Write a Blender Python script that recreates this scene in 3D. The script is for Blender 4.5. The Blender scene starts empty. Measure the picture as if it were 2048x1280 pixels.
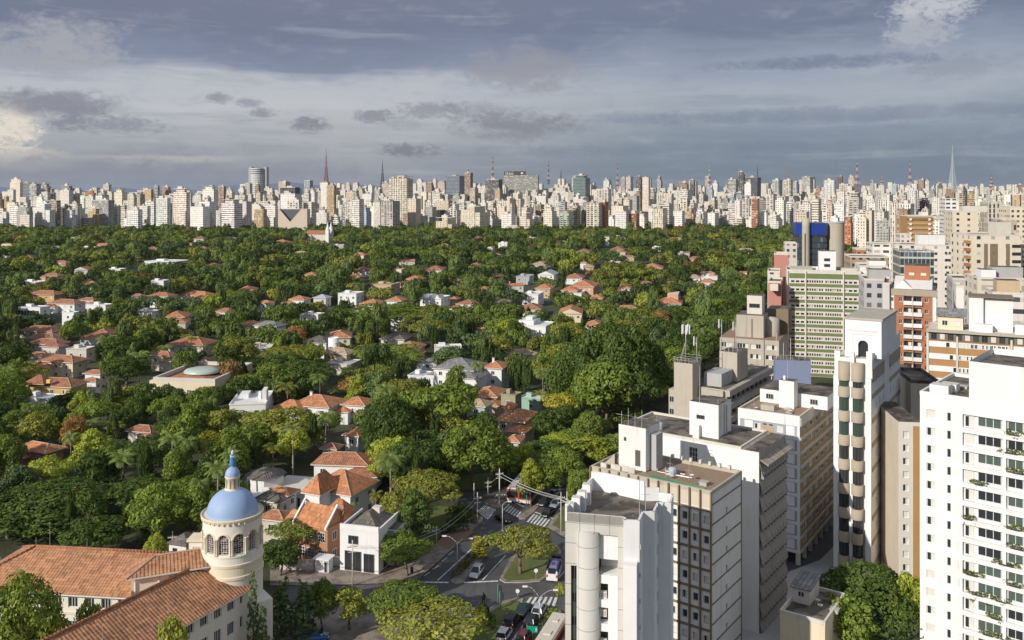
import bpy, math, random
import numpy as np
from mathutils import Vector, Matrix
R = math.radians
rng = random.Random(11)
nrg = np.random.default_rng(5)
S = bpy.context.scene
# ------------------------------------------------------------------ camera, sun, sky
F, CX, HZ, CH = 1750.0, 1024.0, 385.0, 64.0          # focal length in photo pixels, centre column, horizon row, camera height
cam = bpy.data.objects.new('camera', bpy.data.cameras.new('camera'))
S.collection.objects.link(cam); S.camera = cam
cam.location = (0, 0, CH); cam.rotation_euler = (R(90), 0, 0)
cam.data.sensor_width = 36; cam.data.lens = F/2048*36; cam.data.shift_y = -(640-HZ)/2048
cam.data.clip_start = 1; cam.data.clip_end = 60000
S.view_settings.view_transform = 'Standard'; S.view_settings.look = 'None'
S.view_settings.exposure = 0.06; S.view_settings.gamma = 1
SUN_EL, SUN_AZ = R(26), math.atan2(-0.75, -0.66)      # azimuth measured from +y towards +x: the sun stands behind the camera, to the left
sd = Vector((math.cos(SUN_EL)*math.sin(SUN_AZ), math.cos(SUN_EL)*math.cos(SUN_AZ), math.sin(SUN_EL)))
sun = bpy.data.objects.new('sun', bpy.data.lights.new('sun', 'SUN'))
S.collection.objects.link(sun)
sun.data.energy = 4.4; sun.data.angle = R(0.5); sun.data.color = (1.0, 0.935, 0.84)
sun.rotation_euler = sd.to_track_quat('Z', 'Y').to_euler()

class NT:
    """small helper for writing node trees"""
    def __init__(s, nt): s.t = nt; s.n = nt.nodes; s.l = nt.links
    def put(s, sock, v):
        if hasattr(v, 'is_output'): s.l.new(v, sock)
        elif isinstance(v, (tuple, list)) and len(v) == 3 and sock.type == 'RGBA': sock.default_value = (*v, 1)
        else: sock.default_value = v
    def m(s, op, a, b=0.0, c=None, clamp=False):
        n = s.n.new('ShaderNodeMath'); n.operation = op; n.use_clamp = clamp
        s.put(n.inputs[0], a); s.put(n.inputs[1], b)
        if c is not None: s.put(n.inputs[2], c)
        return n.outputs[0]
    def mix(s, f, a, b, blend='MIX'):
        n = s.n.new('ShaderNodeMix'); n.data_type = 'RGBA'; n.blend_type = blend
        s.put(n.inputs[0], f); s.put(n.inputs[6], a); s.put(n.inputs[7], b)
        return n.outputs[2]
    def ss(s, v, a, b, o0=0.0, o1=1.0):
        n = s.n.new('ShaderNodeMapRange'); n.interpolation_type = 'SMOOTHSTEP'
        s.put(n.inputs[0], v); s.put(n.inputs[1], a); s.put(n.inputs[2], b); s.put(n.inputs[3], o0); s.put(n.inputs[4], o1)
        return n.outputs[0]
    def noise(s, vec, scale, detail=3, rough=0.55, dist=0.0):
        n = s.n.new('ShaderNodeTexNoise')
        if vec is not None: s.l.new(vec, n.inputs['Vector'])
        n.inputs['Scale'].default_value = scale; n.inputs['Detail'].default_value = detail
        n.inputs['Roughness'].default_value = rough; n.inputs['Distortion'].default_value = dist
        return n.outputs['Fac']
    def comb(s, x, y, z=0.0):
        n = s.n.new('ShaderNodeCombineXYZ'); s.put(n.inputs[0], x); s.put(n.inputs[1], y); s.put(n.inputs[2], z); return n.outputs[0]
    def sep(s, v):
        n = s.n.new('ShaderNodeSeparateXYZ'); s.l.new(v, n.inputs[0]); return n.outputs
    def ramp(s, f, stops):
        n = s.n.new('ShaderNodeValToRGB'); s.put(n.inputs[0], f); e = n.color_ramp.elements
        while len(e) < len(stops): e.new(0.5)
        for k, (p, c) in enumerate(stops): e[k].position = p; e[k].color = (*c, 1)
        return n.outputs[0]

def lin(r, g, b):
    f = lambda c: (c/255/12.92) if c/255 <= 0.04045 else ((c/255+0.055)/1.055)**2.4
    return (f(r), f(g), f(b))

W = bpy.data.worlds.new('World'); S.world = W; W.use_nodes = True
w = NT(W.node_tree); w.n.clear()
tc = w.n.new('ShaderNodeTexCoord')
X, Y, Z = w.sep(tc.outputs['Generated'])
AZ = w.m('MULTIPLY', w.m('ARCTAN2', X, Y), 57.29578)                       # degrees to the right of north
EL = w.m('MULTIPLY', w.m('ARCSINE', Z), 57.29578)                         # degrees above the horizon
def azel(px, py):
    x, z = (px-CX)/F, (HZ-py)/F
    return math.degrees(math.atan(x)), math.degrees(math.atan(z/math.hypot(1, x)))
vec = w.comb(AZ, EL, 0.0)
warp = w.noise(w.comb(w.m('MULTIPLY', AZ, 0.09), w.m('MULTIPLY', EL, 0.30)), 1.0, 5, 0.55)
warp = w.m('SUBTRACT', warp, 0.5)
streak = w.noise(w.comb(w.m('MULTIPLY', AZ, 0.07), w.m('MULTIPLY', w.m('ADD', EL, w.m('MULTIPLY', AZ, 0.012)), 0.95), 3.1), 1.0, 6, 0.6, 0.6)
streak = w.m('SUBTRACT', streak, 0.5)
fine = w.m('SUBTRACT', w.noise(w.comb(w.m('MULTIPLY', AZ, 0.5), w.m('MULTIPLY', EL, 1.3), 7.0), 1.0, 7, 0.62, 0.3), 0.5)
pf0 = w.m('SUBTRACT', w.noise(w.comb(w.m('MULTIPLY', AZ, 0.22), w.m('MULTIPLY', EL, 0.75), 9.0), 1.0, 6, 0.6, 0.8), 0.5)
e2 = w.m('ADD', w.m('ADD', EL, w.m('MULTIPLY', warp, 4.6)), w.m('MULTIPLY', streak, 2.2))
t = w.m('DIVIDE', e2, 14.0, clamp=True)
left = w.ramp(t, [(0.0, lin(124,136,154)), (0.10, lin(142,148,159)), (0.22, lin(170,173,178)), (0.38, lin(192,193,196)), (0.50, lin(184,188,196)), (0.58, lin(128,137,160)), (0.72, lin(113,120,143)), (1.0, lin(120,125,146))])
right = w.ramp(t, [(0.0, lin(98,116,137)), (0.10, lin(108,124,143)), (0.28, lin(132,144,160)), (0.45, lin(164,171,182)), (0.62, lin(142,151,170)), (0.75, lin(111,120,143)), (1.0, lin(118,124,146))])
cl = w.mix(w.ss(w.m('ADD', AZ, w.m('MULTIPLY', warp, 14)), -14, 16), left, right)
cl = w.mix(w.m('MULTIPLY', w.ss(streak, -0.02, -0.22), 0.28), cl, lin(112,124,148))
cl = w.mix(w.ss(w.m('ADD', fine, w.m('MULTIPLY', pf0, .8)), 0.0, 0.34, 0, 0.20), cl, lin(190,192,200)); cl = w.mix(w.ss(w.m('ADD', fine, w.m('MULTIPLY', pf0, -.8)), 0.0, 0.34, 0, 0.22), cl, lin(108,114,134))
cl = w.mix(w.m('MULTIPLY', w.ss(streak, 0.04, 0.26), 0.28), cl, lin(196,200,206))
# single clouds, each an ellipse on the sky with ragged edges: (column, row, half width, half height, colour, opacity)
pufs = w.m('SUBTRACT', w.noise(w.comb(w.m('MULTIPLY', AZ, 1.5), w.m('MULTIPLY', EL, 2.6), 5.0), 1.0, 8, 0.68, 0.9), 0.5)
puff = w.m('SUBTRACT', w.noise(w.comb(w.m('MULTIPLY', AZ, 0.55), w.m('MULTIPLY', EL, 0.85), 2.0), 1.0, 6, 0.62, 0.4), 0.5)
blobs = [(132,90,105,48,lin(166,166,174),1.0), (18,110,56,28,lin(162,163,172),.9), (1050,142,115,40,lin(150,148,157),.85),
         (1862,14,70,26,lin(192,194,200),1.0), (1838,66,58,26,lin(172,174,184),1.0), (1905,130,70,22,lin(138,140,155),.5),
         (14,255,50,42,lin(232,223,207),1.0), (30,318,90,22,lin(214,206,196),.75), (310,318,150,8,lin(196,190,184),.55),
         (110,208,105,26,lin(128,128,142),.9), (135,246,34,16,lin(126,127,142),.85), (245,250,75,16,lin(130,134,150),.8),
         (440,196,24,10,lin(134,135,148),.8), (500,206,26,9,lin(136,137,150),.7), (526,225,24,9,lin(130,131,145),.8),
         (620,249,34,16,lin(126,126,141),.9), (742,233,40,13,lin(130,130,144),.85), (862,220,70,16,lin(128,129,143),.7), (800,245,46,14,lin(140,142,154),.5),
         (1040,250,120,30,lin(128,127,138),.9), (816,300,56,14,lin(116,118,133),.9), (960,224,70,20,lin(138,139,152),.5),
         (1640,126,190,13,lin(106,116,142),.75), (130,350,240,34,lin(124,130,148),.7), (480,352,260,26,lin(130,135,152),.7), (560,300,110,12,lin(142,148,160),.5),
         (1270,236,90,14,lin(120,131,152),.4), (1700,230,420,16,lin(108,118,142),.45), (300,372,330,10,lin(96,114,146),.6), (1480,300,500,16,lin(104,118,138),.4)]
for (bx, by, rw, rh, col, op) in blobs:
    a0, e0 = azel(bx, by)
    ra, re = rw/F*57.3, rh/F*57.3
    d = w.m('ADD', w.m('POWER', w.m('DIVIDE', w.m('SUBTRACT', AZ, a0), ra), 2), w.m('POWER', w.m('DIVIDE', w.m('SUBTRACT', EL, e0), re), 2))
    d = w.m('ADD', d, w.m('MULTIPLY', w.m('ADD', w.m('MULTIPLY', puff, 1.0 if rw > 80 else 0.45), w.m('MULTIPLY', pufs, 0.7 if rw > 80 else 1.35)), 3.6))
    cl = w.mix(w.ss(d, 1.65, -0.1, 0.0, op*.95), cl, col)
cl = w.mix(w.ss(EL, 16, 40), cl, (0.36, 0.40, 0.48))                      # higher up, out of the picture, the cover is thinner and brighter
cl = w.mix(w.ss(EL, -0.2, -3), cl, (0.10, 0.11, 0.11))
sky = w.n.new('ShaderNodeTexSky'); sky.sky_type = 'NISHITA'; sky.sun_disc = False
sky.sun_elevation = SUN_EL; sky.sun_rotation = SUN_AZ
b1 = w.n.new('ShaderNodeBackground'); b1.inputs[1].default_value = 0.08; w.l.new(sky.outputs[0], b1.inputs[0])
b2 = w.n.new('ShaderNodeBackground'); b2.inputs[1].default_value = 1.0; w.l.new(cl, b2.inputs[0])
mx = w.n.new('ShaderNodeMixShader'); mx.inputs[0].default_value = 0.93
w.l.new(b1.outputs[0], mx.inputs[1]); w.l.new(b2.outputs[0], mx.inputs[2])
wo = w.n.new('ShaderNodeOutputWorld'); w.l.new(mx.outputs[0], wo.inputs[0])
# ------------------------------------------------------------------ helpers
COL = S.collection
def ground(px, py, z=0.0):
    """the point at height z seen at photo pixel (px, py)"""
    k = (CH-z)/(py-HZ)
    return Vector(((px-CX)*k, F*k, z))
def atY(px, py, y):
    return Vector(((px-CX)/F*y, y, CH-(py-HZ)/F*y))
def proj(p):
    return (CX+F*p[0]/p[1], HZ+F*(CH-p[2])/p[1])
def tag(o, label=None, cat=None, group=None, kind=None):
    if label: o['label'] = label
    if cat: o['category'] = cat
    if group: o['group'] = group
    if kind: o['kind'] = kind
    return o
def empty(name, loc=(0,0,0), rz=0.0, label=None, cat=None, group=None):
    o = bpy.data.objects.new(name, None); COL.objects.link(o)
    o.location = loc; o.rotation_euler = (0,0,rz); o.empty_display_size = 1
    return tag(o, label, cat, group)
def kid(name, me, parent, loc=(0,0,0), rz=0.0, scale=None):
    o = bpy.data.objects.new(name, me); COL.objects.link(o); o.parent = parent
    o.location = loc; o.rotation_euler = (0,0,rz)
    if scale is not None: o.scale = scale
    return o
def dup(root, loc=None, rz=None, label=None):
    """a copy of a thing with copies of its parts and sub-parts"""
    kids = {}
    for x in bpy.data.objects:
        if x.parent: kids.setdefault(x.parent.name, []).append(x)
    def rec(o, p):
        c = o.copy(); COL.objects.link(c); c.parent = p
        for k in kids.get(o.name, []): rec(k, c)
        return c
    c = rec(root, None)
    if loc is not None: c.location = loc
    if rz is not None: c.rotation_euler = (0,0,rz)
    if label: c['label'] = label
    return c

class MB:
    """collects faces, each with a material, and links them as one mesh object"""
    def __init__(s): s.v = []; s.f = []; s.mi = []; s.mats = []; s.sm = []
    def k(s, m):
        if m not in s.mats: s.mats.append(m)
        return s.mats.index(m)
    def add(s, vs, fs, m, smooth=False):
        b = len(s.v); s.v += [tuple(p) for p in vs]; i = s.k(m)
        for f in fs: s.f.append(tuple(b+q for q in f)); s.mi.append(i); s.sm.append(smooth)
        return s
    def quad(s, a, b, c, d, m): return s.add([a,b,c,d], [(0,1,2,3)], m)
    def box(s, x0, x1, y0, y1, z0, z1, m, bottom=False, top=None, skip=''):
        vs = [(x0,y0,z0),(x1,y0,z0),(x1,y1,z0),(x0,y1,z0),(x0,y0,z1),(x1,y0,z1),(x1,y1,z1),(x0,y1,z1)]
        fs = []
        if 'f' not in skip: fs.append((0,1,5,4))
        if 'r' not in skip: fs.append((1,2,6,5))
        if 'b' not in skip: fs.append((2,3,7,6))
        if 'l' not in skip: fs.append((3,0,4,7))
        if bottom: fs.append((3,2,1,0))
        if top is None and 't' not in skip: fs.append((4,5,6,7))
        s.add(vs, fs, m)
        if top is not None: s.add(vs[4:], [(0,1,2,3)], top)
        return s
    def prism(s, poly, z0, z1, m, top=None, bottom=False, cap=True):
        n = len(poly)
        vs = [(p[0],p[1],z0) for p in poly]+[(p[0],p[1],z1) for p in poly]
        s.add(vs, [(i,(i+1)%n,(i+1)%n+n,i+n) for i in range(n)] + ([tuple(range(n-1,-1,-1))] if bottom else []), m)
        if cap: s.add(vs[n:], [tuple(range(n))], top or m)
        return s
    def tube(s, p0, p1, r0, r1=None, n=6, m=None, cap=True):
        r1 = r0 if r1 is None else r1
        p0, p1 = Vector(p0), Vector(p1); d = (p1-p0).normalized()
        a = d.orthogonal().normalized(); b = d.cross(a)
        vs = []
        for p, r in ((p0,r0),(p1,r1)):
            for i in range(n):
                t = 2*math.pi*i/n; vs.append(p+a*(r*math.cos(t))+b*(r*math.sin(t)))
        fs = [(i,(i+1)%n,(i+1)%n+n,i+n) for i in range(n)]
        if cap: fs += [tuple(range(n-1,-1,-1)), tuple(range(n,2*n))]
        return s.add(vs, fs, m, n > 5)
    def path(s, pts, r, m, n=5):
        for a, b in zip(pts[:-1], pts[1:]): s.tube(a, b, r, r, n, m)
        return s
    def lathe(s, prof, m, n=32, c=(0,0), smooth=True, a0=0.0, a1=2*math.pi):
        full = abs(a1-a0-2*math.pi) < 1e-6; cols = n if full else n+1
        vs = []
        for r, z in prof:
            for i in range(cols):
                t = a0+(a1-a0)*i/n; vs.append((c[0]+r*math.cos(t), c[1]+r*math.sin(t), z))
        fs = []
        for j in range(len(prof)-1):
            for i in range(n):
                i2 = (i+1)%cols
                fs.append((j*cols+i, j*cols+i2, (j+1)*cols+i2, (j+1)*cols+i))
        return s.add(vs, fs, m, smooth)
    def hip(s, x0, x1, y0, y1, z, h, m, inset=None, thick=0.18, edge=None):
        """hipped roof over a rectangle; the ridge runs along the longer side"""
        w_, d_ = x1-x0, y1-y0
        i = min(w_, d_)/2 if inset is None else inset
        zb = z
        if w_ >= d_: a, b = (x0+i, (y0+y1)/2, z+h), (x1-i, (y0+y1)/2, z+h)
        else: a, b = ((x0+x1)/2, y0+i, z+h), ((x0+x1)/2, y1-i, z+h)
        c = [(x0,y0,zb),(x1,y0,zb),(x1,y1,zb),(x0,y1,zb)]
        if w_ >= d_: s.add(c+[a,b], [(0,1,5,4),(1,2,5),(2,3,4,5),(3,0,4)], m)
        else: s.add(c+[a,b], [(0,1,4),(1,2,5,4),(2,3,5),(3,0,4,5)], m)
        s.box(x0, x1, y0, y1, z-thick, z, edge or m, bottom=True, skip='t')
        return s
    def gable(s, x0, x1, y0, y1, z, h, m, wall, along='x', over=0.0):
        if along == 'x':
            ym = (y0+y1)/2
            s.add([(x0-over,y0,z),(x1+over,y0,z),(x1+over,y1,z),(x0-over,y1,z),(x0-over,ym,z+h),(x1+over,ym,z+h)], [(0,1,5,4),(2,3,4,5)], m)
            s.add([(x0,y0,z),(x0,y1,z),(x0,ym,z+h-.02),(x1,y0,z),(x1,y1,z),(x1,ym,z+h-.02)], [(0,2,1),(3,4,5)], wall)
        else:
            xm = (x0+x1)/2
            s.add([(x0,y0-over,z),(x1,y0-over,z),(x1,y1+over,z),(x0,y1+over,z),(xm,y0-over,z+h),(xm,y1+over,z+h)], [(1,2,5,4),(3,0,4,5)], m)
            s.add([(x0,y0,z),(x1,y0,z),(xm,y0,z+h-.02),(x0,y1,z),(x1,y1,z),(xm,y1,z+h-.02)], [(0,1,2),(4,3,5)], wall)
        return s
    def mesh(s, name, uv=True):
        me = bpy.data.meshes.new(name); me.from_pydata(s.v, [], s.f)
        for m in s.mats: me.materials.append(m)
        me.polygons.foreach_set('material_index', s.mi)
        me.polygons.foreach_set('use_smooth', s.sm)
        if uv and len(s.f):
            ul = me.uv_layers.new(name='uv').data; V = me.vertices
            for p in me.polygons:
                n = p.normal
                if abs(n.z) > 0.995: t_, b_ = Vector((1,0,0)), Vector((0,1,0))
                else: t_ = Vector((-n.y, n.x, 0)).normalized(); b_ = n.cross(t_)
                for li in p.loop_indices:
                    co = V[me.loops[li].vertex_index].co
                    ul[li].uv = (co.dot(t_), co.dot(b_))
        return me
    def build(s, name, parent=None, loc=(0,0,0), rz=0.0):
        o = bpy.data.objects.new(name, s.mesh(name)); COL.objects.link(o); o.parent = parent
        o.location = loc; o.rotation_euler = (0,0,rz)
        return o

# ------------------------------------------------------------------ materials
def newmat(name):
    m = bpy.data.materials.new(name); m.use_nodes = True
    n = NT(m.node_tree); bs = m.node_tree.nodes['Principled BSDF']
    return m, n, bs
def pos(n):
    g = n.n.new('ShaderNodeNewGeometry'); return g.outputs['Position']
def scaled(n, v, s3):
    k = n.n.new('ShaderNodeVectorMath'); k.operation = 'MULTIPLY'; n.l.new(v, k.inputs[0]); k.inputs[1].default_value = s3
    return k.outputs[0]
def bump(n, bs, h, strength=0.3, dist=0.05):
    b = n.n.new('ShaderNodeBump'); b.inputs['Strength'].default_value = strength; b.inputs['Distance'].default_value = dist
    n.put(b.inputs['Height'], h); n.l.new(b.outputs[0], bs.inputs['Normal'])
def plain(name, col, rough=0.6, metal=0.0, var=0.12, scale=3.0):
    m, n, bs = newmat(name)
    f = n.noise(pos(n), scale, 4)
    n.put(bs.inputs['Base Color'], n.mix(f, tuple(c*(1-var) for c in col), tuple(min(1, c*(1+var)) for c in col)))
    bs.inputs['Roughness'].default_value = rough; bs.inputs['Metallic'].default_value = metal
    return m
def wallmat(name, col, dirt=0.35, dcol=(0.16,0.14,0.12), joints=None, rough=0.85, obcol=False):
    """painted render: blotches, rain streaks; joints = (bay, floor) draws panel joints in the wall's own plane"""
    m, n, bs = newmat(name)
    p = pos(n)
    base = n.n.new('ShaderNodeObjectInfo').outputs['Color'] if obcol else None
    blot = n.noise(p, 0.35, 5, 0.6)
    st = n.noise(scaled(n, p, (1.3,1.3,0.10)), 1.0, 5, 0.65)
    c0 = col if base is None else base
    c = n.mix(n.ss(blot, 0.35, 0.75, 0.0, 0.30), c0, n.mix(1.0, c0, (0.80,0.77,0.72), 'MULTIPLY'))
    c = n.mix(n.m('MULTIPLY', n.ss(st, 0.52, 0.80), dirt), c, dcol)
    fine = n.noise(p, 9.0, 3)
    c = n.mix(n.m('MULTIPLY', fine, 0.12), c, dcol)
    if joints:
        uvn = n.n.new('ShaderNodeUVMap'); u, v, _ = n.sep(uvn.outputs[0])
        ju = n.m('PINGPONG', u, joints[0]/2); jv = n.m('PINGPONG', v, joints[1]/2)
        j = n.m('LESS_THAN', n.m('MINIMUM', ju, jv), 0.045)
        c = n.mix(n.m('MULTIPLY', j, 0.75), c, (0.22,0.21,0.20))
    n.put(bs.inputs['Base Color'], c); bs.inputs['Roughness'].default_value = rough
    bump(n, bs, fine, 0.15, 0.02)
    return m
def tilemat(name, col, dark, pu=0.5, pv=0.7, moss=0.4):
    m, n, bs = newmat(name)
    uvn = n.n.new('ShaderNodeUVMap'); u, v, _ = n.sep(uvn.outputs[0])
    cu = n.m('FLOOR', n.m('DIVIDE', u, pu)); cv = n.m('FLOOR', n.m('DIVIDE', v, pv))
    wn = n.n.new('ShaderNodeTexWhiteNoise'); wn.noise_dimensions = '2D'; n.l.new(n.comb(cu, cv), wn.inputs[0])
    p = pos(n)
    blot = n.noise(p, 0.45, 6, 0.65)
    c = n.mix(wn.outputs['Value'], tuple(x*0.66 for x in col), tuple(min(1, x*1.22) for x in col))
    c = n.mix(n.ss(blot, 0.44, 0.72, 0, moss), c, dark)
    wv = n.m('PINGPONG', u, pu/2); hv = n.m('MODULO', n.m('ADD', v, 1000*pv), pv)
    groove = n.m('MAXIMUM', n.ss(wv, pu*0.16, 0.0), n.ss(hv, pv*0.22, 0.0))
    c = n.mix(n.m('MULTIPLY', groove, 0.62), c, dark)
    n.put(bs.inputs['Base Color'], c); bs.inputs['Roughness'].default_value = 0.9
    bump(n, bs, n.m('ADD', n.m('SINE', n.m('MULTIPLY', u, 6.2832/pu)), n.m('MULTIPLY', hv, 2.0)), 0.7, 0.06)
    return m
def facade(name, bay, fl, ww, wh, glass=(0.05,0.06,0.07), blind=(0.55,0.52,0.46), mode='cell', band=None, v0=0.62):
    """wall of repeated windows in the wall's own plane; the wall takes the object's colour"""
    m, n, bs = newmat(name)
    oi = n.n.new('ShaderNodeObjectInfo'); base = oi.outputs['Color']
    uvn = n.n.new('ShaderNodeUVMap'); u, v, _ = n.sep(uvn.outputs[0])
    u = n.m('ADD', u, 500*bay); v = n.m('ADD', v, 500*fl)
    fu = n.m('FRACT', n.m('DIVIDE', u, bay)); fv = n.m('FRACT', n.m('DIVIDE', v, fl))
    cu = n.m('FLOOR', n.m('DIVIDE', u, bay)); cv = n.m('FLOOR', n.m('DIVIDE', v, fl))
    wn = n.n.new('ShaderNodeTexWhiteNoise'); wn.noise_dimensions = '3D'
    n.l.new(n.comb(cu, cv, n.m('MULTIPLY', oi.outputs['Random'], 77)), wn.inputs[0]); rv = wn.outputs['Value']
    inu = n.m('LESS_THAN', n.m('ABSOLUTE', n.m('SUBTRACT', fu, 0.5)), ww/2)
    inv = n.m('LESS_THAN', n.m('ABSOLUTE', n.m('SUBTRACT', fv, v0)), wh/2)
    win = n.m('MULTIPLY', inu, inv) if mode == 'cell' else inv
    g = n.n.new('ShaderNodeNewGeometry'); nz = n.sep(g.outputs['True Normal'])[2]
    wall = n.m('LESS_THAN', n.m('ABSOLUTE', nz), 0.5)
    win = n.m('MULTIPLY', win, wall)
    p = g.outputs['Position']
    blot = n.noise(p, 0.06, 5, 0.62)
    st = n.noise(scaled(n, p, (0.35,0.35,0.03)), 1.0, 4, 0.6)
    c = n.mix(n.ss(blot, 0.35, 0.75, 0, 0.35), base, n.mix(1.0, base, (0.74,0.71,0.66), 'MULTIPLY'))
    c = n.mix(n.ss(st, 0.5, 0.85, 0, 0.4), c, n.mix(1.0, base, (0.5,0.47,0.43), 'MULTIPLY'))
    if band is not None:
        bd = n.m('LESS_THAN', fv, 0.16); c = n.mix(n.m('MULTIPLY', n.m('MULTIPLY', bd, wall), 0.8), c, band)
    c = n.mix(n.m('SUBTRACT', 1.0, wall), c, n.mix(0.6, n.mix(1.0, base, (0.5,0.48,0.46), 'MULTIPLY'), (0.22,0.2,0.19)))
    gc = n.mix(n.ss(rv, 0.55, 0.95), glass, blind)
    n.put(bs.inputs['Base Color'], n.mix(win, c, gc))
    n.put(bs.inputs['Roughness'], n.m('SUBTRACT', 0.9, n.m('MULTIPLY', win, 0.6)))
    return m
# ------------------------------------------------------------------ shared materials
M = {}
M['white'] = wallmat('white_paint', (0.78,0.78,0.77), 0.42, (0.26,0.24,0.22))
M['white_clean'] = wallmat('clean_white_paint', (0.80,0.80,0.80), 0.26, (0.30,0.29,0.27))
M['cream'] = wallmat('cream_paint', (0.74,0.64,0.46), 0.25, (0.30,0.22,0.14))
M['pale'] = wallmat('pale_render', (0.66,0.62,0.55), 0.35)
M['beige'] = wallmat('beige_render', (0.60,0.53,0.43), 0.35)
M['concrete'] = wallmat('raw_concrete', (0.46,0.42,0.35), 0.5)
M['grey'] = wallmat('grey_render', (0.42,0.42,0.42), 0.4)
M['dark'] = plain('dark_metal', (0.05,0.05,0.05), 0.6)
M['roofdeck'], n, bs = newmat('stained_roof_felt')
p = pos(n); a = n.noise(p, 0.35, 6, .65, .6); b = n.noise(scaled(n, p, (1,1,.2)), 1.3, 5, .7)
c = n.mix(n.ss(a, .40, .52), (0.055,0.046,0.036), (0.150,0.128,0.100)); c = n.mix(n.ss(a, .56, .66), c, (0.235,0.215,0.185)); c = n.mix(n.ss(b, .52, .70, 0, .7), c, (0.075,0.06,0.046))
n.put(bs.inputs['Base Color'], c); bs.inputs['Roughness'].default_value = .85
M['gravel'] = wallmat('brown_roof_gravel', (0.30,0.21,0.14), 0.6, (0.14,0.09,0.06))
M['ridge'] = plain('ridge_mortar', (0.50,0.36,0.26), 0.9)
M['glass'] = plain('dark_window_glass', (0.030,0.036,0.042), 0.12)
M['greenglass'] = plain('green_window_glass', (0.04,0.075,0.058), 0.15)
M['blind'] = plain('pale_roller_blind', (0.62,0.60,0.55), 0.7)
M['frame'] = plain('white_window_frame', (0.70,0.70,0.68), 0.5)
M['darkframe'] = plain('dark_window_frame', (0.10,0.09,0.08), 0.5)
M['galv'] = plain('galvanised_steel', (0.48,0.48,0.47), 0.45, 0.3)
M['wood'] = plain('weathered_timber', (0.18,0.12,0.08), 0.9)
M['terra'] = tilemat('terracotta_tiles', (0.43,0.185,0.095), (0.22,0.10,0.06), 0.5, 0.8, 0.45)
M['orange'] = tilemat('orange_tiles', (0.55,0.235,0.105), (0.34,0.15,0.08), 0.5, 0.8, 0.30)
M['oldterra'] = tilemat('aged_red_tiles', (0.40,0.165,0.095), (0.15,0.09,0.06), 0.5, 0.8, 0.65)
M['greytile'] = tilemat('grey_tiles', (0.25,0.25,0.25), (0.12,0.12,0.12), 0.6, 0.9, 0.4)
M['darktile'] = tilemat('dark_brown_tiles', (0.17,0.15,0.13), (0.08,0.07,0.06), 0.5, 0.8, 0.5)
M['tantile'] = tilemat('tan_tiles', (0.48,0.36,0.24), (0.25,0.19,0.13), 0.5, 0.8, 0.4)
M['whiteroof'] = wallmat('white_roof_coating', (0.72,0.72,0.71), 0.35)
M['bluegrey'] = wallmat('blue_grey_roof_sheet', (0.42,0.46,0.52), 0.3)

# ------------------------------------------------------------------ ground
def terrain_z(x, y):
    t = min(1, max(0, (y-1280)/1500.0)); t = t*t*(3-2*t)
    return 46.0*t*(0.85+0.15*math.sin(x*0.0016+0.6))
gm, n, bs = newmat('earth_and_undergrowth')
p = pos(n)
a = n.noise(p, 0.10, 6, 0.65); b = n.noise(p, 1.1, 5, 0.7)
c = n.mix(n.ss(a, 0.38, 0.62), (0.030,0.044,0.016), (0.062,0.068,0.028))
c = n.mix(n.ss(b, 0.5, 0.75, 0, 0.6), c, (0.085,0.070,0.045))
n.put(bs.inputs['Base Color'], c); bs.inputs['Roughness'].default_value = 1.0
bump(n, bs, b, 0.8, 0.4)
gb = MB()
ys = [-400,-120,0,60,120,180,240,320,420,560,720,900,1080,1240,1300,1380,1460,1560,1680,1820,1980,2160,2360,2600,2900,3400,4500,7000,12000,30000]
xs = [-30000,-9000,-4000,-2500,-1800,-1300,-900,-600,-380,-220,-100,0,100,220,380,600,900,1300,1800,2500,4000,9000,30000]
V = [(x, y, terrain_z(x, y)-0.02) for y in ys for x in xs]; nx = len(xs)
gb.add(V, [(j*nx+i, j*nx+i+1, (j+1)*nx+i+1, (j+1)*nx+i) for j in range(len(ys)-1) for i in range(nx-1)], gm)
tag(gb.build('ground'), kind='structure')

# far hills on the horizon, the blue of the haze put into their colour
hm = plain('haze_tinted_hills', (0.10,0.15,0.25), 1.0, 0, 0.2, 0.001)
hb = MB(); pts = []
for i in range(61):
    x = -9000+i*330; h = 105+42*math.sin(i*0.35+1)+26*math.sin(i*0.9)+16*math.sin(i*2.3)+(70 if i < 24 else 0)*math.exp(-((i-15)/7.0)**2)
    pts.append((x, h))
V = [(x, 12000, 0) for x, h in pts]+[(x, 13500, h) for x, h in pts]+[(x, 15500, 0) for x, h in pts]; k = len(pts)
hb.add(V, [(i, i+1, k+i+1, k+i) for i in range(k-1)]+[(k+i, k+i+1, 2*k+i+1, 2*k+i) for i in range(k-1)], hm, True)
tag(hb.build('hills'), kind='structure')

# ------------------------------------------------------------------ roads
am, n, bs = newmat('asphalt')
p = pos(n)
a = n.noise(p, 0.16, 5, 0.6); b = n.noise(p, 7.0, 4, 0.7); tr = n.noise(scaled(n, p, (0.9,0.09,1)), 1.0, 4)
c = n.mix(n.ss(a, 0.35, 0.7), (0.062,0.062,0.067), (0.100,0.098,0.098))
c = n.mix(n.ss(tr, 0.5, 0.75, 0, 0.5), c, (0.035,0.035,0.038)); c = n.mix(n.m('MULTIPLY', b, 0.25), c, (0.11,0.108,0.105))
n.put(bs.inputs['Base Color'], c); bs.inputs['Roughness'].default_value = 0.8
pm, n, bs = newmat('cobbled_pavement')
p = pos(n); a = n.noise(p, 0.5, 5); b = n.noise(p, 4.0, 3)
c = n.mix(n.ss(a, 0.4, 0.65), (0.30,0.25,0.21), (0.17,0.14,0.12)); c = n.mix(n.ss(b, 0.5, 0.7, 0, .5), c, (0.10,0.09,0.08))
n.put(bs.inputs['Base Color'], c); bs.inputs['Roughness'].default_value = 0.95
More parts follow.
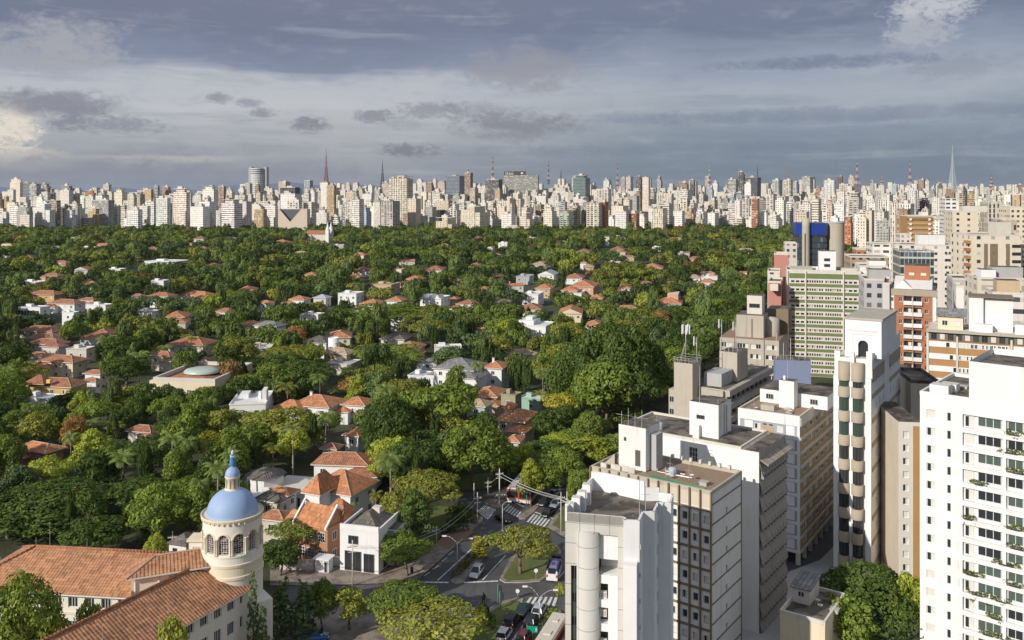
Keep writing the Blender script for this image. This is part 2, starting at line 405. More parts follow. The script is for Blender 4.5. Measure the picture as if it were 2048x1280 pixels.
kerbm = plain('kerb_stone', (0.46,0.42,0.38), 0.9, 0, 0.25, 1.0)
lawn, n, bs = newmat('mown_grass')
p = pos(n); a = n.noise(p, 0.35, 5, 0.65); b = n.noise(p, 6.0, 4, 0.7)
c = n.mix(n.ss(a, 0.38, 0.66), (0.090,0.125,0.028), (0.150,0.145,0.050)); c = n.mix(n.ss(b, 0.4, 0.7, 0, .5), c, (0.05,0.075,0.018))
n.put(bs.inputs['Base Color'], c); bs.inputs['Roughness'].default_value = 1.0; bump(n, bs, b, 0.6, 0.1)
linem, n, bs = newmat('worn_white_road_paint')
f = n.noise(pos(n), 2.6, 5, 0.7)
n.put(bs.inputs['Base Color'], n.mix(n.ss(f, 0.42, 0.66, 0, .75), (0.74,0.74,0.72), (0.16,0.16,0.16))); bs.inputs['Roughness'].default_value = 0.7
def g2(px, py): q = ground(px, py); return (q.x, q.y)
def sheet(name, pix, z, m, pts=None):
    mb = MB(); P = pts or [g2(*q) for q in pix]
    mb.add([(x, y, z) for x, y in P], [tuple(range(len(P)))], m)
    return tag(mb.build(name), kind='structure')
def shrink(P, d):
    cx = sum(q[0] for q in P)/len(P); cy = sum(q[1] for q in P)/len(P); o = []
    for x, y in P:
        L = math.hypot(x-cx, y-cy); k = max(0.2, 1-d/L) if L > 0 else 1
        o.append((cx+(x-cx)*k, cy+(y-cy)*k))
    return o
road_px = [(560,1172),(664,1171),(760,1168),(839,1158),(872,1130),(907,1096),(932,1072),(955,1053),(966,1044),(966,1034),(955,1026),(930,1016),(907,1011),(898,1002),(910,987),(950,983),(985,981),(1010,974),(1060,940),(1120,898),(1160,868),(1215,845),(1225,880),(1180,930),(1140,975),(1118,1015),(1106,1037),(1091,1055),(1124,1076),(1190,1110),(1260,1180),(1330,1330),(1330,1420),(1000,1420),(985,1300),(960,1240),(880,1222),(760,1212),(658,1203),(560,1212)]
sheet('road', road_px, 0.0, am)
# verges and pavements, each a sheet just below the asphalt's own edge kerb
sheet('pavement', [(540,1130),(680,1135),(760,1140),(835,1120),(885,1075),(925,1040),(948,1030),(966,1034),(966,1044),(932,1072),(907,1096),(839,1158),(760,1168),(664,1171),(540,1172)], 0.10, pm)
sheet('lawn', [(835,1118),(870,1085),(900,1058),(935,1040),(925,1020),(880,1012),(800,1040),(790,1100)], 0.13, lawn)
sheet('lawn', [(880,982),(980,978),(1005,960),(985,945),(900,955)], 0.05, lawn)
sheet('pavement', [(1104,1040),(1118,1016),(1142,974),(1180,935),(1200,960),(1160,1010),(1150,1085),(1124,1073),(1093,1055)], 0.11, pm)
sheet('lawn', [(1112,1043),(1124,1018),(1145,985),(1160,985),(1150,1070),(1124,1062),(1104,1050)], 0.125, lawn)
sheet('pavement', [(540,1212),(658,1204),(760,1213),(880,1223),(925,1232),(915,1330),(540,1330)], 0.10, pm)
def island(pix, top, border=0.55, h=0.13):
    P = [g2(*q) for q in pix]; mb = MB(); mb.prism(P, -0.05, h, kerbm, top=pm)
    o = tag(mb.build('kerb'), kind='structure')
    if top: sheet('lawn', None, h+0.02, top, shrink(P, border))
    return o
island([(901,1163),(910,1168),(925,1166),(948,1138),(1000,1080),(996,1074),(984,1075),(940,1116)], None)
island([(999,1160),(1010,1166),(1045,1166),(1080,1163),(1090,1157),(1112,1130),(1123,1104),(1118,1094),(1100,1088),(1070,1085),(1040,1098),(1020,1118)], lawn, 0.8)
island([(962,1226),(1008,1203),(1036,1195),(1047,1198),(1042,1214),(1012,1260),(985,1300),(978,1330),(915,1330),(925,1250)], lawn, 1.2)
island([(1035,1034),(1040,1039),(1050,1038),(1066,1026),(1077,1014),(1085,1006),(1074,1008),(1056,1020)], None)
island([(966,1003),(985,1014),(1000,1016),(1014,1008),(1016,1000),(1000,999),(980,999)], None)
# painted markings
def crosswalk(a, b, c, d, k):
    """k bars laid across a-b (near edge) and d-c (far edge)"""
    A, B, C_, D = [Vector((*g2(*q), 0.006)) for q in (a, b, c, d)]
    mb = MB()
    for i in range(k):
        t0, t1 = (i+0.22)/k, (i+0.76)/k
        mb.quad(A.lerp(B, t0), A.lerp(B, t1), D.lerp(C_, t1), D.lerp(C_, t0), linem)
    return tag(mb.build('road_marking'), kind='structure')
crosswalk((953,1024),(976,1039),(993,1019),(968,1010), 8)
crosswalk((1004,1019),(1036,1035),(1044,1025),(1016,1008), 6)
crosswalk((1052,1043),(1090,1055),(1102,1040),(1066,1027), 6)
crosswalk((752,1202),(812,1172),(830,1172),(775,1202), 7)
crosswalk((868,1222),(938,1234),(953,1216),(884,1208), 7)
crosswalk((1044,1213),(1112,1212),(1118,1194),(1058,1194), 6)
crosswalk((987,995),(1014,995),(1018,988),(993,988), 5)
def stroke(a, b, wd):
    A, B = Vector((*g2(*a), 0.006)), Vector((*g2(*b), 0.006)); nrm = Vector((-(B-A).y, (B-A).x, 0)).normalized()*wd/2
    mb = MB(); mb.quad(A-nrm, B-nrm, B+nrm, A+nrm, linem)
    return tag(mb.build('road_marking'), kind='structure')
for a, b, wd in [((836,1164),(897,1165),.42),((928,1165),(996,1162),.42),((1060,1219),(1106,1218),.42),((1023,1002),(1049,1014),.4),((1070,1024),(1106,1037),.4),
                 ((875,1161),(943,1098),.20),((961,1081),(972,1070),.2),((965,1160),(1011,1111),.2),((1024,1281),(1048,1248),.2),((1117,1157),(1128,1143),.2),((1062,1230),(1076,1206),.2),
                 ((868,1138),(878,1130),.15),((884,1123),(894,1115),.15),((897,1110),(907,1102),.15),((848,1152),(860,1144),.15),((693,1183),(706,1183),.15),((665,1180),(667,1172),.2)]:
    stroke(a, b, wd)
# ------------------------------------------------------------------ vegetation
def leafmat(name, obcol=True, attr=None, trans=0.25):
    m = bpy.data.materials.new(name); m.use_nodes = True
    n = NT(m.node_tree); n.n.clear()
    if obcol: base = n.n.new('ShaderNodeObjectInfo').outputs['Color']
    else:
        a_ = n.n.new('ShaderNodeAttribute'); a_.attribute_name = 'tint'; base = a_.outputs['Color']
    lv = n.n.new('ShaderNodeAttribute'); lv.attribute_name = 'leaf'
    f = n.noise(pos(n), 0.55, 3, 0.6)
    k = n.m('ADD', n.m('MULTIPLY', lv.outputs['Fac'], 0.75), n.m('MULTIPLY', f, 0.75))
    dk = n.mix(1.0, base, (0.62,0.68,0.58), 'MULTIPLY'); lt = n.mix(1.0, base, (1.40,1.30,1.10), 'MULTIPLY')
    c = n.mix(n.ss(k, 0.25, 1.25), dk, lt)
    d = n.n.new('ShaderNodeBsdfDiffuse'); n.put(d.inputs[0], c)
    t_ = n.n.new('ShaderNodeBsdfTranslucent'); n.put(t_.inputs[0], n.mix(1.0, c, (1.25,1.25,0.55), 'MULTIPLY'))
    g = n.n.new('ShaderNodeBsdfGlossy'); g.inputs['Roughness'].default_value = 0.55; n.put(g.inputs[0], (0.5,0.5,0.5))
    m1 = n.n.new('ShaderNodeMixShader'); m1.inputs[0].default_value = trans; n.l.new(d.outputs[0], m1.inputs[1]); n.l.new(t_.outputs[0], m1.inputs[2])
    m2 = n.n.new('ShaderNodeMixShader'); m2.inputs[0].default_value = 0.025; n.l.new(m1.outputs[0], m2.inputs[1]); n.l.new(g.outputs[0], m2.inputs[2])
    o = n.n.new('ShaderNodeOutputMaterial'); n.l.new(m2.outputs[0], o.inputs[0])
    return m
LEAF = leafmat('foliage'); WOODLEAF = leafmat('far_foliage', False)
BARK = plain('bark', (0.16,0.125,0.09), 0.95, 0, 0.35, 2.0)
PALEBARK = plain('pale_palm_bark', (0.30,0.26,0.20), 0.95, 0, 0.25, 2.0)

def quads_mesh(name, V, leaf, mat, tint=None):
    """V: (n,4,3) corner points, leaf: (n,) brightness"""
    n_ = len(V); me = bpy.data.meshes.new(name)
    me.vertices.add(4*n_); me.loops.add(4*n_); me.polygons.add(n_)
    me.vertices.foreach_set('co', np.ascontiguousarray(V, dtype=np.float32).ravel())
    me.loops.foreach_set('vertex_index', np.arange(4*n_, dtype=np.int32))
    me.polygons.foreach_set('loop_start', np.arange(0, 4*n_, 4, dtype=np.int32))
    me.polygons.foreach_set('loop_total', np.full(n_, 4, dtype=np.int32))
    at = me.attributes.new('leaf', 'FLOAT', 'FACE'); at.data.foreach_set('value', np.ascontiguousarray(leaf, dtype=np.float32))
    if tint is not None:
        at = me.attributes.new('tint', 'FLOAT_COLOR', 'FACE')
        at.data.foreach_set('color', np.ascontiguousarray(np.concatenate([tint, np.ones((n_,1))], 1), dtype=np.float32).ravel())
    me.materials.append(mat); me.update(calc_edges=True)
    return me
def unit(a): return a/np.maximum(np.linalg.norm(a, axis=-1, keepdims=True), 1e-9)
def leaf_quads(c, nrm, size, g, flop=0.55, aspect=0.62):
    """irregular four-cornered leaf clumps at c, facing roughly along nrm"""
    n_ = len(c)
    nn = unit(nrm + flop*g.normal(size=(n_,3)))
    t_ = unit(np.cross(nn, g.normal(size=(n_,3)))); b_ = np.cross(nn, t_)
    s_ = size*(0.6+0.8*g.random((n_,1)))
    a_ = aspect*(0.7+0.6*g.random((n_,1)))
    k = s_*t_; q = s_*a_*b_
    sk = (g.random((n_,1))-0.5)*0.6
    return np.stack([c-k, c+sk*k-q, c+k+0.15*s_*nn, c-sk*k+q], 1)
def lobes_crown(lobes, dens, size, g, under=0.25, flop=0.32):
    """lobes: list of (x,y,z,rx,ry,rz)"""
    Vs, Ls = [], []
    L = np.array(lobes)
    for i, (x,y,z,rx,ry,rz) in enumerate(lobes):
        area = 4*math.pi*((rx*ry+rx*rz+ry*rz)/3)
        k = int(area*dens)
        d = unit(g.normal(size=(k,3)))
        keep = (d[:,2] > -0.15) | (g.random(k) < under); d = d[keep]; k = len(d)
        rad = 1.0-0.30*g.random((k,1))**2
        tuft = 1+0.13*np.sin(d[:,0:1]*7+i)*np.sin(d[:,1:2]*6+2*i)+0.10*np.sin(d[:,2:3]*9+i)
        c = np.array([x,y,z])+d*np.array([rx,ry,rz])*rad*tuft
        nr = unit(d/np.array([rx,ry,rz]))
        ins = np.zeros(k, bool)
        for j in range(len(L)):
            if j != i: ins |= (((c-L[j,:3])/(L[j,3:]*0.80))**2).sum(1) < 1
        c, nr = c[~ins], nr[~ins]; k = len(c)
        Vs.append(leaf_quads(c, nr, size, g, flop)); Ls.append(np.clip(0.5+0.28*g.normal(size=k)+0.15*math.sin(i*2.7), 0, 1))
    return np.concatenate(Vs), np.concatenate(Ls)
def trunk_mesh(name, base_r, fork, tips, g, mat=BARK, bend=0.3):
    mb = MB()
    f = Vector((g.normal()*bend, g.normal()*bend, fork))
    mb.tube((0,0,-0.4), f*0.5+Vector((g.normal()*.1,g.normal()*.1,0)), base_r*1.25, base_r*0.9, 8, mat); mb.tube(f*0.5, f, base_r*0.9, base_r*0.75, 8, mat)
    for tpt in tips:
        tpt = Vector(tpt); mid = f.lerp(tpt, 0.5)+Vector((g.normal()*.25, g.normal()*.25, 0.3))
        mb.tube(f, mid, base_r*0.5, base_r*0.3, 6, mat); mb.tube(mid, tpt, base_r*0.3, base_r*0.10, 5, mat)
        for q in range(2):
            e = tpt+Vector((g.normal()*1.2, g.normal()*1.2, 0.3+abs(g.normal())*.5)); mb.tube(mid, e, base_r*0.16, base_r*0.05, 4, mat)
    return mb.mesh(name, uv=False)
SPEC = {}   # name -> list of (crown mesh, trunk mesh, nominal width, nominal height)
def make_spread(seed, r=7.0, h=9.5, nl=22, size=0.27):
    g = np.random.default_rng(seed); lobes = []
    for i in range(nl):
        rr = r*0.80*math.sqrt((i+0.5)/nl); a = i*2.39996+g.normal()*.3
        lr = 2.0+0.9*g.random()-0.4*(rr/r)
        lobes.append((rr*math.cos(a), rr*math.sin(a), h-1.3-0.050*rr*rr+g.normal()*0.45, lr, lr*(0.8+.4*g.random()), 0.85+0.4*g.random()))
    V, L = lobes_crown(lobes, 10.5, size, g, 0.35)
    tips = [(l[0]*.9, l[1]*.9, l[2]-0.5) for l in lobes[2::3]]
    return quads_mesh('spreading_crown', V, L, LEAF), trunk_mesh('spreading_trunk', 0.34, h*0.38, tips, g), 2*r, h
def make_round(seed, r=5.0, h=11.0, nl=34, size=0.27, squash=0.85, flop=0.34):
    g = np.random.default_rng(seed); lobes = []; cz = h-r*squash
    for i in range(nl):
        z = 1-1.45*(i+0.5)/nl; a = i*2.39996+g.normal()*.25; q = math.sqrt(max(0, 1-z*z)); rr = r*(0.74+0.14*g.random())
        lr = r*(0.24+0.12*g.random())
        lobes.append((rr*q*math.cos(a), rr*q*math.sin(a), cz+rr*z*squash, lr, lr*(.85+.3*g.random()), lr*0.8))
    lobes.append((0,0,cz,r*.62,r*.62,r*.6*squash))
    V, L = lobes_crown(lobes, 10.5, size, g, 0.5, flop)
    tips = [(l[0]*.7, l[1]*.7, l[2]) for l in lobes[1:nl:5]]
    return quads_mesh('rounded_crown', V, L, LEAF), trunk_mesh('rounded_trunk', 0.36, h*0.28, tips, g), 2*r, h
def make_irregular(seed, r=5.0, h=12.0, nl=26, size=0.30):
    g = np.random.default_rng(seed); lobes = []
    for i in range(nl):
        a = g.random()*6.283; z = g.random(); rr = r*(0.9-0.55*z)*math.sqrt(g.random())*1.0
        lr = 1.1+1.0*g.random()
        lobes.append((rr*math.cos(a), rr*math.sin(a), h*0.38+z*h*0.54, lr, lr, lr*0.72))
    V, L = lobes_crown(lobes, 9.5, size, g, 0.4, 0.5)
    tips = [(l[0], l[1], l[2]-.4) for l in lobes[::3]]
    return quads_mesh('irregular_crown', V, L, LEAF), trunk_mesh('irregular_trunk', 0.30, h*0.30, tips, g), 2*r, h
def make_cypress(seed, r=1.3, h=11.0, spires=((0,0,1),)):
    g = np.random.default_rng(seed); lobes = []
    for sx, sy, k in spires:
      for i in range(16):
        z = i/15; rr = r*(0.55+0.75*math.sin(math.pi*min(1, .12+z*0.86))**0.8)*(1-0.62*z)
        lobes.append((sx*r*(1-.4*z)+g.normal()*.2*r, sy*r*(1-.4*z)+g.normal()*.2*r, 0.9+z*(h*k-1.4), rr*.75, rr*.75, h*0.07))
    V, L = lobes_crown(lobes, 9.0, 0.26, g, 0.5, 0.7)
    return quads_mesh('narrow_conical_crown', V, L, LEAF), trunk_mesh('conifer_trunk', 0.16, h*0.6, [], g, bend=.05), 2*r, h
def make_palm(seed, h=10.0, L=3.6, k=18, droop=1.0, lw=0.55):
    g = np.random.default_rng(seed); Vs = []
    for i in range(k):
        a = i*2.39996; el = 1.15-1.25*(i/k)+g.normal()*.08
        dirh = np.array([math.cos(a), math.sin(a), 0]); side = np.array([-math.sin(a), math.cos(a), 0]); up = np.array([0,0,1.0])
        p = np.array([0,0,h]); ang = el; seg = 11; st = L*(0.85+.3*g.random())/seg
        for s_ in range(seg):
            dv = dirh*math.cos(ang)+up*math.sin(ang); q = p+dv*st
            wl = lw*(0.45+math.sin(math.pi*min(1,(s_+1.2)/seg))*0.9)
            for sg in (-1, 1):
                for sub in (0.15, 0.65):
                    b0 = p+dv*st*sub; b1 = p+dv*st*(sub+0.24)
                    tip = b0+side*sg*wl+dv*wl*0.45-up*wl*(0.40+0.35*g.random())
                    Vs.append([b0, b1, tip+dv*0.10, tip])
            p = q; ang -= droop*(0.07+0.030*s_)
    V = np.array(Vs); Lf = np.clip(0.5+.25*g.normal(size=len(V)), 0, 1)
    mb = MB(); b = Vector((g.normal()*.25, g.normal()*.25, 0))
    mb.tube((b.x,b.y,-0.3), (b.x*.4,b.y*.4,h*.5), 0.24, 0.17, 8, PALEBARK); mb.tube((b.x*.4,b.y*.4,h*.5), (0,0,h+.1), 0.17, 0.13, 8, PALEBARK); mb.tube((0,0,h-.7), (0,0,h+.25), 0.15, 0.06, 8, PALEBARK)
    return quads_mesh('palm_fronds', V, Lf, LEAF), mb.mesh('palm_stem', uv=False), 2*L, h+L*0.5
def make_banana(seed):
    g = np.random.default_rng(seed); Vs = []
    for cl in range(5):
        o = np.array([g.normal()*.9, g.normal()*.9, 1.6+g.random()*1.2])
        for i in range(7):
            a = g.random()*6.283; dirh = np.array([math.cos(a), math.sin(a), 0]); side = np.array([-math.sin(a), math.cos(a), 0]); ang = 1.2-0.5*g.random(); p = o.copy()
            for s_ in range(5):
                dv = dirh*math.cos(ang)+np.array([0,0,math.sin(ang)]); q = p+dv*0.5; w0, w1 = .32*math.sin(math.pi*(s_+.35)/5.6), .32*math.sin(math.pi*(s_+1.3)/5.6)
                Vs.append([p-side*w0, p+side*w0, q+side*w1, q-side*w1]); p = q; ang -= 0.32
    V = np.array(Vs)
    mb = MB()
    for i in range(4): mb.tube((g.normal()*.6, g.normal()*.6, -.2), (g.normal()*.5, g.normal()*.5, 2.0), .14, .10, 6, PALEBARK)
    return quads_mesh('broad_leaves', V, np.clip(.6+.2*g.normal(size=len(V)),0,1), LEAF), mb.mesh('soft_stems', uv=False), 5.0, 4.4
def make_bush(seed):
    g = np.random.default_rng(seed); lobes = [(g.normal()*.8, g.normal()*.8, .55+g.random()*.55, .75+.3*g.random(), .75+.3*g.random(), .6) for i in range(8)]
    V, L = lobes_crown(lobes, 16, 0.20, g, .3, .7)
    mb = MB(); mb.tube((0,0,-.1), (0,0,.7), .06, .04, 5, BARK)
    return quads_mesh('bush_leaves', V, L, LEAF), mb.mesh('bush_stem', uv=False), 3.2, 1.7
SPEC['spread'] = [make_spread(1), make_spread(2, 6.5, 9.0, 18), make_spread(3, 7.5, 10.5, 26), make_spread(4, 6, 9.5, 15)]
SPEC['round'] = [make_round(11), make_round(12, 4.6, 10.5, 28), make_round(13, 5.2, 10.0, 40, .27, .75), make_round(14, 5.6, 11.5, 24, .27, .9)]
SPEC['ficus'] = [make_round(21, 7.5, 13.0, 60, .26, .82, .45), make_round(23, 7.0, 12.5, 44, .26, .75, .4)]
SPEC['irregular'] = [make_irregular(31), make_irregular(32, 4.5, 12.5, 24), make_irregular(33, 5.5, 11, 30)]
SPEC['cypress'] = [make_cypress(41), make_cypress(42, 1.5, 10)]
SPEC['conifer'] = [make_cypress(43, .8, 10.5, ((0,0,1),(.9,.2,.82),(-.8,.5,.88),(-.2,-.95,.74),(.5,-.7,.66),(.2,1,.7)))[:2]+(3.4,10.5), make_cypress(44, .8, 10, ((0,0,.92),(.7,-.2,1),(-.9,-.2,.78),(.1,.9,.8),(-.3,-.8,.7)))[:2]+(3.4,10)]
SPEC['palm'] = [make_palm(51), make_palm(52, 11, 3.9, 20, 1.15), make_palm(53, 9, 3.3, 16, .85)]
SPEC['royal'] = [make_palm(61, 12, 3.0, 14, 0.75, .45), make_palm(62, 13, 3.2, 15, .8, .45)]
SPEC['banana'] = [make_banana(71)]
SPEC['bush'] = [make_bush(81), make_bush(82)]
KINDW = {'spread': ('spreading_tree','spreading flat topped tree'), 'round': ('round_tree','round crowned tree'), 'ficus': ('round_tree','huge dome crowned tree'), 'dome': ('round_tree','huge dome crowned tree'), 'irregular': ('leafy_tree','loose upright leafy tree'),
         'cypress': ('cypress','narrow dark cypress'), 'conifer': ('conifer','conifer'), 'palm': ('palm_tree','feathery palm'), 'royal': ('palm_tree','tall slender palm'), 'banana': ('banana_plant','broad leaved banana clump'), 'bush': ('bush','low leafy bush')}
TINT = {'dark':(0.09,0.14,0.035),'mid':(0.181,0.245,0.05),'olive':(0.264,0.284,0.061),'light':(0.332,0.384,0.062),'yellow':(0.363,0.347,0.051),'blue':(0.117,0.18,0.073),'brown':(0.294,0.174,0.072),'palm':(0.231,0.305,0.105)}
TINTW = {'dark': 'dark green', 'mid': 'green', 'olive': 'olive green', 'light': 'bright green', 'yellow': 'yellow green', 'blue': 'blue green', 'brown': 'russet', 'palm': 'grey green'}
TREES = []          # every tree: dict(kind, tint, x, y, w, h, ...); built after the houses are known
def want_tree(kind, tint, x, y, w_, h_, label=None, group=None, hand=False):
    TREES.append(dict(kind=kind, tint=tint, x=x, y=y, w=w_, h=h_, label=label, group=group, hand=hand))
def tree_px(kind, tint, cx, ytop, wpx, base=None, Yd=None, label=None, z0=0.0):
    """a tree seen at column cx with its top on row ytop and a crown wpx wide; base = row of the foot of its trunk (or Yd metres away)"""
    if Yd is None: Yd = F*CH/(base-HZ)
    h_ = CH-(ytop-HZ)/F*Yd
    hm = 5.0 if kind not in ('bush','banana','cypress') else 1.5
    if h_ < hm: Yd = (CH-hm-2)*F/(ytop-HZ); h_ = hm+2
    want_tree(kind, tint, (cx-CX)/F*Yd, Yd, wpx/F*Yd, max(h_, 1.0), label, hand=True)
def build_tree(t, label, group=None):
    var = SPEC[t['kind']]; cr, tr, w0, h0 = var[int(abs(t['x']*7.3+t['y']*3.1)) % len(var)]
    nm, _ = KINDW[t['kind']]
    o = empty(nm, (t['x'], t['y'], t.get('z', 0.0)), (t['x']*1.7+t['y']*0.9) % 6.283, label, {'palm':'palm','royal':'palm','bush':'bush','banana':'plant'}.get(t['kind'], 'tree'), group)
    sx, sz = t['w']/w0, t['h']/h0
    col = TINT[t['tint']]; j = 0.85+0.3*((t['x']*12.9898+t['y']*78.233) % 1.0)
    c = kid({'palm':'fronds','royal':'fronds','banana':'leaves','bush':'leaves'}.get(t['kind'], 'crown'), cr, o, scale=(sx, sx, sz)); c.color = (col[0]*j, col[1]*j, col[2]*j, 1)
    kid({'banana':'stem','bush':'stem'}.get(t['kind'], 'trunk'), tr, o, scale=(sx, sx, sz))
    return o
# ------------------------------------------------------------------ windows shared by every building
WCACHE = {}
def winmesh(w_, h_, style='two', glass='glass', frame='frame', depth=0.06):
    key = (round(w_,2), round(h_,2), style, glass, frame)
    if key in WCACHE: return WCACHE[key]
    mb = MB(); f = min(0.09, w_*0.09); fr = M[frame]
    mb.box(0, w_, -depth, 0.02, 0, f, fr); mb.box(0, w_, -depth, 0.02, h_-f, h_, fr)
    mb.box(0, f, -depth, 0.02, f, h_-f, fr, skip='t'); mb.box(w_-f, w_, -depth, 0.02, f, h_-f, fr, skip='t')
    gl = M[glass]
    n_ = {'one': 1, 'two': 2, 'three': 3, 'four': 4, 'half': 2, 'blind': 1, 'grid': 3}[style]
    cw = (w_-2*f)/n_
    for i in range(n_):
        a = f+i*cw
        mm = M['blind'] if style == 'blind' or (style == 'half' and i == 1) else gl
        mb.quad((a,0,f), (a+cw,0,f), (a+cw,0,h_-f), (a,0,h_-f), mm)
        if i: mb.box(a-f*.4, a+f*.4, -depth*.8, 0.01, f, h_-f, fr, skip='t')
    if style == 'grid':
        for q in (0.33, 0.66): mb.box(f, w_-f, -depth*.7, 0.01, h_*q-.03, h_*q+.03, fr)
    WCACHE[key] = mb.mesh('window')
    return WCACHE[key]
def put_window(parent, side, a, z, w_, h_, W_=0, D_=0, style='two', glass='glass', frame='frame', inset=0.0, name='window'):
    """side f: wall y=0, r: wall x=W, l: wall x=0, b: wall y=D; a is measured along the wall"""
    me = winmesh(w_, h_, style, glass, frame)
    loc, rz = {'f': ((a, inset, z), 0), 'r': ((W_-inset, a, z), R(90)), 'l': ((inset, a+w_, z), R(-90)), 'b': ((a+w_, D_-inset, z), R(180))}[side]
    return kid(name, me, parent, loc, rz)
def fitbox(x0, xF, x1, Y, yaw, z, anchor='F', d=None):
    """box whose roof corners at height z fall on columns x0 (left), xF (front corner), x1 (right); Y = distance of the anchor corner"""
    u = (math.cos(yaw), math.sin(yaw)); v = (-math.sin(yaw), math.cos(yaw))
    t0, tF, t1 = (x0-CX)/F, (xF-CX)/F, (x1-CX)/F
    if anchor == 'L':
        L = (t0*Y, Y); w_ = (tF*L[1]-L[0])/(u[0]-tF*u[1]); Fp = (L[0]+w_*u[0], L[1]+w_*u[1])
    else:
        Fp = (tF*Y, Y); w_ = (Fp[0]-t0*Fp[1])/(u[0]-t0*u[1]); L = (Fp[0]-w_*u[0], Fp[1]-w_*u[1])
    if d is None: d = (t1*Fp[1]-Fp[0])/(v[0]-t1*v[1])
    return L, w_, d

# ------------------------------------------------------------------ houses among the trees
HOUSES = []     # (short description, rectangle in the photo kept free of nearer trees, x, y, radius)
ROOFW = {'terra': 'red tiled', 'orange': 'orange tiled', 'oldterra': 'weathered red tiled', 'greytile': 'grey tiled', 'darktile': 'dark tiled', 'tantile': 'tan tiled'}
CHIM = None
def house(label, x0, x1, ye, ze=5.6, typ='hip', roof='terra', wall='white', yaw=-14, ff=0.70, rise=None, vis=12, win=True, short=None, depth=None, chimney=False):
    yw = R(yaw); Yd = F*(CH-ze)/(ye-HZ)
    L, w_, d = fitbox(x0, x0+(x1-x0)*ff, x1, Yd, yw, ze)
    d = depth or max(min(d, w_*1.6), w_*0.45)
    o = empty('house', (L[0], L[1], 0), yw, label, 'house')
    mw = M[wall] if isinstance(wall, str) else wall
    mb = MB()
    top = ze if typ in ('hip','gable') else ze+0.5
    mb.box(0, w_, 0, d, -0.5, top, mw, top=M[roof] if typ == 'flat' else mw)
    wl = mb.build('wall', o); wl.color = (1,1,1,1)
    rise = rise or 0.18*min(w_, d)+0.4
    rb = MB()
    if typ == 'hip':
        rb.hip(-.6, w_+.6, -.6, d+.6, ze, rise, M[roof], edge=M['frame'])
        i = (min(w_, d)+1.2)/2
        if w_ >= d:
            a, b = Vector((-.6+i, d/2, ze+rise+.03)), Vector((w_+.6-i, d/2, ze+rise+.03)); cs = [(-.6,-.6),(w_+.6,-.6),(w_+.6,d+.6),(-.6,d+.6)]; ends = [a,b,b,a]
        else:
            a, b = Vector((w_/2, -.6+i, ze+rise+.03)), Vector((w_/2, d+.6-i, ze+rise+.03)); cs = [(-.6,-.6),(w_+.6,-.6),(w_+.6,d+.6),(-.6,d+.6)]; ends = [a,a,b,b]
        rm = M['ridge'] if roof in ('terra','orange','oldterra','tantile') else M[roof]
        rb.tube(a, b, .10, .10, 4, rm)
        for c, e in zip(cs, ends): rb.tube((c[0], c[1], ze+.03), e, .10, .10, 4, rm)
    elif typ == 'gable':
        rb.gable(-.4, w_+.4, -.5, d+.5, ze, rise, M[roof], mw, 'x' if w_ >= d else 'y')
    else:
        hh = 0.55
        mr = mw
        rb.box(-.15, w_+.15, -.15, .12, ze+.5, ze+.5+hh*.6, mr); rb.box(-.15, w_+.15, d-.12, d+.15, ze+.5, ze+.5+hh*.6, mr)
        rb.box(-.15, .12, .12, d-.12, ze+.5, ze+.5+hh*.6, mr); rb.box(w_-.12, w_+.15, .12, d-.12, ze+.5, ze+.5+hh*.6, mr)
        rb.box(w_*.15, w_*.40, d*.5, d*.8, ze+.5, ze+1.7, mr)
    if typ == 'hip' and w_ > 6 and int(x0) % 3:
        # a lower wing set forward of the main block
        s_ = (int(x0) % 2); a, b = (-.28*w_, .40*w_) if s_ else (.58*w_, 1.22*w_); z_ = ze-1.5 if ze > 4.4 else ze-.5
        rb.hip(a-.5, b+.5, -.42*d, .45*d, z_, rise*.62, M[roof], edge=M['frame']);
        wb2 = MB(); wb2.box(a, b, -.42*d+.5, .45*d-.5, -.5, z_-.02, mw); wb2.build('side_wing', o)
    ro = rb.build('roof', o)
    if chimney:
        cb = MB(); cb.box(-.35,.35,-.3,.3,0,1.9,mw); cb.box(-.45,.45,-.4,.4,1.9,2.05,M['ridge']); cb.box(-.3,.3,-.25,.25,2.05,2.3,M['dark'])
        c = cb.build('chimney', ro, (w_*.3, d*.55, ze+rise*.35))
    if win:
        nf = max(1, int(w_/3.6)); floors = [ze-2.2] if ze < 4.5 else [ze-2.2, ze-5.0]
        for z in floors:
            for i in range(nf):
                a = w_*(i+.5)/nf-.6
                put_window(o, 'f', a, z, 1.2, 1.25, style=('two','half','two','blind')[(i+int(x0))%4], inset=-.03)
            for i in range(max(1, int(d/4.2))):
                put_window(o, 'r', d*(i+.5)/max(1, int(d/4.2))-.6, z, 1.1, 1.2, w_, d, inset=-.03)
    ytop = HZ+F*(CH-(ze+(rise if typ != 'flat' else 1)))/Yd
    HOUSES.append((short or label, (x0, ytop, x1, ye+vis*.35), o.location.x+w_*.5*math.cos(yw)-d*.5*math.sin(yw), o.location.y+w_*.5*math.sin(yw)+d*.5*math.cos(yw), math.hypot(w_, d)/2, yw, w_, d, o))
    return o, w_, d
ochre = wallmat('ochre_render', (0.60,0.40,0.14), 0.3); brickw = wallmat('orange_brick', (0.46,0.20,0.08), 0.3, (0.25,0.11,0.06), (0.9,0.35))
salmon = wallmat('salmon_render', (0.62,0.36,0.25), 0.3); tan = wallmat('tan_render', (0.55,0.42,0.27), 0.3); greenw = wallmat('sea_green_render', (0.30,0.46,0.38), 0.45); olivew = wallmat('olive_render', (0.34,0.31,0.20), 0.35)
M.update(ochre=ochre, brickw=brickw, salmon=salmon, tan=tan, greenw=greenw, olivew=olivew)
H = house
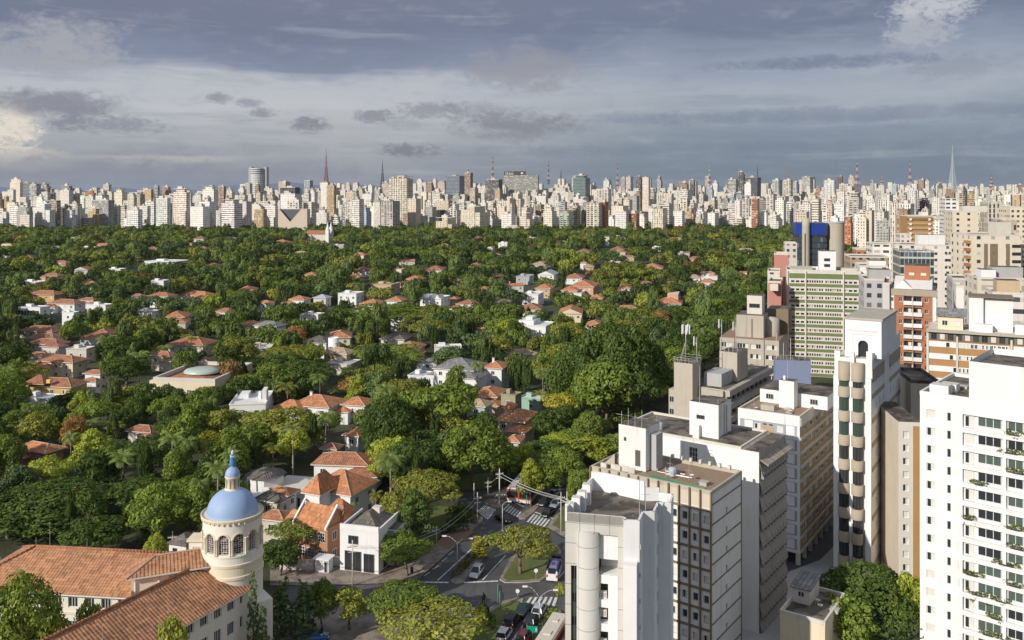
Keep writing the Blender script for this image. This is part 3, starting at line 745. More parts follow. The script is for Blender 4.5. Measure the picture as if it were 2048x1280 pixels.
# far ring (rows 455-560)
H('white house with a stepped flat roof low before the skyline', 996, 1022, 487, 6.5, 'flat', 'whiteroof', vis=4)
H('small white cube house with dark openings below the pale towers', 1304, 1331, 496, 6.5, 'flat', 'whiteroof', vis=4)
H('wide tan house with orange awnings left of the blue topped tower', 1476, 1519, 500, 7, 'hip', 'tantile', 'cream', vis=10)
H('beige flat roofed house deep in the trees left of the tan house', 1355, 1389, 508, 6, 'flat', 'roofdeck', 'beige', vis=8)
H('far red roof right of the tall white slab pylon', 1220, 1258, 500, 6, 'hip', 'oldterra', 'beige', vis=3, win=False)
H('far weathered roof left of the tall white slab pylon', 1152, 1188, 504, 6, 'hip', 'oldterra', 'beige', vis=3, win=False)
H('far cottage with an orange gable under the pale curved apartment block', 974, 990, 496, 6, 'gable', 'orange', 'white', vis=5, win=False)
H('far thin red roof just left of the stepped white house', 1052, 1072, 493, 6, 'hip', 'terra', 'beige', vis=2, win=False)
H('long white pavilion with a thin flat roof among dark trees', 289, 379, 525, 6, 'flat', 'whiteroof', 'white', vis=5)
H('white box house with a red roof strip left of the long pavilion', 212, 253, 540, 6.5, 'flat', 'whiteroof', 'white', vis=6)
H('pair of white houses with a red roof at the far left', 40, 95, 566, 6.5, 'flat', 'whiteroof', 'white', vis=8)
H('tiny red roof lone in the far woods left of the twin spires', 373, 388, 488, 7, 'hip', 'terra', 'beige', vis=3, win=False)
H('far white strip house at the left edge of the woods', 0, 18, 514, 6, 'flat', 'whiteroof', 'white', vis=5, win=False)
H('far white house below the first skyline towers on the left', 160, 196, 496, 6.5, 'flat', 'whiteroof', 'white', vis=4, win=False)
H('cream stepped house with a tan roof left of the pink blossom tree', 786, 810, 540, 6, 'flat', 'tantile', 'cream', vis=9)
H('low grey slab roofed house in the middle distance', 1032, 1070, 555, 5, 'flat', 'bluegrey', 'grey', vis=6)
H('low white house between two dark trees right of the grey slab', 1076, 1121, 550, 5.5, 'gable', 'bluegrey', 'white', vis=7)
H('orange house with a pointed turret roof', 694, 727, 554, 6.5, 'hip', 'orange', 'salmon', vis=8, chimney=True)
H('wide orange roofed house without visible walls', 811, 851, 559, 5.5, 'hip', 'orange', 'tan', vis=5)
H('tan block with an orange upper storey', 741, 800, 572, 6, 'flat', 'tantile', 'tan', vis=9)
H('small orange roof by itself right of the tan block', 905, 925, 562, 5.5, 'hip', 'orange', 'tan', vis=4)
H('small orange roof above the gabled white house', 989, 1008, 553, 5.5, 'hip', 'orange', 'tan', vis=3)
H('tiny orange roof in trees right of the salmon mansion', 1160, 1178, 526, 5.5, 'hip', 'orange', 'white', vis=3, win=False)
H('far orange gable at the foot of the concrete office', 1480, 1500, 545, 5.5, 'gable', 'orange', 'white', vis=5, win=False)
H('low white house by a dark road near the apartment towers', 1377, 1410, 556, 5, 'hip', 'tantile', 'white', vis=5)
H('white walled house with an orange roof by the dark road', 1403, 1438, 565, 5, 'hip', 'orange', 'white', vis=7)
# middle ring (rows 560-660)
H('salmon mansion with a broad orange hipped roof', 1141, 1206, 574, 7, 'hip', 'orange', 'salmon', vis=14, chimney=True)
H('long low white house in front of the salmon mansion', 1132, 1176, 589, 4, 'flat', 'tantile', 'white', vis=8)
H('low orange roof right of the long low white house', 1180, 1214, 597, 4.5, 'hip', 'orange', 'tan', vis=5)
H('orange roofed cottage with a tall white gable', 1010, 1056, 571, 6, 'gable', 'orange', 'white', yaw=12, ff=.8, vis=10, chimney=True)
H('narrow tan house with an orange roof left of the white gable', 958, 980, 578, 7, 'hip', 'orange', 'tan', vis=12)
H('orange roofed house left of the salmon mansion', 1071, 1112, 577, 6, 'hip', 'orange', 'tan', vis=8)
H('white two storey villa below the orange cottage', 1044, 1090, 592, 6, 'flat', 'whiteroof', 'white', vis=9)
H('low tan roofed house half hidden below the narrow tan house', 991, 1022, 606, 4, 'hip', 'tantile', 'cream', vis=5)
H('small white house with an orange awning right of the mansion', 1237, 1268, 577, 5.5, 'hip', 'orange', 'white', vis=9)
H('white cottage with a steep orange roof left of the dark road', 1336, 1358, 565, 6, 'gable', 'orange', 'white', yaw=10, vis=11)
H('wide orange roofed house with a pink upper block', 1317, 1380, 608, 5.5, 'hip', 'orange', 'white', vis=16)
H('white classical house with three gables and dark arches', 840, 900, 600, 7, 'flat', 'whiteroof', 'white_clean', vis=14)
H('orange roof beside the white classical house', 897, 921, 599, 5, 'hip', 'orange', 'tan', vis=8)
H('orange roofed house left of the white classical house', 721, 770, 608, 4.8, 'hip', 'orange', 'white', vis=6)
H('big white box villa at the centre of the left wood', 676, 728, 590, 7, 'flat', 'whiteroof', 'white', vis=14)
H('white gabled pavilion below the big white box villa', 704, 732, 624, 6, 'gable', 'bluegrey', 'white', yaw=8, vis=11)
H('pale blue roofed house left of the big white box villa', 627, 662, 596, 5, 'hip', 'bluegrey', 'pale', vis=7)
H('large orange hipped roof left of the pale blue roof', 577, 621, 600, 5.5, 'hip', 'orange', 'white', vis=9)
H('low orange roofed house left of the large orange hipped roof', 516, 549, 607, 4.5, 'hip', 'orange', 'white', vis=9)
H('yellow walled house with a red hipped roof at the far left', 55, 131, 590, 5.5, 'hip', 'terra', 'ochre', vis=9)
H('long red roofed house with white walls below the yellow one', 97, 171, 608, 5, 'hip', 'terra', 'white', vis=12)
H('low red roofed house left of the flat white strip', 158, 199, 601, 4.5, 'hip', 'terra', 'white', vis=6)
H('red hipped roof with white walls above the flat white strip', 260, 293, 593, 5.5, 'hip', 'terra', 'white', vis=8)
H('white house with a red roof and a tall end wall', 297, 353, 593, 6.5, 'hip', 'terra', 'white', vis=12)
H('white modern villa with a ribbon of blue windows', 34, 100, 618, 7.5, 'flat', 'bluegrey', 'white_clean', vis=22)
H('white cube house with one dark window strip', 124, 158, 628, 6.5, 'flat', 'whiteroof', 'white_clean', vis=16)
H('flat white strip house with a dark slot', 174, 227, 613, 5.5, 'flat', 'whiteroof', 'white', vis=13)
H('small white pavilion with a big flat white roof', 273, 321, 626, 5, 'flat', 'whiteroof', 'white', vis=12)
H('red roofed white house above the russet tree', 431, 474, 624, 5.5, 'hip', 'terra', 'white', vis=7)
H('orange and white house beside the grey hipped roof', 480, 526, 650, 6, 'hip', 'orange', 'white', vis=14)
H('white house under a wide grey hipped roof', 508, 572, 653, 6, 'hip', 'greytile', 'white', yaw=-20, vis=12)
H('orange roofed house with a white gable near the big dome tree', 952, 980, 658, 5.5, 'gable', 'orange', 'white', yaw=10, vis=9)
H('white modernist villa of stacked cubes', 1048, 1110, 656, 7, 'flat', 'whiteroof', 'white_clean', yaw=-20, vis=20)
H('flat orange roof with a white wall above the big dome tree', 1170, 1218, 653, 4.5, 'hip', 'orange', 'white', vis=6)
H('low weathered red roof topmost of the left row', 40, 131, 664, 4.5, 'hip', 'oldterra', 'pale', vis=5)
H('second weathered red roof of the left row', 56, 128, 678, 4.2, 'hip', 'oldterra', 'pale', vis=5)
H('third weathered red roof of the left row, lowest', 58, 137, 689, 4.2, 'hip', 'oldterra', 'pale', vis=6)
H('dark grey hipped roof in the trees left of the orange one', 762, 828, 679, 5, 'hip', 'darktile', 'pale', vis=4)
H('bright orange roof behind the grey roofed mansion', 790, 850, 698, 4.5, 'hip', 'orange', 'tan', vis=4)
H('grey roofed house with a white block above the tan house', 606, 672, 686, 6, 'hip', 'darktile', 'white', vis=6)
# near ring (rows 700-1000)
H('tan house with a brown roof and a round white stair', 648, 712, 708, 6.5, 'hip', 'tantile', 'tan', yaw=-22, vis=12, chimney=True)
H('low pale flat roof below the tan house', 652, 722, 733, 3.5, 'flat', 'bluegrey', 'pale', vis=6)
H('red roofed cream house with a low pitch left of the palms', 79, 174, 725, 5.5, 'hip', 'terra', 'cream', vis=15)
H('small white house with a red roof at the left edge of the palms', 58, 104, 712, 5.5, 'hip', 'terra', 'white', vis=22)
H('sprawling red roofed house with ochre walls', 42, 166, 774, 5.5, 'hip', 'oldterra', 'ochre', yaw=-10, ff=.8, vis=20)
H('small white annexe with a red roof beside the sprawling house', 167, 202, 763, 4.5, 'hip', 'terra', 'white', vis=13)
H('red roof with a white fascia above the small annexe', 170, 213, 748, 4.5, 'hip', 'terra', 'white', vis=5)
H('low white sheds in front of the ochre walls', 30, 128, 803, 3.0, 'flat', 'bluegrey', 'white', vis=6, win=False)
H('red roof with shaded walls among tall palms', 302, 354, 712, 5.5, 'hip', 'terra', 'pale', vis=6)
H('steep red roof with a white gable right of the palms', 401, 423, 722, 5.5, 'gable', 'terra', 'white', yaw=10, vis=8)
H('white cubic villa with a tall chimney wall', 459, 547, 812, 6.5, 'flat', 'whiteroof', 'white_clean', yaw=8, ff=.82, vis=24)
H('orange brick cottage with a hipped roof and skylights', 35, 117, 905, 5.5, 'hip', 'orange', 'brickw', yaw=-25, vis=26)
H('low red roof glimpsed between light green trees', 256, 320, 864, 4.2, 'hip', 'oldterra', 'pale', vis=6)
H('long red roof running away beside the tall palms', 155, 236, 975, 4.5, 'hip', 'terra', 'white', yaw=38, ff=.35, vis=8)
H('cluster house with a double orange hipped roof', 582, 689, 815, 5.2, 'hip', 'orange', 'white', yaw=-16, vis=12, chimney=True)
H('orange roofed wing right of the double hipped roof', 685, 747, 811, 5, 'hip', 'orange', 'white', vis=8)
H('long orange roof with a white gutter running to the viewer', 690, 742, 872, 4.5, 'hip', 'orange', 'white', yaw=-20, ff=.5, vis=9)
H('long red hipped roof with a low white wall', 628, 751, 931, 4.5, 'hip', 'terra', 'white', yaw=-6, ff=.86, vis=12)
H('small red roof behind the long red hipped one', 645, 682, 898, 4.0, 'hip', 'oldterra', 'pale', vis=3)
H('bright orange hipped house with white walls by the brick house', 618, 751, 990, 5.2, 'hip', 'orange', 'white_clean', yaw=-24, ff=.62, vis=40, rise=3.1)
H('grey hipped mansion with long white walls', 868, 972, 741, 8, 'hip', 'greytile', 'white_clean', yaw=-18, ff=.75, vis=30)
H('white wing with an orange roof right of the mansion', 968, 1018, 737, 7.5, 'hip', 'orange', 'white', yaw=-18, vis=28, chimney=True)
H('grey gabled house left of the mansion', 836, 890, 722, 6, 'gable', 'greytile', 'white', yaw=15, vis=10)
H('white terrace pavilion below the grey gabled house', 816, 868, 757, 4, 'flat', 'bluegrey', 'white', vis=14)
H('orange hipped roof peeping over the grey tiled house', 950, 1010, 794, 5, 'hip', 'orange', 'tan', vis=4)
H('pale blue house under an old grey tiled roof', 934, 984, 813, 6, 'hip', 'tantile', 'bluegrey', yaw=-22, vis=30)
H('olive box house with dark roof tanks', 1002, 1043, 796, 7, 'flat', 'roofdeck', 'olivew', yaw=-25, vis=24)
H('sea green walled yard building by the olive box', 1040, 1094, 804, 3.6, 'flat', 'whiteroof', 'greenw', yaw=-25, ff=.8, vis=22)
H('terracotta house with beige walls and a small upper roof', 994, 1070, 844, 5, 'hip', 'orange', 'beige', yaw=-18, vis=12)
H('orange roof in the trees below the terracotta house', 1014, 1046, 884, 5, 'hip', 'orange', 'white', vis=14)
H('grey roofed shed beside the blue dome', 512, 580, 1004, 4.2, 'hip', 'darktile', 'beige', yaw=-20, vis=10)
H('small orange roof between the dome and the brick house', 536, 593, 990, 4.6, 'hip', 'orange', 'white', yaw=-20, vis=10)
H('orange roof just right of the dome', 520, 584, 1040, 4.6, 'hip', 'terra', 'beige', yaw=-15, vis=10)
for nm, pyl, Yd in (('tall white slab pylon rising from the trees', (1210, 1219, 475), 1050),):
    x = (1214-CX)/F*Yd; zt = CH-(475-HZ)/F*Yd
    mb = MB(); mb.box(-2.6, 2.6, -.9, .9, 0, zt, M['white']); mb.box(-2.9,2.9,-1.2,1.2,zt,zt+.8,M['white']); mb.box(-.5,.5,-1.0,-.9,2,zt-2,M['pale'])
    o = mb.build('water_tower', None, (x, Yd, 0)); tag(o, nm, 'water tower')
    HOUSES.append((nm, (1207, 473, 1221, 500), x, Yd, 4, 0, 4, 4, o))
# ------------------------------------------------------------------ houses with shapes of their own
def keep(short, rect, o, r=8):
    HOUSES.append((short, rect, o.location.x, o.location.y, r, 0, r, r, o))
# flat museum with an oval skylight: parapet ring, sunken tiled deck, glass dome
L, w_, d = fitbox(306, 430, 466, 262, R(-8), 8.0)
o = empty('museum', (L[0], L[1], 0), R(-8), 'flat cream museum building with parapet and oval glass skylight', 'museum')
d = 26
mb = MB(); mb.box(0, w_, 0, d, -.5, 7, M['cream'], top=M['oldterra'])
for a in ((0,w_,0,.7), (0,w_,d-.7,d), (0,.7,.7,d-.7), (w_-.7,w_,.7,d-.7)): mb.box(*a, 7, 8.1, M['pale'])
mb.box(-3.5, 0, 4, d-3, -.5, 6.2, M['cream'], top=M['pale']); mb.build('wall', o)
rb = MB(); rb.hip(2.5, w_-2.5, 3, d-3, 7.05, .9, M['terra'], inset=4, thick=.05); rb.build('roof', o)
sb = MB(); prof = [(1.0,0),(1.0,.35),(.9,.9),(.6,1.3),(.25,1.45),(.01,1.5)]
sb.lathe([(r_*5.6, z) for r_, z in prof], plain('milky_skylight_glass', (0.42,0.50,0.45), 0.35), 40)
so = sb.build('skylight', o, (w_*.52, d*.40, 7.9)); so.scale = (1, .85, 1.0)
for i in range(6): put_window(o, 'f', 2+i*(w_-5)/5, 2.5, 1.4, 2.2, style='grid', inset=-.03)
keep('the flat museum with an oval skylight', (304, 728, 466, 768), o, 24)
# villa with terraces round an octagonal roof, behind the dome
c = ground(530, 975, 3.5)
o = empty('villa', (c.x-1, c.y+4, 0), R(-12), 'white terraced villa with a grey octagonal roof behind the dome', 'villa')
mb = MB(); oc = [(3.7*math.cos(R(22.5+45*i)), 3.7*math.sin(R(22.5+45*i))) for i in range(8)]
mb.prism(oc, -.5, 5.0, M['white']); mb.box(-16, -5, -6, 3, -.5, 3.2, M['white'], top=M['roofdeck']); mb.box(2, 11, -5, 6, -.5, 3.0, M['white_clean'], top=M['pale']); mb.build('wall', o)
rb = MB(); o8 = [(4.4*math.cos(R(22.5+45*i)), 4.4*math.sin(R(22.5+45*i)), 5.0) for i in range(8)]
rb.add(o8+[(0,0,6.6)], [(i,(i+1)%8,8) for i in range(8)], M['darktile']); rb.build('roof', o)
tb = MB(); tb.box(2, 11.2, -5.2, -5.0, 3, 4.1, M['frame']); tb.box(11.0, 11.2, -5, 6, 3, 4.1, M['frame']); tb.box(-16.2,-5,-6.2,-6,3.2,3.8,M['frame']); tb.box(-8,2,-8,-5,2.8,3.0,M['white_clean'], bottom=True); tb.build('balustrade', o)
for a in (3.2, 6.2, 9): put_window(o, 'f', a, .4, 1.3, 2.1, inset=-5.04)
keep('the white terraced villa behind the dome', (500, 930, 583, 975), o, 8)
# small church with twin spires far off
Yd = 1120; x = (650-CX)/F*Yd
o = empty('church', (x, Yd, 0), R(-15), 'far church with a red roof and twin white spires', 'church')
mb = MB(); mb.box(-24, 4, -6, 6, -1, 11, M['pale']); mb.build('nave_wall', o)
rb = MB(); rb.gable(-25, 4, -7, 7, 11, 4.5, M['terra'], M['pale']); rb.build('roof', o)
for yy in (-4.6, 4.6):
    sb = MB(); sb.box(4, 8.4, yy-2.2, yy+2.2, -1, 17, M['white']); sb.lathe([(2.4,17),(2.0,19.5),(1.3,20),(1.2,22.5),(.5,24.5),(.03,28)], M['white'], 10, (6.2, yy)); sb.build('spire', o)
keep('the far church with twin spires', (612, 466, 672, 484), o, 10)
# pink upper block, white classical gables, ribbon of blue windows: pieces that belong to houses already built
def hfind(s): return next(h for h in HOUSES if h[8].get('label', '').startswith(s))
h = hfind('wide orange roofed house with a pink'); mb = MB(); mb.box(h[6]*.35, h[6]*.85, h[7]*.45, h[7]*1.2, 5.4, 9.6, M['salmon'], top=M['pale']); mb.build('upper_block', h[8])
h = hfind('white classical house'); mb = MB()
for i in range(3):
    a = h[6]*(.04+.33*i); b = a+h[6]*.27; mb.add([(a,-.3,7.4),(b,-.3,7.4),((a+b)/2,-.3,9.6),(a,h[7]*.5,7.4),(b,h[7]*.5,7.4),((a+b)/2,h[7]*.5,9.6)], [(0,1,2),(1,4,5,2),(3,0,2,5),(4,3,5)], M['white_clean'])
mb.build('gable_front', h[8])
h = hfind('white modern villa with a ribbon'); mb = MB()
for i in range(7): a = h[6]*(.06+.13*i); mb.box(a, a+h[6]*.10, -.16, -.04, 4.2, 6.6, M['greenglass'])
mb.build('ribbon_window', h[8])
h = hfind('white modernist villa'); mb = MB(); mb.box(-h[6]*.35, h[6]*.35, h[7]*.2, h[7]*.9, 0, 9.3, M['white_clean'], top=M['whiteroof']); mb.box(-h[6]*.1, h[6]*.2, h[7]*.4, h[7]*.8, 9.3, 10.6, M['white_clean']); mb.build('upper_block', h[8])
h = hfind('white cubic villa with'); mb = MB(); mb.box(h[6]*.86, h[6]*.98, h[7]*.2, h[7]*.45, 6.5, 10.2, M['white_clean']); mb.box(h[6]*.70, h[6]*.78, h[7]*.4, h[7]*.55, 6.9, 8.8, M['white_clean']); mb.build('chimney', h[8])
mb = MB(); mb.box(h[6]*.22, h[6]*.72, -3.4, -.02, -.5, 3.9, M['white_clean'], top=M['whiteroof']); mb.build('porch', h[8])
h = hfind('tan house with a brown roof'); mb = MB(); mb.lathe([(1.9,0),(1.9,11.2),(1.75,11.2),(1.75,10.6),(.01,10.6)], M['white_clean'], 20, (h[6]*.12, h[7]*.7)); mb.build('round_stair', h[8])
h = hfind('grey hipped mansion'); W_, D_ = h[6], h[7]
mb = MB()
for i in range(3): mb.box(W_*(.58+.14*i), W_*(.58+.14*i)+1.9, -1.2, 0, 3.6, 3.8, M['white_clean'], bottom=True); mb.box(W_*(.58+.14*i), W_*(.58+.14*i)+1.9, -1.22, -1.12, 3.8, 4.7, M['frame'])
mb.build('balcony', h[8])
mb = MB(); mb.box(-W_*.28, 0, D_*.1, D_*.8, -.5, 4.4, M['white_clean'], top=M['pale']); mb.box(-W_*.28,-W_*.26,D_*.1,D_*.8,4.4,5.3,M['frame']); mb.box(-W_*.28,0,D_*.1-.1,D_*.1,4.4,5.3,M['frame']); mb.build('side_terrace', h[8])
h = hfind('cluster house with a double'); mb = MB(); mb.hip(-5, h[6]*.45, -4, h[7]*.5, 4.6, 2.0, M['orange'], edge=M['frame']); mb.box(-4.4, h[6]*.45-.6, -3.4, -.02, -.5, 4.4, M['white']); mb.build('porch_roof', h[8])
h = hfind('sprawling red roofed'); mb = MB(); mb.hip(h[6]*.12, h[6]*.55, -2.0, h[7]*.55, 6.4, 2.2, M['oldterra'], edge=M['ochre']); mb.box(h[6]*.55, h[6]*.62, -.8, .4, 6.5, 7.6, plain('yellow_dormer', (0.75,0.5,0.12))); mb.build('upper_roof', h[8])
h = hfind('terracotta house with beige'); mb = MB(); mb.box(h[6]*.1, h[6]*.4, h[7]*.3, h[7]*.7, 5, 7.4, M['beige']); mb.hip(h[6]*.1-.4, h[6]*.4+.4, h[7]*.3-.4, h[7]*.7+.4, 7.4, 1.1, M['orange']); mb.build('upper_storey', h[8])
h = hfind('bright orange hipped house'); mb = MB(); mb.hip(h[6]*.15, h[6]*.62, -4.6, h[7]*.3, 6.0, 3.2, M['orange'], edge=M['frame']); mb.box(h[6]*.15+.6, h[6]*.62-.6, -4.0, -.02, -.5, 5.8, M['white_clean']); mb.build('front_wing', h[8])

# orange brick house with parapet gables and a turret
L, w_, d = fitbox(590, 655, 694, F*(CH-6.2)/(1058-HZ), R(-28), 6.2)
o = empty('brick_house', (L[0], L[1], 0), R(-28), 'tall orange brick house with white parapet gables and a small turret roof', 'house')
mb = MB(); mb.box(0, w_, 0, d, -.5, 6.2, M['brickw']); mb.box(-3.2, 0, 1.0, d*.6, -.5, 5.0, M['brickw']); mb.build('wall', o)
rb = MB(); rb.gable(0.3, w_-.3, -.5, d+.5, 6.2, 2.8, M['orange'], M['brickw'], 'x'); rb.hip(-3.8, .2, .6, d*.6+.4, 5.0, 2.4, M['orange']); rb.build('roof', o)
pb = MB()
for xx in (-.12, w_-.2):
    pb.add([(xx,-.6,6.1),(xx+.34,-.6,6.1),(xx+.34,d/2,9.3),(xx,d/2,9.3),(xx,-.6,6.5),(xx+.34,-.6,6.5),(xx+.34,d/2,9.6),(xx,d/2,9.6)], [(0,1,5,4),(1,2,6,5),(3,0,4,7),(4,5,6,7)], M['white_clean'])
    pb.add([(xx,d+.6,6.1),(xx+.34,d+.6,6.1),(xx+.34,d/2,9.3),(xx,d/2,9.3),(xx,d+.6,6.5),(xx+.34,d+.6,6.5),(xx+.34,d/2,9.6),(xx,d/2,9.6)], [(0,1,5,4),(1,2,6,5),(3,0,4,7),(4,5,6,7)], M['white_clean'])
pb.build('parapet', o)
tb = MB(); tb.box(w_*.55, w_*1.05, d*.75, d*1.25, -.5, 7.6, M['brickw']); tb.hip(w_*.55-.4, w_*1.05+.4, d*.75-.4, d*1.25+.4, 7.6, 2.0, M['terra']); tb.build('turret', o)
for z in (.6, 3.7):
    for a in (.8, w_*.4, w_*.72): put_window(o, 'f', a, z, 1.5, 1.7, style='grid', inset=-.03)
    for a in (1.2, d*.6): put_window(o, 'r', a, z, 1.2, 1.6, w_, d, style='two', inset=-.03)
keep('the orange brick house', (586, 1005, 694, 1115), o, 8)
# white corner shop building with a grey hipped roof
L, w_, d = fitbox(680, 757, 797, F*(CH-7.0)/(1066-HZ), R(-15), 7.0)
o = empty('corner_building', (L[0], L[1], 0), R(-15), 'white two storey corner building with shop windows and a dark patched roof', 'building')
mb = MB(); mb.box(0, w_, 0, d, -.5, 7.0, M['white_clean'], top=M['roofdeck']); mb.box(w_, w_+1.6, d*.45, d*1.25, -.5, 6.2, M['white_clean'], top=M['roofdeck']); mb.build('wall', o)
rb = MB(); rb.hip(.8, w_-.5, .8, d-.3, 7.02, 2.0, M['darktile'], thick=.02)
rb.box(0, w_, -.08, .25, 7, 7.9, M['white_clean']); rb.box(0, .25, .25, d, 7, 7.5, M['white_clean']); rb.box(w_-.25, w_+.05, .25, d, 7, 7.5, M['white_clean']); rb.box(w_*.5,w_*.7,d*.6,d*.75,8.2,9.2,M['pale']); rb.build('roof', o)
put_window(o, 'f', .9, .2, 3.0, 3.3, style='three', frame='darkframe', inset=-.04, name='shop_window'); put_window(o, 'f', w_*.62, .2, 1.9, 3.1, style='two', frame='darkframe', inset=-.04, name='shop_window')
put_window(o, 'f', w_*.22, 4.7, 1.8, 1.4, style='three', frame='darkframe', inset=-.03); put_window(o, 'r', 2.0, .3, 1.6, 3.0, w_, d, style='two', frame='darkframe', inset=-.03); put_window(o, 'r', 2.5, 4.5, .9, 1.3, w_, d, inset=-.03)
keep('the white corner building', (676, 1012, 797, 1138), o, 9)
# ------------------------------------------------------------------ further houses, half hidden in the wood
r4 = random.Random(404); nsc = 0; tries = 0; tally = {}
while nsc < 60 and tries < 4000:
    tries += 1
    py = 476+(705-476)*r4.random()**1.2; px = r4.uniform(5, 1500-(py-476)*.9)
    wd = (26+(py-476)*.20)*r4.uniform(.75, 1.5)
    if any(h[1][0]-wd*.6 < px+wd/2 and px+wd/2 < h[1][2]+wd*.6 and abs(h[1][3]-py) < 12+wd*.22 for h in HOUSES) or 1085 < px < 1345 and py > 630: continue
    typ = r4.choices(['hip','hip','gable','flat'], [6,3,1,2.6])[0]; roof = 'whiteroof' if typ == 'flat' else r4.choices(['terra','oldterra','orange','tantile','greytile'], [4,3,4,1,.7])[0]; wall = r4.choices(['white','cream','pale','tan'], [6,2,2,1])[0]
    ref = min(HOUSES, key=lambda h: abs((h[1][0]+h[1][2])/2-px)+2.5*abs(h[1][3]-py)); rel = 'left of' if px < (ref[1][0]+ref[1][2])/2 else 'right of'
    rn = ref[8]['label'].replace(',', '').split(); 
    key = (typ, roof, rel, ref[0])
    if key in tally or 'half hidden' in ref[8]['label']: continue
    tally[key] = 1
    kind = {'hip': 'roof', 'gable': 'gabled roof', 'flat': 'flat roofed house'}[typ]
    head = f"half hidden {'' if typ == 'flat' else ROOFW[roof]+' '}{'white ' if typ == 'flat' else ''}{kind} {rel} the".split()
    house(' '.join(head+rn[:16-len(head)]), px-wd/2, px+wd/2, py, r4.uniform(3.6, 5.2), typ, roof, wall, yaw=r4.choice([-20,-12,-6,8]), vis=1)
    nsc += 1
print('scattered houses', nsc)
# ------------------------------------------------------------------ skyline of towers
FA = [facade('facade_punched', 3.0, 3.0, .46, .46), facade('facade_wide', 4.2, 3.0, .66, .44), facade('facade_ribbon', 3.2, 3.1, .8, .40, mode='band'),
      facade('facade_slim', 2.4, 3.0, .34, .58), facade('facade_balcony', 5.5, 3.0, .60, .55, (0.06,0.055,0.05), band=(0.60,0.58,0.54)),
      facade('facade_vertical', 2.6, 3.3, .44, .96, (0.05,0.05,0.055)), facade('facade_curtain', 1.6, 3.4, .90, .80, (0.045,0.06,0.075), (0.12,0.16,0.19)),
      facade('facade_sparse', 5.2, 3.0, .26, .42)]
COLS = {'white': (0.80,0.78,0.75), 'cream': (0.74,0.67,0.56), 'pale': (0.70,0.66,0.60), 'beige': (0.60,0.52,0.41), 'grey': (0.43,0.42,0.41), 'brown': (0.34,0.24,0.17), 'brick': (0.44,0.18,0.085), 'dark': (0.13,0.12,0.12), 'tan': (0.52,0.38,0.23), 'bluegrey': (0.40,0.47,0.54), 'green': (0.30,0.42,0.36)}
COLW = {'white': 'white', 'cream': 'cream', 'pale': 'pale grey', 'beige': 'beige', 'grey': 'grey', 'brown': 'brown', 'brick': 'brick red', 'dark': 'dark', 'tan': 'tan', 'bluegrey': 'blue grey', 'green': 'green'}
TOW = []
def tower_spec(x0, x1, yt, Yd, col, fac, shape=0, label=None, yaw=None, ff=None, jit=None, extra=None):
    TOW.append(dict(x0=x0, x1=x1, yt=yt, Y=Yd, col=col, fac=fac, shape=shape, label=label, yaw=yaw, ff=ff, extra=extra))
T = tower_spec
# towers one can tell apart, left to right
T(20,46,359,1900,'cream',3,1,'tall slim cream tower with a rounded shoulder at the far left')
T(46,62,366,2000,'bluegrey',6,0,'blue glass tower behind the tall slim cream one at the far left')
T(59,82,368,1900,'grey',4,0,'grey banded tower third from the left edge')
T(81,102,368,1950,'grey',4,2,'grey banded tower with a brick foot beside the first grey one')
T(122,149,372,1900,'brown',4,2,'brown and white striped tower with a stepped crown')
T(170,192,381,1950,'brick',1,2,'brick red tower with a stepped top at the left')
T(65,111,408,1300,'white',3,3,'broad white front tower with a stepped outline at the left tree line')
T(19,44,412,1320,'white',1,0,'small white tower in front of the tall cream one')
T(40,66,430,1280,'cream',0,0,'short cream block with a pinkish side at the left tree line')
T(129,164,409,1350,'white',4,0,'white square block with green edges left of the grey slab')
T(184,229,401,1380,'grey',5,0,'wide grey ribbed slab with one blank white side')
T(228,254,379,1750,'cream',0,2,'cream tower with a flat crown behind the grey slab')
T(255,290,389,1700,'beige',5,0,'beige tower with dark vertical stripes on the left')
T(253,285,420,1290,'white',1,0,'short white block with balconies at the left tree line')
T(290,318,404,1400,'white',1,0,'white tower left of the broad sunlit white one')
T(312,341,397,1290,'white',1,0,'bright broad white slab standing forward at the tree line')
T(347,380,378,1330,'cream',1,2,'tall cream tower with balconies left of centre')
T(381,420,414,1290,'white',3,0,'low white twin block right of the tall cream tower')
T(405,436,373,1500,'white',0,2,'tall pale tower with a flat crown left of the bow tower')
T(396,432,404,1330,'white',0,0,'white block behind the low white twin block')
T(443,485,400,1290,'white',2,2,'wide white striped block with a small top floor')
T(436,452,373,1700,'brown',5,0,'brown tower peeping left of the bow tower')
T(508,534,419,1290,'tan',5,0,'golden brown ribbed block at the tree line')
T(530,556,412,1320,'white',0,0,'white block left of the wide wall with a dark notch')
T(561,601,388,1450,'white',3,0,'bright white square block above the notched wall')
T(560,600,375,1700,'dark',6,0,'dark green glass block behind the bright white square one')
T(642,660,365,1600,'white',7,0,'slim white tower at the foot of the red mast')
T(653,673,371,1420,'tan',5,0,'orange brown tower with dark ribs in front of the red mast')
T(703,728,399,1320,'white',1,0,'bright white tower at the tree line right of the red mast')
T(762,800,403,1290,'grey',4,0,'grey latticed block at the foot of the broad cream tower')
T(779,826,354,1370,'cream',1,4,'broad tall cream tower with ribs and a crenellated crown')
T(815,842,398,1330,'beige',7,0,'beige tower touching the broad tall cream one')
T(872,920,436,1270,'beige',7,3,'low stepped beige block at the tree line')
T(922,980,413,1290,'cream',0,3,'wide cream block of many windows at the tree line')
T(870,905,402,1500,'beige',7,0,'tan tower behind the low stepped block')
T(892,930,352,2200,'bluegrey',6,0,'blue glass slab with a white rim near the centre')
T(929,946,346,2100,'brown',5,0,'slim brown tower with a white sign head beside the blue glass slab')
T(971,1005,359,2000,'dark',5,0,'dark ribbed tower under a lattice mast')
T(1003,1032,428,1285,'white',3,0,'white stepped block just right of the wide cream one')
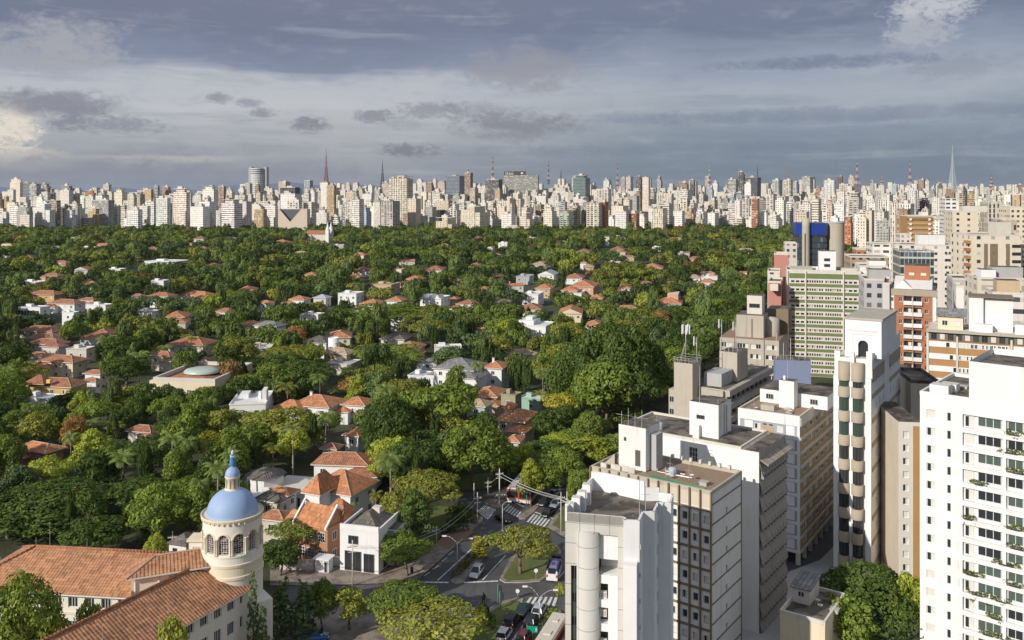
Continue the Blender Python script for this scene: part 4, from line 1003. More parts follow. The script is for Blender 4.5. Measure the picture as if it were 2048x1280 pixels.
T(1036,1070,426,1285,'cream',0,3,'cream block above a low colonnade')
T(1087,1113,415,1285,'cream',0,2,'cream tower with a stepped head right of the colonnade')
T(1119,1147,424,1275,'green',4,0,'greenish balconied tower at the tree line')
T(1146,1184,351,2000,'green',6,2,'wide green glass slab with a round roof tank')
T(1173,1208,407,1275,'cream',4,0,'cream tower between two orange side walls')
T(1200,1217,404,1290,'brick',7,0,'orange red wall tower behind the cream one')
T(1230,1258,424,1275,'white',3,0,'white tower with one red flank at the tree line')
T(1256,1278,427,1280,'brick',1,0,'maroon and white block beside the white tower')
T(1303,1335,418,1280,'cream',5,0,'cream ribbed block at the tree line right of the centre')
T(1285,1301,355,1800,'cream',3,0,'slender cream tower rising above its neighbours')
T(1360,1384,381,1500,'pale',2,0,'pale gridded slab right of the slender cream tower')
T(1380,1391,360,2100,'dark',5,0,'thin dark tower below a pale mast')
T(1456,1480,359,2000,'grey',2,0,'grey slab beside the dark stepped skyscraper')
T(1476,1490,344,2100,'dark',5,2,'dark stepped skyscraper highest of its group')
T(1486,1522,355,2200,'dark',6,0,'wide dark block behind the stepped skyscraper')
T(1489,1507,363,1900,'white',3,2,'slim white tower with a pointed head before the dark block')
T(1503,1519,398,1290,'brick',2,0,'narrow brick red tower at the right tree line')
T(1540,1566,430,1280,'white',0,3,'white stepped block at the right tree line')
T(1545,1565,360,2000,'bluegrey',4,0,'blue grey tower right of the dark group')
T(1567,1590,360,1950,'cream',4,0,'cream balconied tower right of the blue grey one')
T(1604,1628,354,2100,'grey',5,0,'grey tower with a dark flat cap')
T(1648,1676,361,1700,'white',5,0,'broad white ribbed tower against the right sky')
T(1697,1730,386,1150,'grey',4,2,'grey balconied tower with a pointed head on the right')
T(1757,1782,400,1100,'white',5,0,'white tower with dark stripes on the right')
T(1780,1815,406,1050,'pale',5,0,'pale ribbed tower left of the orange slatted block')
T(2026,2048,390,1200,'tan',7,0,'yellow ochre tower at the right edge')
T(1709,1726,428,950,'white',7,0,'small bright white slab above the tree strip')
T(1731,1749,422,960,'beige',7,0,'beige blank tower right of the small white slab')
T(1748,1778,424,1000,'pale',7,0,'pale grey block with a shadowed side')
T(1653,1668,400,1000,'beige',3,2,'beige tower behind the concrete cylinder')
nhand = len(TOW)
# the rest of the city, row behind row
def pick(ws): 
    ks = list(ws); return rng.choices(ks, [ws[k] for k in ks])[0]
PAL = {'white': 30, 'cream': 17, 'pale': 18, 'beige': 14, 'grey': 9, 'brown': 6, 'brick': 3.5, 'dark': 2.5, 'tan': 4, 'bluegrey': 3}
PALB = {'white': 22, 'cream': 13, 'pale': 17, 'beige': 14, 'grey': 14, 'brown': 8, 'brick': 3, 'dark': 4, 'tan': 3, 'bluegrey': 4}
def fill(xa, xb, Y0, Y1, ylo, yhi, wlo, whi, gap, pal):
    x = xa
    while x < xb:
        w_ = rng.uniform(wlo, whi)*1.14*(1.35 if rng.random() < .10 else 1)
        T(x, x+w_, rng.uniform(ylo, yhi) if rng.random() < .78 else rng.uniform(ylo-13, ylo), rng.uniform(Y0, Y1), pick(pal), rng.choices(range(8), [5,4,2.5,4,3,3,.6,3])[0], rng.choices([0,1,2,3], [6,1,3,2])[0])
        x += w_*gap*rng.uniform(.8, 1.25)
fill(-200, 300, 1290, 1420, 412, 438, 17, 28, 1.05, PAL); fill(300, 900, 1300, 1420, 410, 436, 15, 26, 1.0, PAL); fill(900, 1600, 1290, 1400, 415, 440, 14, 25, .95, PAL)
fill(-200, 2060, 1480, 1620, 400, 424, 13, 23, .80, PAL)
fill(-200, 2060, 1680, 1850, 391, 410, 11, 20, .72, PAL)
fill(-200, 2060, 1950, 2150, 384, 398, 10, 18, .66, PALB)
fill(0, 310, 2250, 2500, 382, 392, 9, 16, .8, PALB); fill(480, 2060, 2250, 2500, 374, 388, 9, 16, .60, PALB)
fill(640, 2060, 2650, 2950, 365, 381, 8, 15, .85, PALB)
fill(1590, 2070, 1000, 1250, 402, 432, 14, 26, .95, PAL); fill(1660, 2070, 820, 960, 428, 448, 16, 30, 1.2, PAL)
fill(1500, 2070, 1250, 1420, 392, 420, 13, 22, .85, PAL)

def tower_mesh(w_, d_, h_, shape, fac, h0):
    """body from z=h0 (below the ground) up to h_"""
    mb = MB()
    if shape == 1:
        mb.box(0, w_, 0, d_, h0, h_-6, fac, skip='t'); mb.prism([(w_*.10,d_*.05),(w_*.9,d_*.05),(w_*.97,d_*.4),(w_*.9,d_*.95),(w_*.1,d_*.95),(w_*.03,d_*.4)], h_-6, h_, fac); mb.quad((0,0,h_-6),(w_,0,h_-6),(w_,d_,h_-6),(0,d_,h_-6), fac)
    elif shape == 2:
        mb.box(0, w_, 0, d_, h0, h_-5, fac); mb.box(w_*.18, w_*.82, d_*.15, d_*.85, h_-5, h_, fac)
    elif shape == 3:
        mb.box(0, w_*.42, 0, d_, h0, h_-5, fac); mb.box(w_*.42, w_*.75, -.8, d_, h0, h_, fac); mb.box(w_*.75, w_, .4, d_, h0, h_-9, fac)
    elif shape == 4:
        mb.box(0, w_, 0, d_, h0, h_-3, fac)
        for i in range(7): a = w_*i/7; mb.box(a+.3, a+w_/7-.6, -.9, d_*.5, h0, h_-(0 if i%2 else 1.6), fac)
    else:
        mb.box(0, w_, 0, d_, h0, h_, fac)
    return mb
def roof_bits(w_, d_, h_, r_):
    mb = MB(); a = r_.uniform(.15,.5)*w_; b = a+r_.uniform(.25,.4)*w_; hh = r_.uniform(1.6,4.5)
    wm = M['pale'] if r_.random() < .6 else M['concrete']
    mb.box(a, min(b, w_*.95), d_*.25, d_*.75, h_-.2, h_+hh, wm, top=M['roofdeck'])
    if r_.random() < .5: mb.box(a+.1*w_, a+.2*w_, d_*.35, d_*.6, h_+hh, h_+hh+1.6, M['white'])
    if r_.random() < .22:
        mb.tube((a+.12*w_, d_*.4, h_+hh), (a+.12*w_, d_*.4, h_+hh+r_.uniform(4, 9)), .16, .06, 4, M['galv'])
    mb.box(-.1, w_+.1, -.1, .15, h_, h_+.7, wm); mb.box(-.1, .15, .15, d_, h_, h_+.7, wm); mb.box(w_-.15, w_+.1, .15, d_, h_, h_+.7, wm)
    return mb
SHAPEW = {0: 'slab', 1: 'round shouldered tower', 2: 'set back tower', 3: 'stepped tower', 4: 'ribbed tower'}
# what of each tower stays in sight: paint them from front to back on a coarse grid
GW, GH = 2100, 160
def visible_pixels():
    grid = np.zeros((GH, GW), bool)
    # the tree line hides everything below these rows
    order = sorted(range(len(TOW)), key=lambda i: TOW[i]['Y'])
    for i in order:
        t = TOW[i]; a, b = int(max(0, t['x0']+20)), int(min(GW, t['x1']+20)); r0 = int(max(0, t['yt']-330)); r1 = 466-330
        if b <= a or r1 <= r0: t['vis'] = 0; continue
        blk = grid[r0:r1, a:b]; t['vis'] = int((~blk[:, :]).sum()) if a >= 18 and b <= 2070 or True else 0
        blk[:] = True
visible_pixels()
keepers = sorted([i for i in range(len(TOW)) if TOW[i]['vis'] >= 18 or i < nhand], key=lambda i: -TOW[i]['vis']-(1e6 if i < nhand else 0))
solo = set(keepers[:292]); rest = keepers[292:]+[i for i in range(nhand, len(TOW)) if TOW[i]['x1'] < -5]; solo -= set(rest)
def place_tower(t, r_):
    yw = R(t['yaw'] if t['yaw'] is not None else -30+r_.uniform(-9, 9)); ff = t['ff'] or r_.uniform(.60, .80)
    zt = CH-(t['yt']-HZ)/F*t['Y']
    L, w_, d_ = fitbox(t['x0'], t['x0']+(t['x1']-t['x0'])*ff, t['x1'], t['Y'], yw, zt)
    d_ = max(5.0, min(d_, w_*1.8, 34)); zg = terrain_z(L[0], L[1])
    return L, w_, d_, zt, zg, yw
TOWERREFS = []
named = []
for i in sorted(solo):
    t = TOW[i]; r_ = random.Random(i*7+1)
    L, w_, d_, zt, zg, yw = place_tower(t, r_)
    c = COLS[t['col']]; j = r_.uniform(.90, 1.08)
    mb = tower_mesh(w_, d_, zt-zg, t['shape'], FA[t['fac']], -6)
    o = mb.build('apartment_tower', None, (L[0], L[1], zg), yw); o.color = (min(1,c[0]*j), min(1,c[1]*j*r_.uniform(.97,1.02)), min(1,c[2]*j*r_.uniform(.93,1.03)), 1)
    tag(o, t['label'], 'tower', 'apartment towers of the skyline')
    roof_bits(w_, d_, zt-zg, r_).build('rooftop', o)
    if t['fac'] == 4 and w_ > 10:
        bb = MB()
        for k in range(int((zt-zg)/3)): bb.box(w_*.15, w_*.45, -1.1, -.05, k*3, k*3+1.0, M['pale']); bb.box(w_*.6, w_*.9, -1.1, -.05, k*3, k*3+1.0, M['pale'])
        bb.build('balcony', o)
    t['obj'] = o; t['sx'] = (t['x0']+t['x1'])/2
    if t['label']: TOWERREFS.append((t['label'], t['sx'], t['yt'], t['Y'])); 
# the smaller remaining ones as one mass
mass = MB(); 
for i in rest:
    t = TOW[i]; r_ = random.Random(i*7+1); L, w_, d_, zt, zg, yw = place_tower(t, r_)
    b = tower_mesh(w_, d_, zt, t['shape'], FA[(t['fac'])], -6); cs, sn = math.cos(yw), math.sin(yw)
    off = len(mass.v); mass.v += [(L[0]+x*cs-y*sn, L[1]+x*sn+y*cs, z) for x, y, z in b.v]
    for f, mi in zip(b.f, b.mi): mass.f.append(tuple(off+q for q in f)); mass.mi.append(mass.k(b.mats[mi])); mass.sm.append(False)
if mass.v:
    o = mass.build('far_city'); o.color = (.70,.65,.57,1); tag(o, kind='stuff')
# labels for the towers that have none yet: counted from the nearest tower that has one
ORD = ['first','second','third','fourth','fifth','sixth','seventh','eighth','ninth','tenth','eleventh','twelfth','thirteenth','fourteenth','fifteenth','sixteenth']
NAMED = sorted([('the far left edge', -20)] + [('the tall slim cream tower', 33), ('the brown stepped tower', 135), ('the wide grey ribbed slab', 206), ('the broad sunlit white slab', 326), ('the tall balconied cream tower', 363), ('the bow fronted tower', 517), ('the notched pink wall', 590),
    ('the red lattice mast', 653), ('the black mast', 765), ('the broad crenellated cream tower', 802), ('the blue glass slab', 911), ('the wide sign building', 1044), ('the green glass slab', 1165), ('the orange flanked tower', 1205), ('the slender cream tower', 1293), ('the pale gridded slab', 1372),
    ('the dark stepped skyscraper', 1482), ('the narrow brick red tower', 1511), ('the broad white ribbed tower', 1662), ('the concrete cylinder', 1672), ('the orange slatted block', 1850), ('the tapering steel mast', 1905)], key=lambda q: q[1])
buckets = {}
for i in sorted(solo, key=lambda i: TOW[i]['sx']):
    t = TOW[i]
    if t['label']: continue
    ref = max([q for q in NAMED if q[1] <= t['sx']] or [NAMED[0]], key=lambda q: q[1])
    row = 'at treeline' if t['Y'] < 1450 else 'mid rows' if t['Y'] < 1900 else 'against sky'
    buckets.setdefault((ref[0], row, t['col'], t['shape']), []).append(t)
for (ref, row, col, shp), ts in buckets.items():
    for k, t in enumerate(ts):
        num = '' if len(ts) == 1 else ORD[min(k, 15)]+' '
        t['obj']['label'] = f"{num}{COLW[col]} {SHAPEW[shp]} {row}, right of {ref}"

# ---- skyline buildings with a shape of their own
def lm(x0, x1, yt, Yd, ff=.72, yaw=-26):
    zt = CH-(yt-HZ)/F*Yd; L, w_, d_ = fitbox(x0, x0+(x1-x0)*ff, x1, Yd, R(yaw), zt); zg = terrain_z(*L)
    return L, w_, min(d_, 40), zt-zg, zg, R(yaw)
# bow-fronted tower between two grey fins
L, w_, d_, h_, zg, yw = lm(497, 539, 334, 2600, .86, -8)
o = empty('bow_fronted_tower', (L[0], L[1], zg), yw, 'banded bow fronted tower between two tall grey fins, highest on the left', 'tower')
mb = MB(); mb.box(0, w_*.17, 0, 16, 0, h_, M['grey']); mb.box(w_*.83, w_, 0, 16, 0, h_, M['grey']); mb.build('fin', o)
bb = MB(); k = 0; z = 0
while z < h_-8:
    rr = w_*.36; q = 3.6 if z < h_*.75 else 2.2; bb.lathe([(rr, z), (rr, z+6-q)], FA[6], 20, (w_/2, 4)); bb.lathe([(rr, z+6-q),(rr+.6, z+6-q), (rr+.6, z+6), (rr, z+6)], M['white'], 20, (w_/2, 4), False); z += 6
bb.lathe([(rr, z), (.01, z)], M['roofdeck'], 20, (w_/2, 4)); b = bb.build('bow_front', o); b.color = (.3,.34,.38,1)
# wide pale wall with a V-shaped dark notch
L, w_, d_, h_, zg, yw = lm(556, 616, 418, 1290, .97, -6)
o = empty('notched_building', (L[0], L[1], zg), yw, 'wide windowless pinkish building whose top has a dark triangular notch', 'building')
pk = wallmat('pinkish_stone', (0.66,0.55,0.45), .2)
mb = MB(); zb = -6
mb.add([(0,0,zb),(w_,0,zb),(w_,0,h_),(w_*.80,0,h_),(w_*.42,0,h_-19),(w_*.04,0,h_),(0,0,h_)], [(0,1,2,3,4,5,6)], pk)
mb.add([(0,14,zb),(w_,14,zb),(w_,14,h_),(0,14,h_),(0,0,zb),(w_,0,zb),(w_,0,h_),(0,0,h_)], [(1,0,3,2),(5,1,2,6),(0,4,7,3)], pk)
mb.add([(w_*.80,0,h_),(w_*.42,0,h_-19),(w_*.04,0,h_),(w_*.80,14,h_-2),(w_*.42,14,h_-10),(w_*.04,14,h_-2)], [(0,1,4,3),(1,2,5,4)], M['dark']); mb.build('wall', o)
gb = MB(); gb.add([(w_*.05,5,h_-.5),(w_*.79,5,h_-.5),(w_*.42,5,h_-18.6)], [(0,1,2)], plain('slate_panel', (0.10,0.11,0.13), .4)); gb.build('notch_panel', o)
# wide building with the rooftop sign
L, w_, d_, h_, zg, yw = lm(1008, 1080, 350, 2300, .94, -10)
o = empty('sign_building', (L[0], L[1], zg), yw, 'wide grey office block carrying a dark lettered rooftop sign', 'building')
mb = MB(); mb.box(0, w_, 0, 22, -6, h_, FA[2], top=M['roofdeck']); b = mb.build('wall', o); b.color = (.42,.41,.38,1)
sb = MB(); sb.box(0, w_*.64, 2, 5, h_, h_+10, M['dark']); sg = sb.build('rooftop_sign', o)
fc = bpy.data.curves.new('sign_lettering', 'FONT'); fc.body = 'Itaú'; fc.size = 12.5; fc.extrude = .15; fc.space_character = 1.15
fo = bpy.data.objects.new('lettering', fc); COL.objects.link(fo); fo.parent = sg; fo.location = (w_*.04, 1.6, h_+.9); fo.rotation_euler = (R(90), 0, 0); fc.materials.append(M['white_clean'])
bpy.context.view_layer.update(); fm = bpy.data.meshes.new_from_object(fo.evaluated_get(bpy.context.evaluated_depsgraph_get())); lt = kid('lettering', fm, sg, fo.location); lt.rotation_euler = (R(90), 0, 0); bpy.data.objects.remove(fo)
lb = MB(); lb.box(w_*.50, w_*.56, 1.5, 1.9, h_+3, h_+7, M['white_clean']); lb.build('emblem', sg)
# green slab's tank, white rim and sign head, colonnade
L, w_, d_, h_, zg, yw = lm(1012, 1072, 454, 1255, .9, -8)
o = empty('colonnade_building', (L[0], L[1], zg), yw, 'low grey colonnaded building at the foot of the cream block', 'building')
mb = MB(); mb.box(0, w_, 1.5, 18, -3, h_, M['concrete']); mb.box(-.5, w_+.5, -.5, 18, h_-2.2, h_, M['pale'])
for i in range(11): mb.box(w_*i/10-.5, w_*i/10+.5, -.3, 1.5, -3, h_-2.2, M['pale'])
mb.build('wall', o)
rb = MB(); rb.box(w_*.1,w_*.4,5,12,h_,h_+2.4,M['pale']); rb.build('rooftop', o)
# lattice masts on the ridge
red = plain('red_mast_paint', (0.30,0.08,0.06), .7); whm = plain('white_mast_paint', (0.55,0.55,0.55), .7); dkm = plain('dark_mast_steel', (0.07,0.07,0.075), .6); pgm = plain('pale_mast_steel', (0.52,0.56,0.58), .6)
def mast(px, ytop, ybase, Yd, cols, label, base=5.0, head=.45):
    x = (px-CX)/F*Yd; zb = CH-(ybase-HZ)/F*Yd; h_ = (ybase-ytop)/F*Yd; o = empty('lattice_mast', (x, Yd, zb), .4, label, 'mast')
    n_ = 14; mb = MB(); zl = [-12]+[h_*.80*(i/n_) for i in range(n_+1)]
    for i in range(len(zl)-1):
        z0, z1 = zl[i], zl[i+1]; f0, f1 = max(0, z0)/(h_*.8), z1/(h_*.8); w0 = base*((1-f0)**1.5)+head; w1 = base*((1-f1)**1.5)+head; m = cols[(i//2) % len(cols)]
        c0 = [(-w0,-w0),(w0,-w0),(w0,w0),(-w0,w0)]; c1 = [(-w1,-w1),(w1,-w1),(w1,w1),(-w1,w1)]
        for q in range(4):
            a, b = c0[q], c1[q]; b2 = c1[(q+1)%4]; a2 = c0[(q+1)%4]; tr = .20+.07*w0
            mb.tube((*a,z0),(*b,z1),tr,tr,4,m); mb.tube((*a,z0),(*b2,z1),tr*.6,tr*.6,3,m); mb.tube((*a2,z0),(*b,z1),tr*.6,tr*.6,3,m); mb.tube((*b,z1),(*b2,z1),tr*.6,tr*.6,3,m)
    mb.build('lattice_tower', o)
    ab = MB(); ab.tube((0,0,h_*.8),(0,0,h_*.93),.55,.4,6,cols[0]); ab.tube((0,0,h_*.93),(0,0,h_),.25,.12,5,cols[-1]); ab.build('antenna', o)
    db = MB()
    for z in (.38,.55,.70): db.box(-base*(1-z)-1.2, base*(1-z)+1.2, -1, 1, h_*z, h_*z+1.0, cols[0])
    db.build('antenna_platform', o)
mast(652.5, 293, 366, 2300, [red, red], 'tall red lattice mast above the orange brown tower')
mast(765, 317, 368, 2400, [dkm], 'black lattice mast left of the broad tall cream tower', 4)
mast(936, 324, 348, 2200, [whm, red], 'thin mast on the slim brown tower', 1.5, .3)
mast(985.5, 308, 361, 2100, [red, whm], 'red and white mast on the dark ribbed tower', 3.0, .3)
mast(1097, 318, 361, 2500, [dkm, whm], 'thin grey mast right of the wide sign building', 2.0, .3)
mast(1235, 322, 372, 2500, [red, whm], 'thin banded mast right of the green glass slab', 3.0, .3)
mast(1419, 327, 370, 2300, [whm, red], 'pale banded mast left of the grey slab pair', 3.2, .35)
mast(1515, 328, 366, 2500, [dkm, red], 'thin dark mast behind the wide dark block', 1.8, .3)
mast(1577, 338, 366, 2500, [red, whm], 'short banded mast between two pale towers', 3.0, .3)
mast(1714, 314, 372, 2300, [red, whm], 'stout red and white mast on the right skyline', 5.5, .4)
mast(1764, 342, 372, 2500, [red, whm], 'short red mast between the two taller banded masts', 3.5, .3)
mast(1820, 315, 374, 2400, [red, whm], 'red and white mast left of the tapering steel mast', 4.5, .35)
mast(1905, 288, 376, 2200, [pgm], 'tall tapering pale steel mast on the right skyline', 6.5, .6)
mast(1983, 342, 374, 2500, [red, whm], 'short red and white mast at the right end of the skyline', 4.0, .3)
mast(1122, 338, 362, 2500, [dkm], 'very thin dark rod between the sign building and green slab', 1.2, .25)
# cell mast standing in the left wood, with a crossbar
x, Yd = (276-CX)/F*760, 760
o = empty('cell_mast', (x, Yd, 0), 0, 'brown cell mast with crossbars standing in the left woods', 'mast')
mb = MB(); zt = CH-(505-HZ)/F*760; mb.tube((0,0,-1),(0,0,zt),.45,.22,8,M['wood']); mb.build('pole', o)
ab = MB(); ab.box(-2.2,2.2,-.3,.3,zt-4.5,zt-3.8,M['wood']); ab.box(-1.6,1.6,-.3,.3,zt-6.8,zt-6.2,M['wood']); ab.build('antenna_bar', o)
HOUSES.append(('the brown cell mast', (270, 505, 282, 548), x, Yd, 2, 0, 2, 2, o))
# ------------------------------------------------------------------ the tall buildings on the right, one by one
M['bluepanel'] = wallmat('blue_grey_panel', (0.36,0.38,0.46), .25); M['yellowpanel'] = wallmat('ochre_panel', (0.47,0.335,0.19), .4); M['taupe'] = wallmat('taupe_render', (0.40,0.34,0.26), .3)
M['brownline'] = wallmat('brown_concrete_edge', (0.22,0.165,0.11), .4); M['greenband'] = wallmat('grass_green_panel', (0.15,0.205,0.075), .35, (0.08,0.08,0.03)); M['brick'] = wallmat('red_brick', (0.41,0.165,0.085), .25, (0.2,0.09,0.05))
M['brownband'] = wallmat('brown_panel', (0.42,0.235,0.095), .25, (0.2,0.11,0.05)); M['clad'] = wallmat('grey_stone_cladding', (0.56,0.55,0.51), .18, joints=(1.6,2.2)); M['bluewall'] = wallmat('slate_blue_render', (0.20,0.24,0.37), .35, (0.12,0.13,0.17))
M['louvre'] = wallmat('weathered_louvre_slabs', (0.36,0.34,0.31), .55); M['royalblue'] = plain('royal_blue_enamel', (0.012,0.045,0.27), .35); M['pink'] = wallmat('coral_pink_render', (0.50,0.22,0.18), .4)
M['paleglass'] = plain('glass_tinted_as_sky_reflection', (0.085,0.115,0.10), .15); M['whitegrey'] = wallmat('rain_stained_white_paint', (0.74,0.73,0.71), .55, (0.22,0.20,0.18)); M['planter'] = M['taupe']  # paleglass: the reflected sky is put into its base colour
class Bld:
    """a box-plan building from the photo columns of its roof corners; local x runs along the front, y into the depth"""
    def __init__(s, name, label, xL, xF, xR, YF, pyF, yaw, cat='building', d=None, z0=0.0):
        s.yaw = R(yaw); s.zt = CH-(pyF-HZ)/F*YF
        s.L, s.W, s.D = fitbox(xL, xF, xR, YF, s.yaw, s.zt, d=d)
        s.u = (math.cos(s.yaw), math.sin(s.yaw)); s.v = (-math.sin(s.yaw), math.cos(s.yaw))
        s.o = empty(name, (s.L[0], s.L[1], z0), s.yaw, label, cat); s.z0 = z0
    def ax(s, px, y=0.0):
        """local x on the wall at depth y that shows at column px"""
        t = (px-CX)/F; ox, oy = s.L[0]+y*s.v[0], s.L[1]+y*s.v[1]
        return (t*oy-ox)/(s.u[0]-t*s.u[1])
    def ay(s, px, x=None):
        t = (px-CX)/F; x = s.W if x is None else x; ox, oy = s.L[0]+x*s.u[0], s.L[1]+x*s.u[1]
        return (t*oy-ox)/(s.v[0]-t*s.v[1])
    def z(s, py, x, y=0.0):
        return CH-(py-HZ)/F*(s.L[1]+x*s.u[1]+y*s.v[1])-s.z0
def holed(mb, side, W_, D_, a0, a1, z0, z1, holes, m, rev=.28, off=0.0, rm=None):
    """wall with real openings: side f (y=off), r (x=W+off) or l (x=-off); holes are (a0,a1,z0,z1)"""
    def P(a, z, dpt): return {'f': (a, off+dpt, z), 'r': (W_+off-dpt, a, z), 'l': (off+dpt, a, z)}[side]
    xs = sorted({round(q, 3) for h in holes for q in h[:2] if a0 < q < a1} | {a0, a1}); zs = sorted({round(q, 3) for h in holes for q in h[2:] if z0 < q < z1} | {z0, z1})
    rows = {}
    for h in holes: rows.setdefault((round(h[2],3), round(h[3],3)), []).append(h)
    for j in range(len(zs)-1):
        zm = (zs[j]+zs[j+1])/2; act = [h for (b, t), hs in rows.items() if b < zm < t for h in hs]
        run = None
        for i in range(len(xs)-1):
            xm = (xs[i]+xs[i+1])/2; solid = not any(h[0] < xm < h[1] for h in act)
            if solid and run is None: run = xs[i]
            if (not solid or i == len(xs)-2) and run is not None:
                e = xs[i] if not solid else xs[i+1]
                mb.quad(P(run, zs[j], 0), P(e, zs[j], 0), P(e, zs[j+1], 0), P(run, zs[j+1], 0), m); run = None
    for h in holes:
        a, b, c, d = h[:4]; q = rm or m
        mb.quad(P(a,c,0), P(b,c,0), P(b,c,rev), P(a,c,rev), q); mb.quad(P(a,d,0), P(b,d,0), P(b,d,rev), P(a,d,rev), q)
        mb.quad(P(a,c,0), P(a,d,0), P(a,d,rev), P(a,c,rev), q); mb.quad(P(b,c,0), P(b,d,0), P(b,d,rev), P(b,c,rev), q)
def core(mb, W_, D_, z0, z1, m, top, skip='fr'):
    mb.box(0, W_, 0, D_, z0, z1, m, top=top, skip=skip)
def parapet(mb, W_, D_, z, h_, m, t=.25):
    mb.box(-.03, W_+.03, -.03, t, z-.02, z+h_, m); mb.box(-.03, W_+.03, D_-t, D_+.03, z-.02, z+h_, m); mb.box(-.03, t, t, D_-t, z-.02, z+h_, m); mb.box(W_-t, W_+.03, t, D_-t, z-.02, z+h_, m)
def ac_unit(parent, x, y, z, rz=0.0):
    mb = MB(); mb.box(0,.9,0,.4,.08,.75,M['pale']); mb.lathe([(.001,0),(.24,0),(.24,.03)], M['dark'], 14, (0,0)); me = mb.mesh('air_conditioner')
    return kid('air_conditioner', me, parent, (x,y,z), rz)
def rnd(*k): return random.Random(repr(k)).random()

# --- grid facade tower -----------------------------------------------------------------------------------------------
b = Bld('office_tower', 'white office tower gridded with brown fins and square windows', 1182, 1423, 1483, 112, 983, -36, 'office tower')
W_, D_, Z = b.W, b.D, b.zt; fh = 2.56; nb = 12; bw = W_/nb
wb = MB(); core(wb, W_, D_, -.5, Z-.45, M['whitegrey'], M['gravel']); holes = []; hr = []
for k in range(9):
    zb = Z-2.55-fh*(k+1)+.75
    for i in range(nb): holes.append((i*bw+bw*.28, i*bw+bw*.76, zb, zb+1.05))
    hr.append((D_*.46, D_*.46+.55, zb+.1, zb+.95))
holed(wb, 'f', W_, D_, 0, W_, -.5, Z-2.3, holes, M['white']); holed(wb, 'r', W_, D_, 0, D_, -.5, Z, hr, M['whitegrey'])
wb.quad((0,0,Z-2.3),(W_,0,Z-2.3),(W_,0,Z),(0,0,Z), M['beige']); wb.build('wall', b.o)
fb = MB()
for i in range(nb+1): fb.box(i*bw-.09, i*bw+.09, -.32, -.004, -.5, Z-.02, M['brownline'], bottom=True)
for k in range(10): zz = Z-2.55-fh*k; fb.box(-.05, W_+.02, -.14, -.002, zz-.15, zz+.15, M['brownline'], bottom=True)
fb.build('facade_grid', b.o)
lb = MB()
for k in range(10): zz = Z-1.8-fh*k; lb.box(W_+.002, W_+.05, -.04, D_+.02, zz-.11, zz+.11, M['brownline'], bottom=True)
lb.box(W_+.002, W_+.07, D_-.2, D_+.02, -.5, Z, M['brownline']); lb.build('floor_edge', b.o)
pb = MB(); parapet(pb, W_, D_, Z-.45, .5, M['concrete']); 
for i in range(7): pb.box(W_*.42+i*W_*.08, W_*.42+i*W_*.08+.35, D_-.5, D_-.05, Z+.05, Z+.55, M['pale'])
pb.build('parapet', b.o)
n_ = 0
for k in range(9):
    zb = Z-2.55-fh*(k+1)+.75
    for i in range(3, nb):
        if n_ < 72: put_window(b.o, 'f', i*bw+bw*.28, zb, bw*.48, 1.05, style=('one','one','half','blind','one')[int(rnd(i,k)*5)], frame='galv', inset=.24); n_ += 1
    put_window(b.o, 'r', D_*.46, zb+.1, .55, .85, W_, D_, style='one', frame='galv', inset=.24)
xb = MB(); x0 = b.ax(1243, 4); xb.box(x0, x0+b.ax(1318,4)*.5, 3.2, 3.2+D_*.42, Z-.4, Z+5.6, M['whitegrey'], top=M['roofdeck']); sw = b.ax(1318,4)*.5
xb.box(x0+sw, x0+sw+1.0, 4.4, 6.4, Z-.4, Z+4.6, M['grey']); xb.box(x0+sw*.62, x0+sw*.8, 3.14, 3.2, Z+.2, Z+2.4, M['darkframe']); xb.box(x0+sw*.2, x0+sw*.28, 3.14, 3.2, Z+3.4, Z+3.9, M['dark']); xb.build('stair_tower', b.o)
xb = MB(); xb.add([(x0-2.2,2.4,Z-.4),(x0-.2,2.4,Z-.4),(x0-.2,3.1,Z-.4),(x0-2.2,3.1,Z-.4),(x0-.2,2.4,Z+1.5),(x0-.2,3.1,Z+1.5)], [(0,1,4),(3,5,2),(0,4,5,3)], M['concrete']); xb.build('roof_stair', b.o)
for i in range(5): ac_unit(b.o, (.9+1.5*i if i < 2 else x0+.4+1.1*(i-2)), 1.1+.25*(i%2), Z-.42, .1*i)
gb_ = MB()
for q in range(5): gb_.tube((x0+sw+1.2, 1.0+.35*q, Z-.3), (W_-1.5, .7+.2*q, Z-.3), .05, .05, 5, plain('green_pipe', (0.05,0.20,0.10)))
gb_.build('roof_pipe', b.o)
ab = MB()
for q in range(4): ab.tube((x0+.3+sw*.25*q, 3.5, Z+5.6), (x0+.3+sw*.25*q, 3.5, Z+7.4+.6*(q%2)), .045, .03, 4, M['galv']); ab.tube((x0-.6+sw*.25*q, 3.5, Z+6.9), (x0+1.3+sw*.25*q, 3.5, Z+6.9), .03, .03, 4, M['galv'])
for q in range(9): ab.tube((x0+sw*q/8, 3.25, Z+5.6), (x0+sw*q/8, 3.25, Z+6.5), .03, .03, 4, M['dark'])
ab.tube((x0, 3.25, Z+6.5), (x0+sw, 3.25, Z+6.5), .03, .03, 4, M['dark']); ab.build('aerial', b.o)

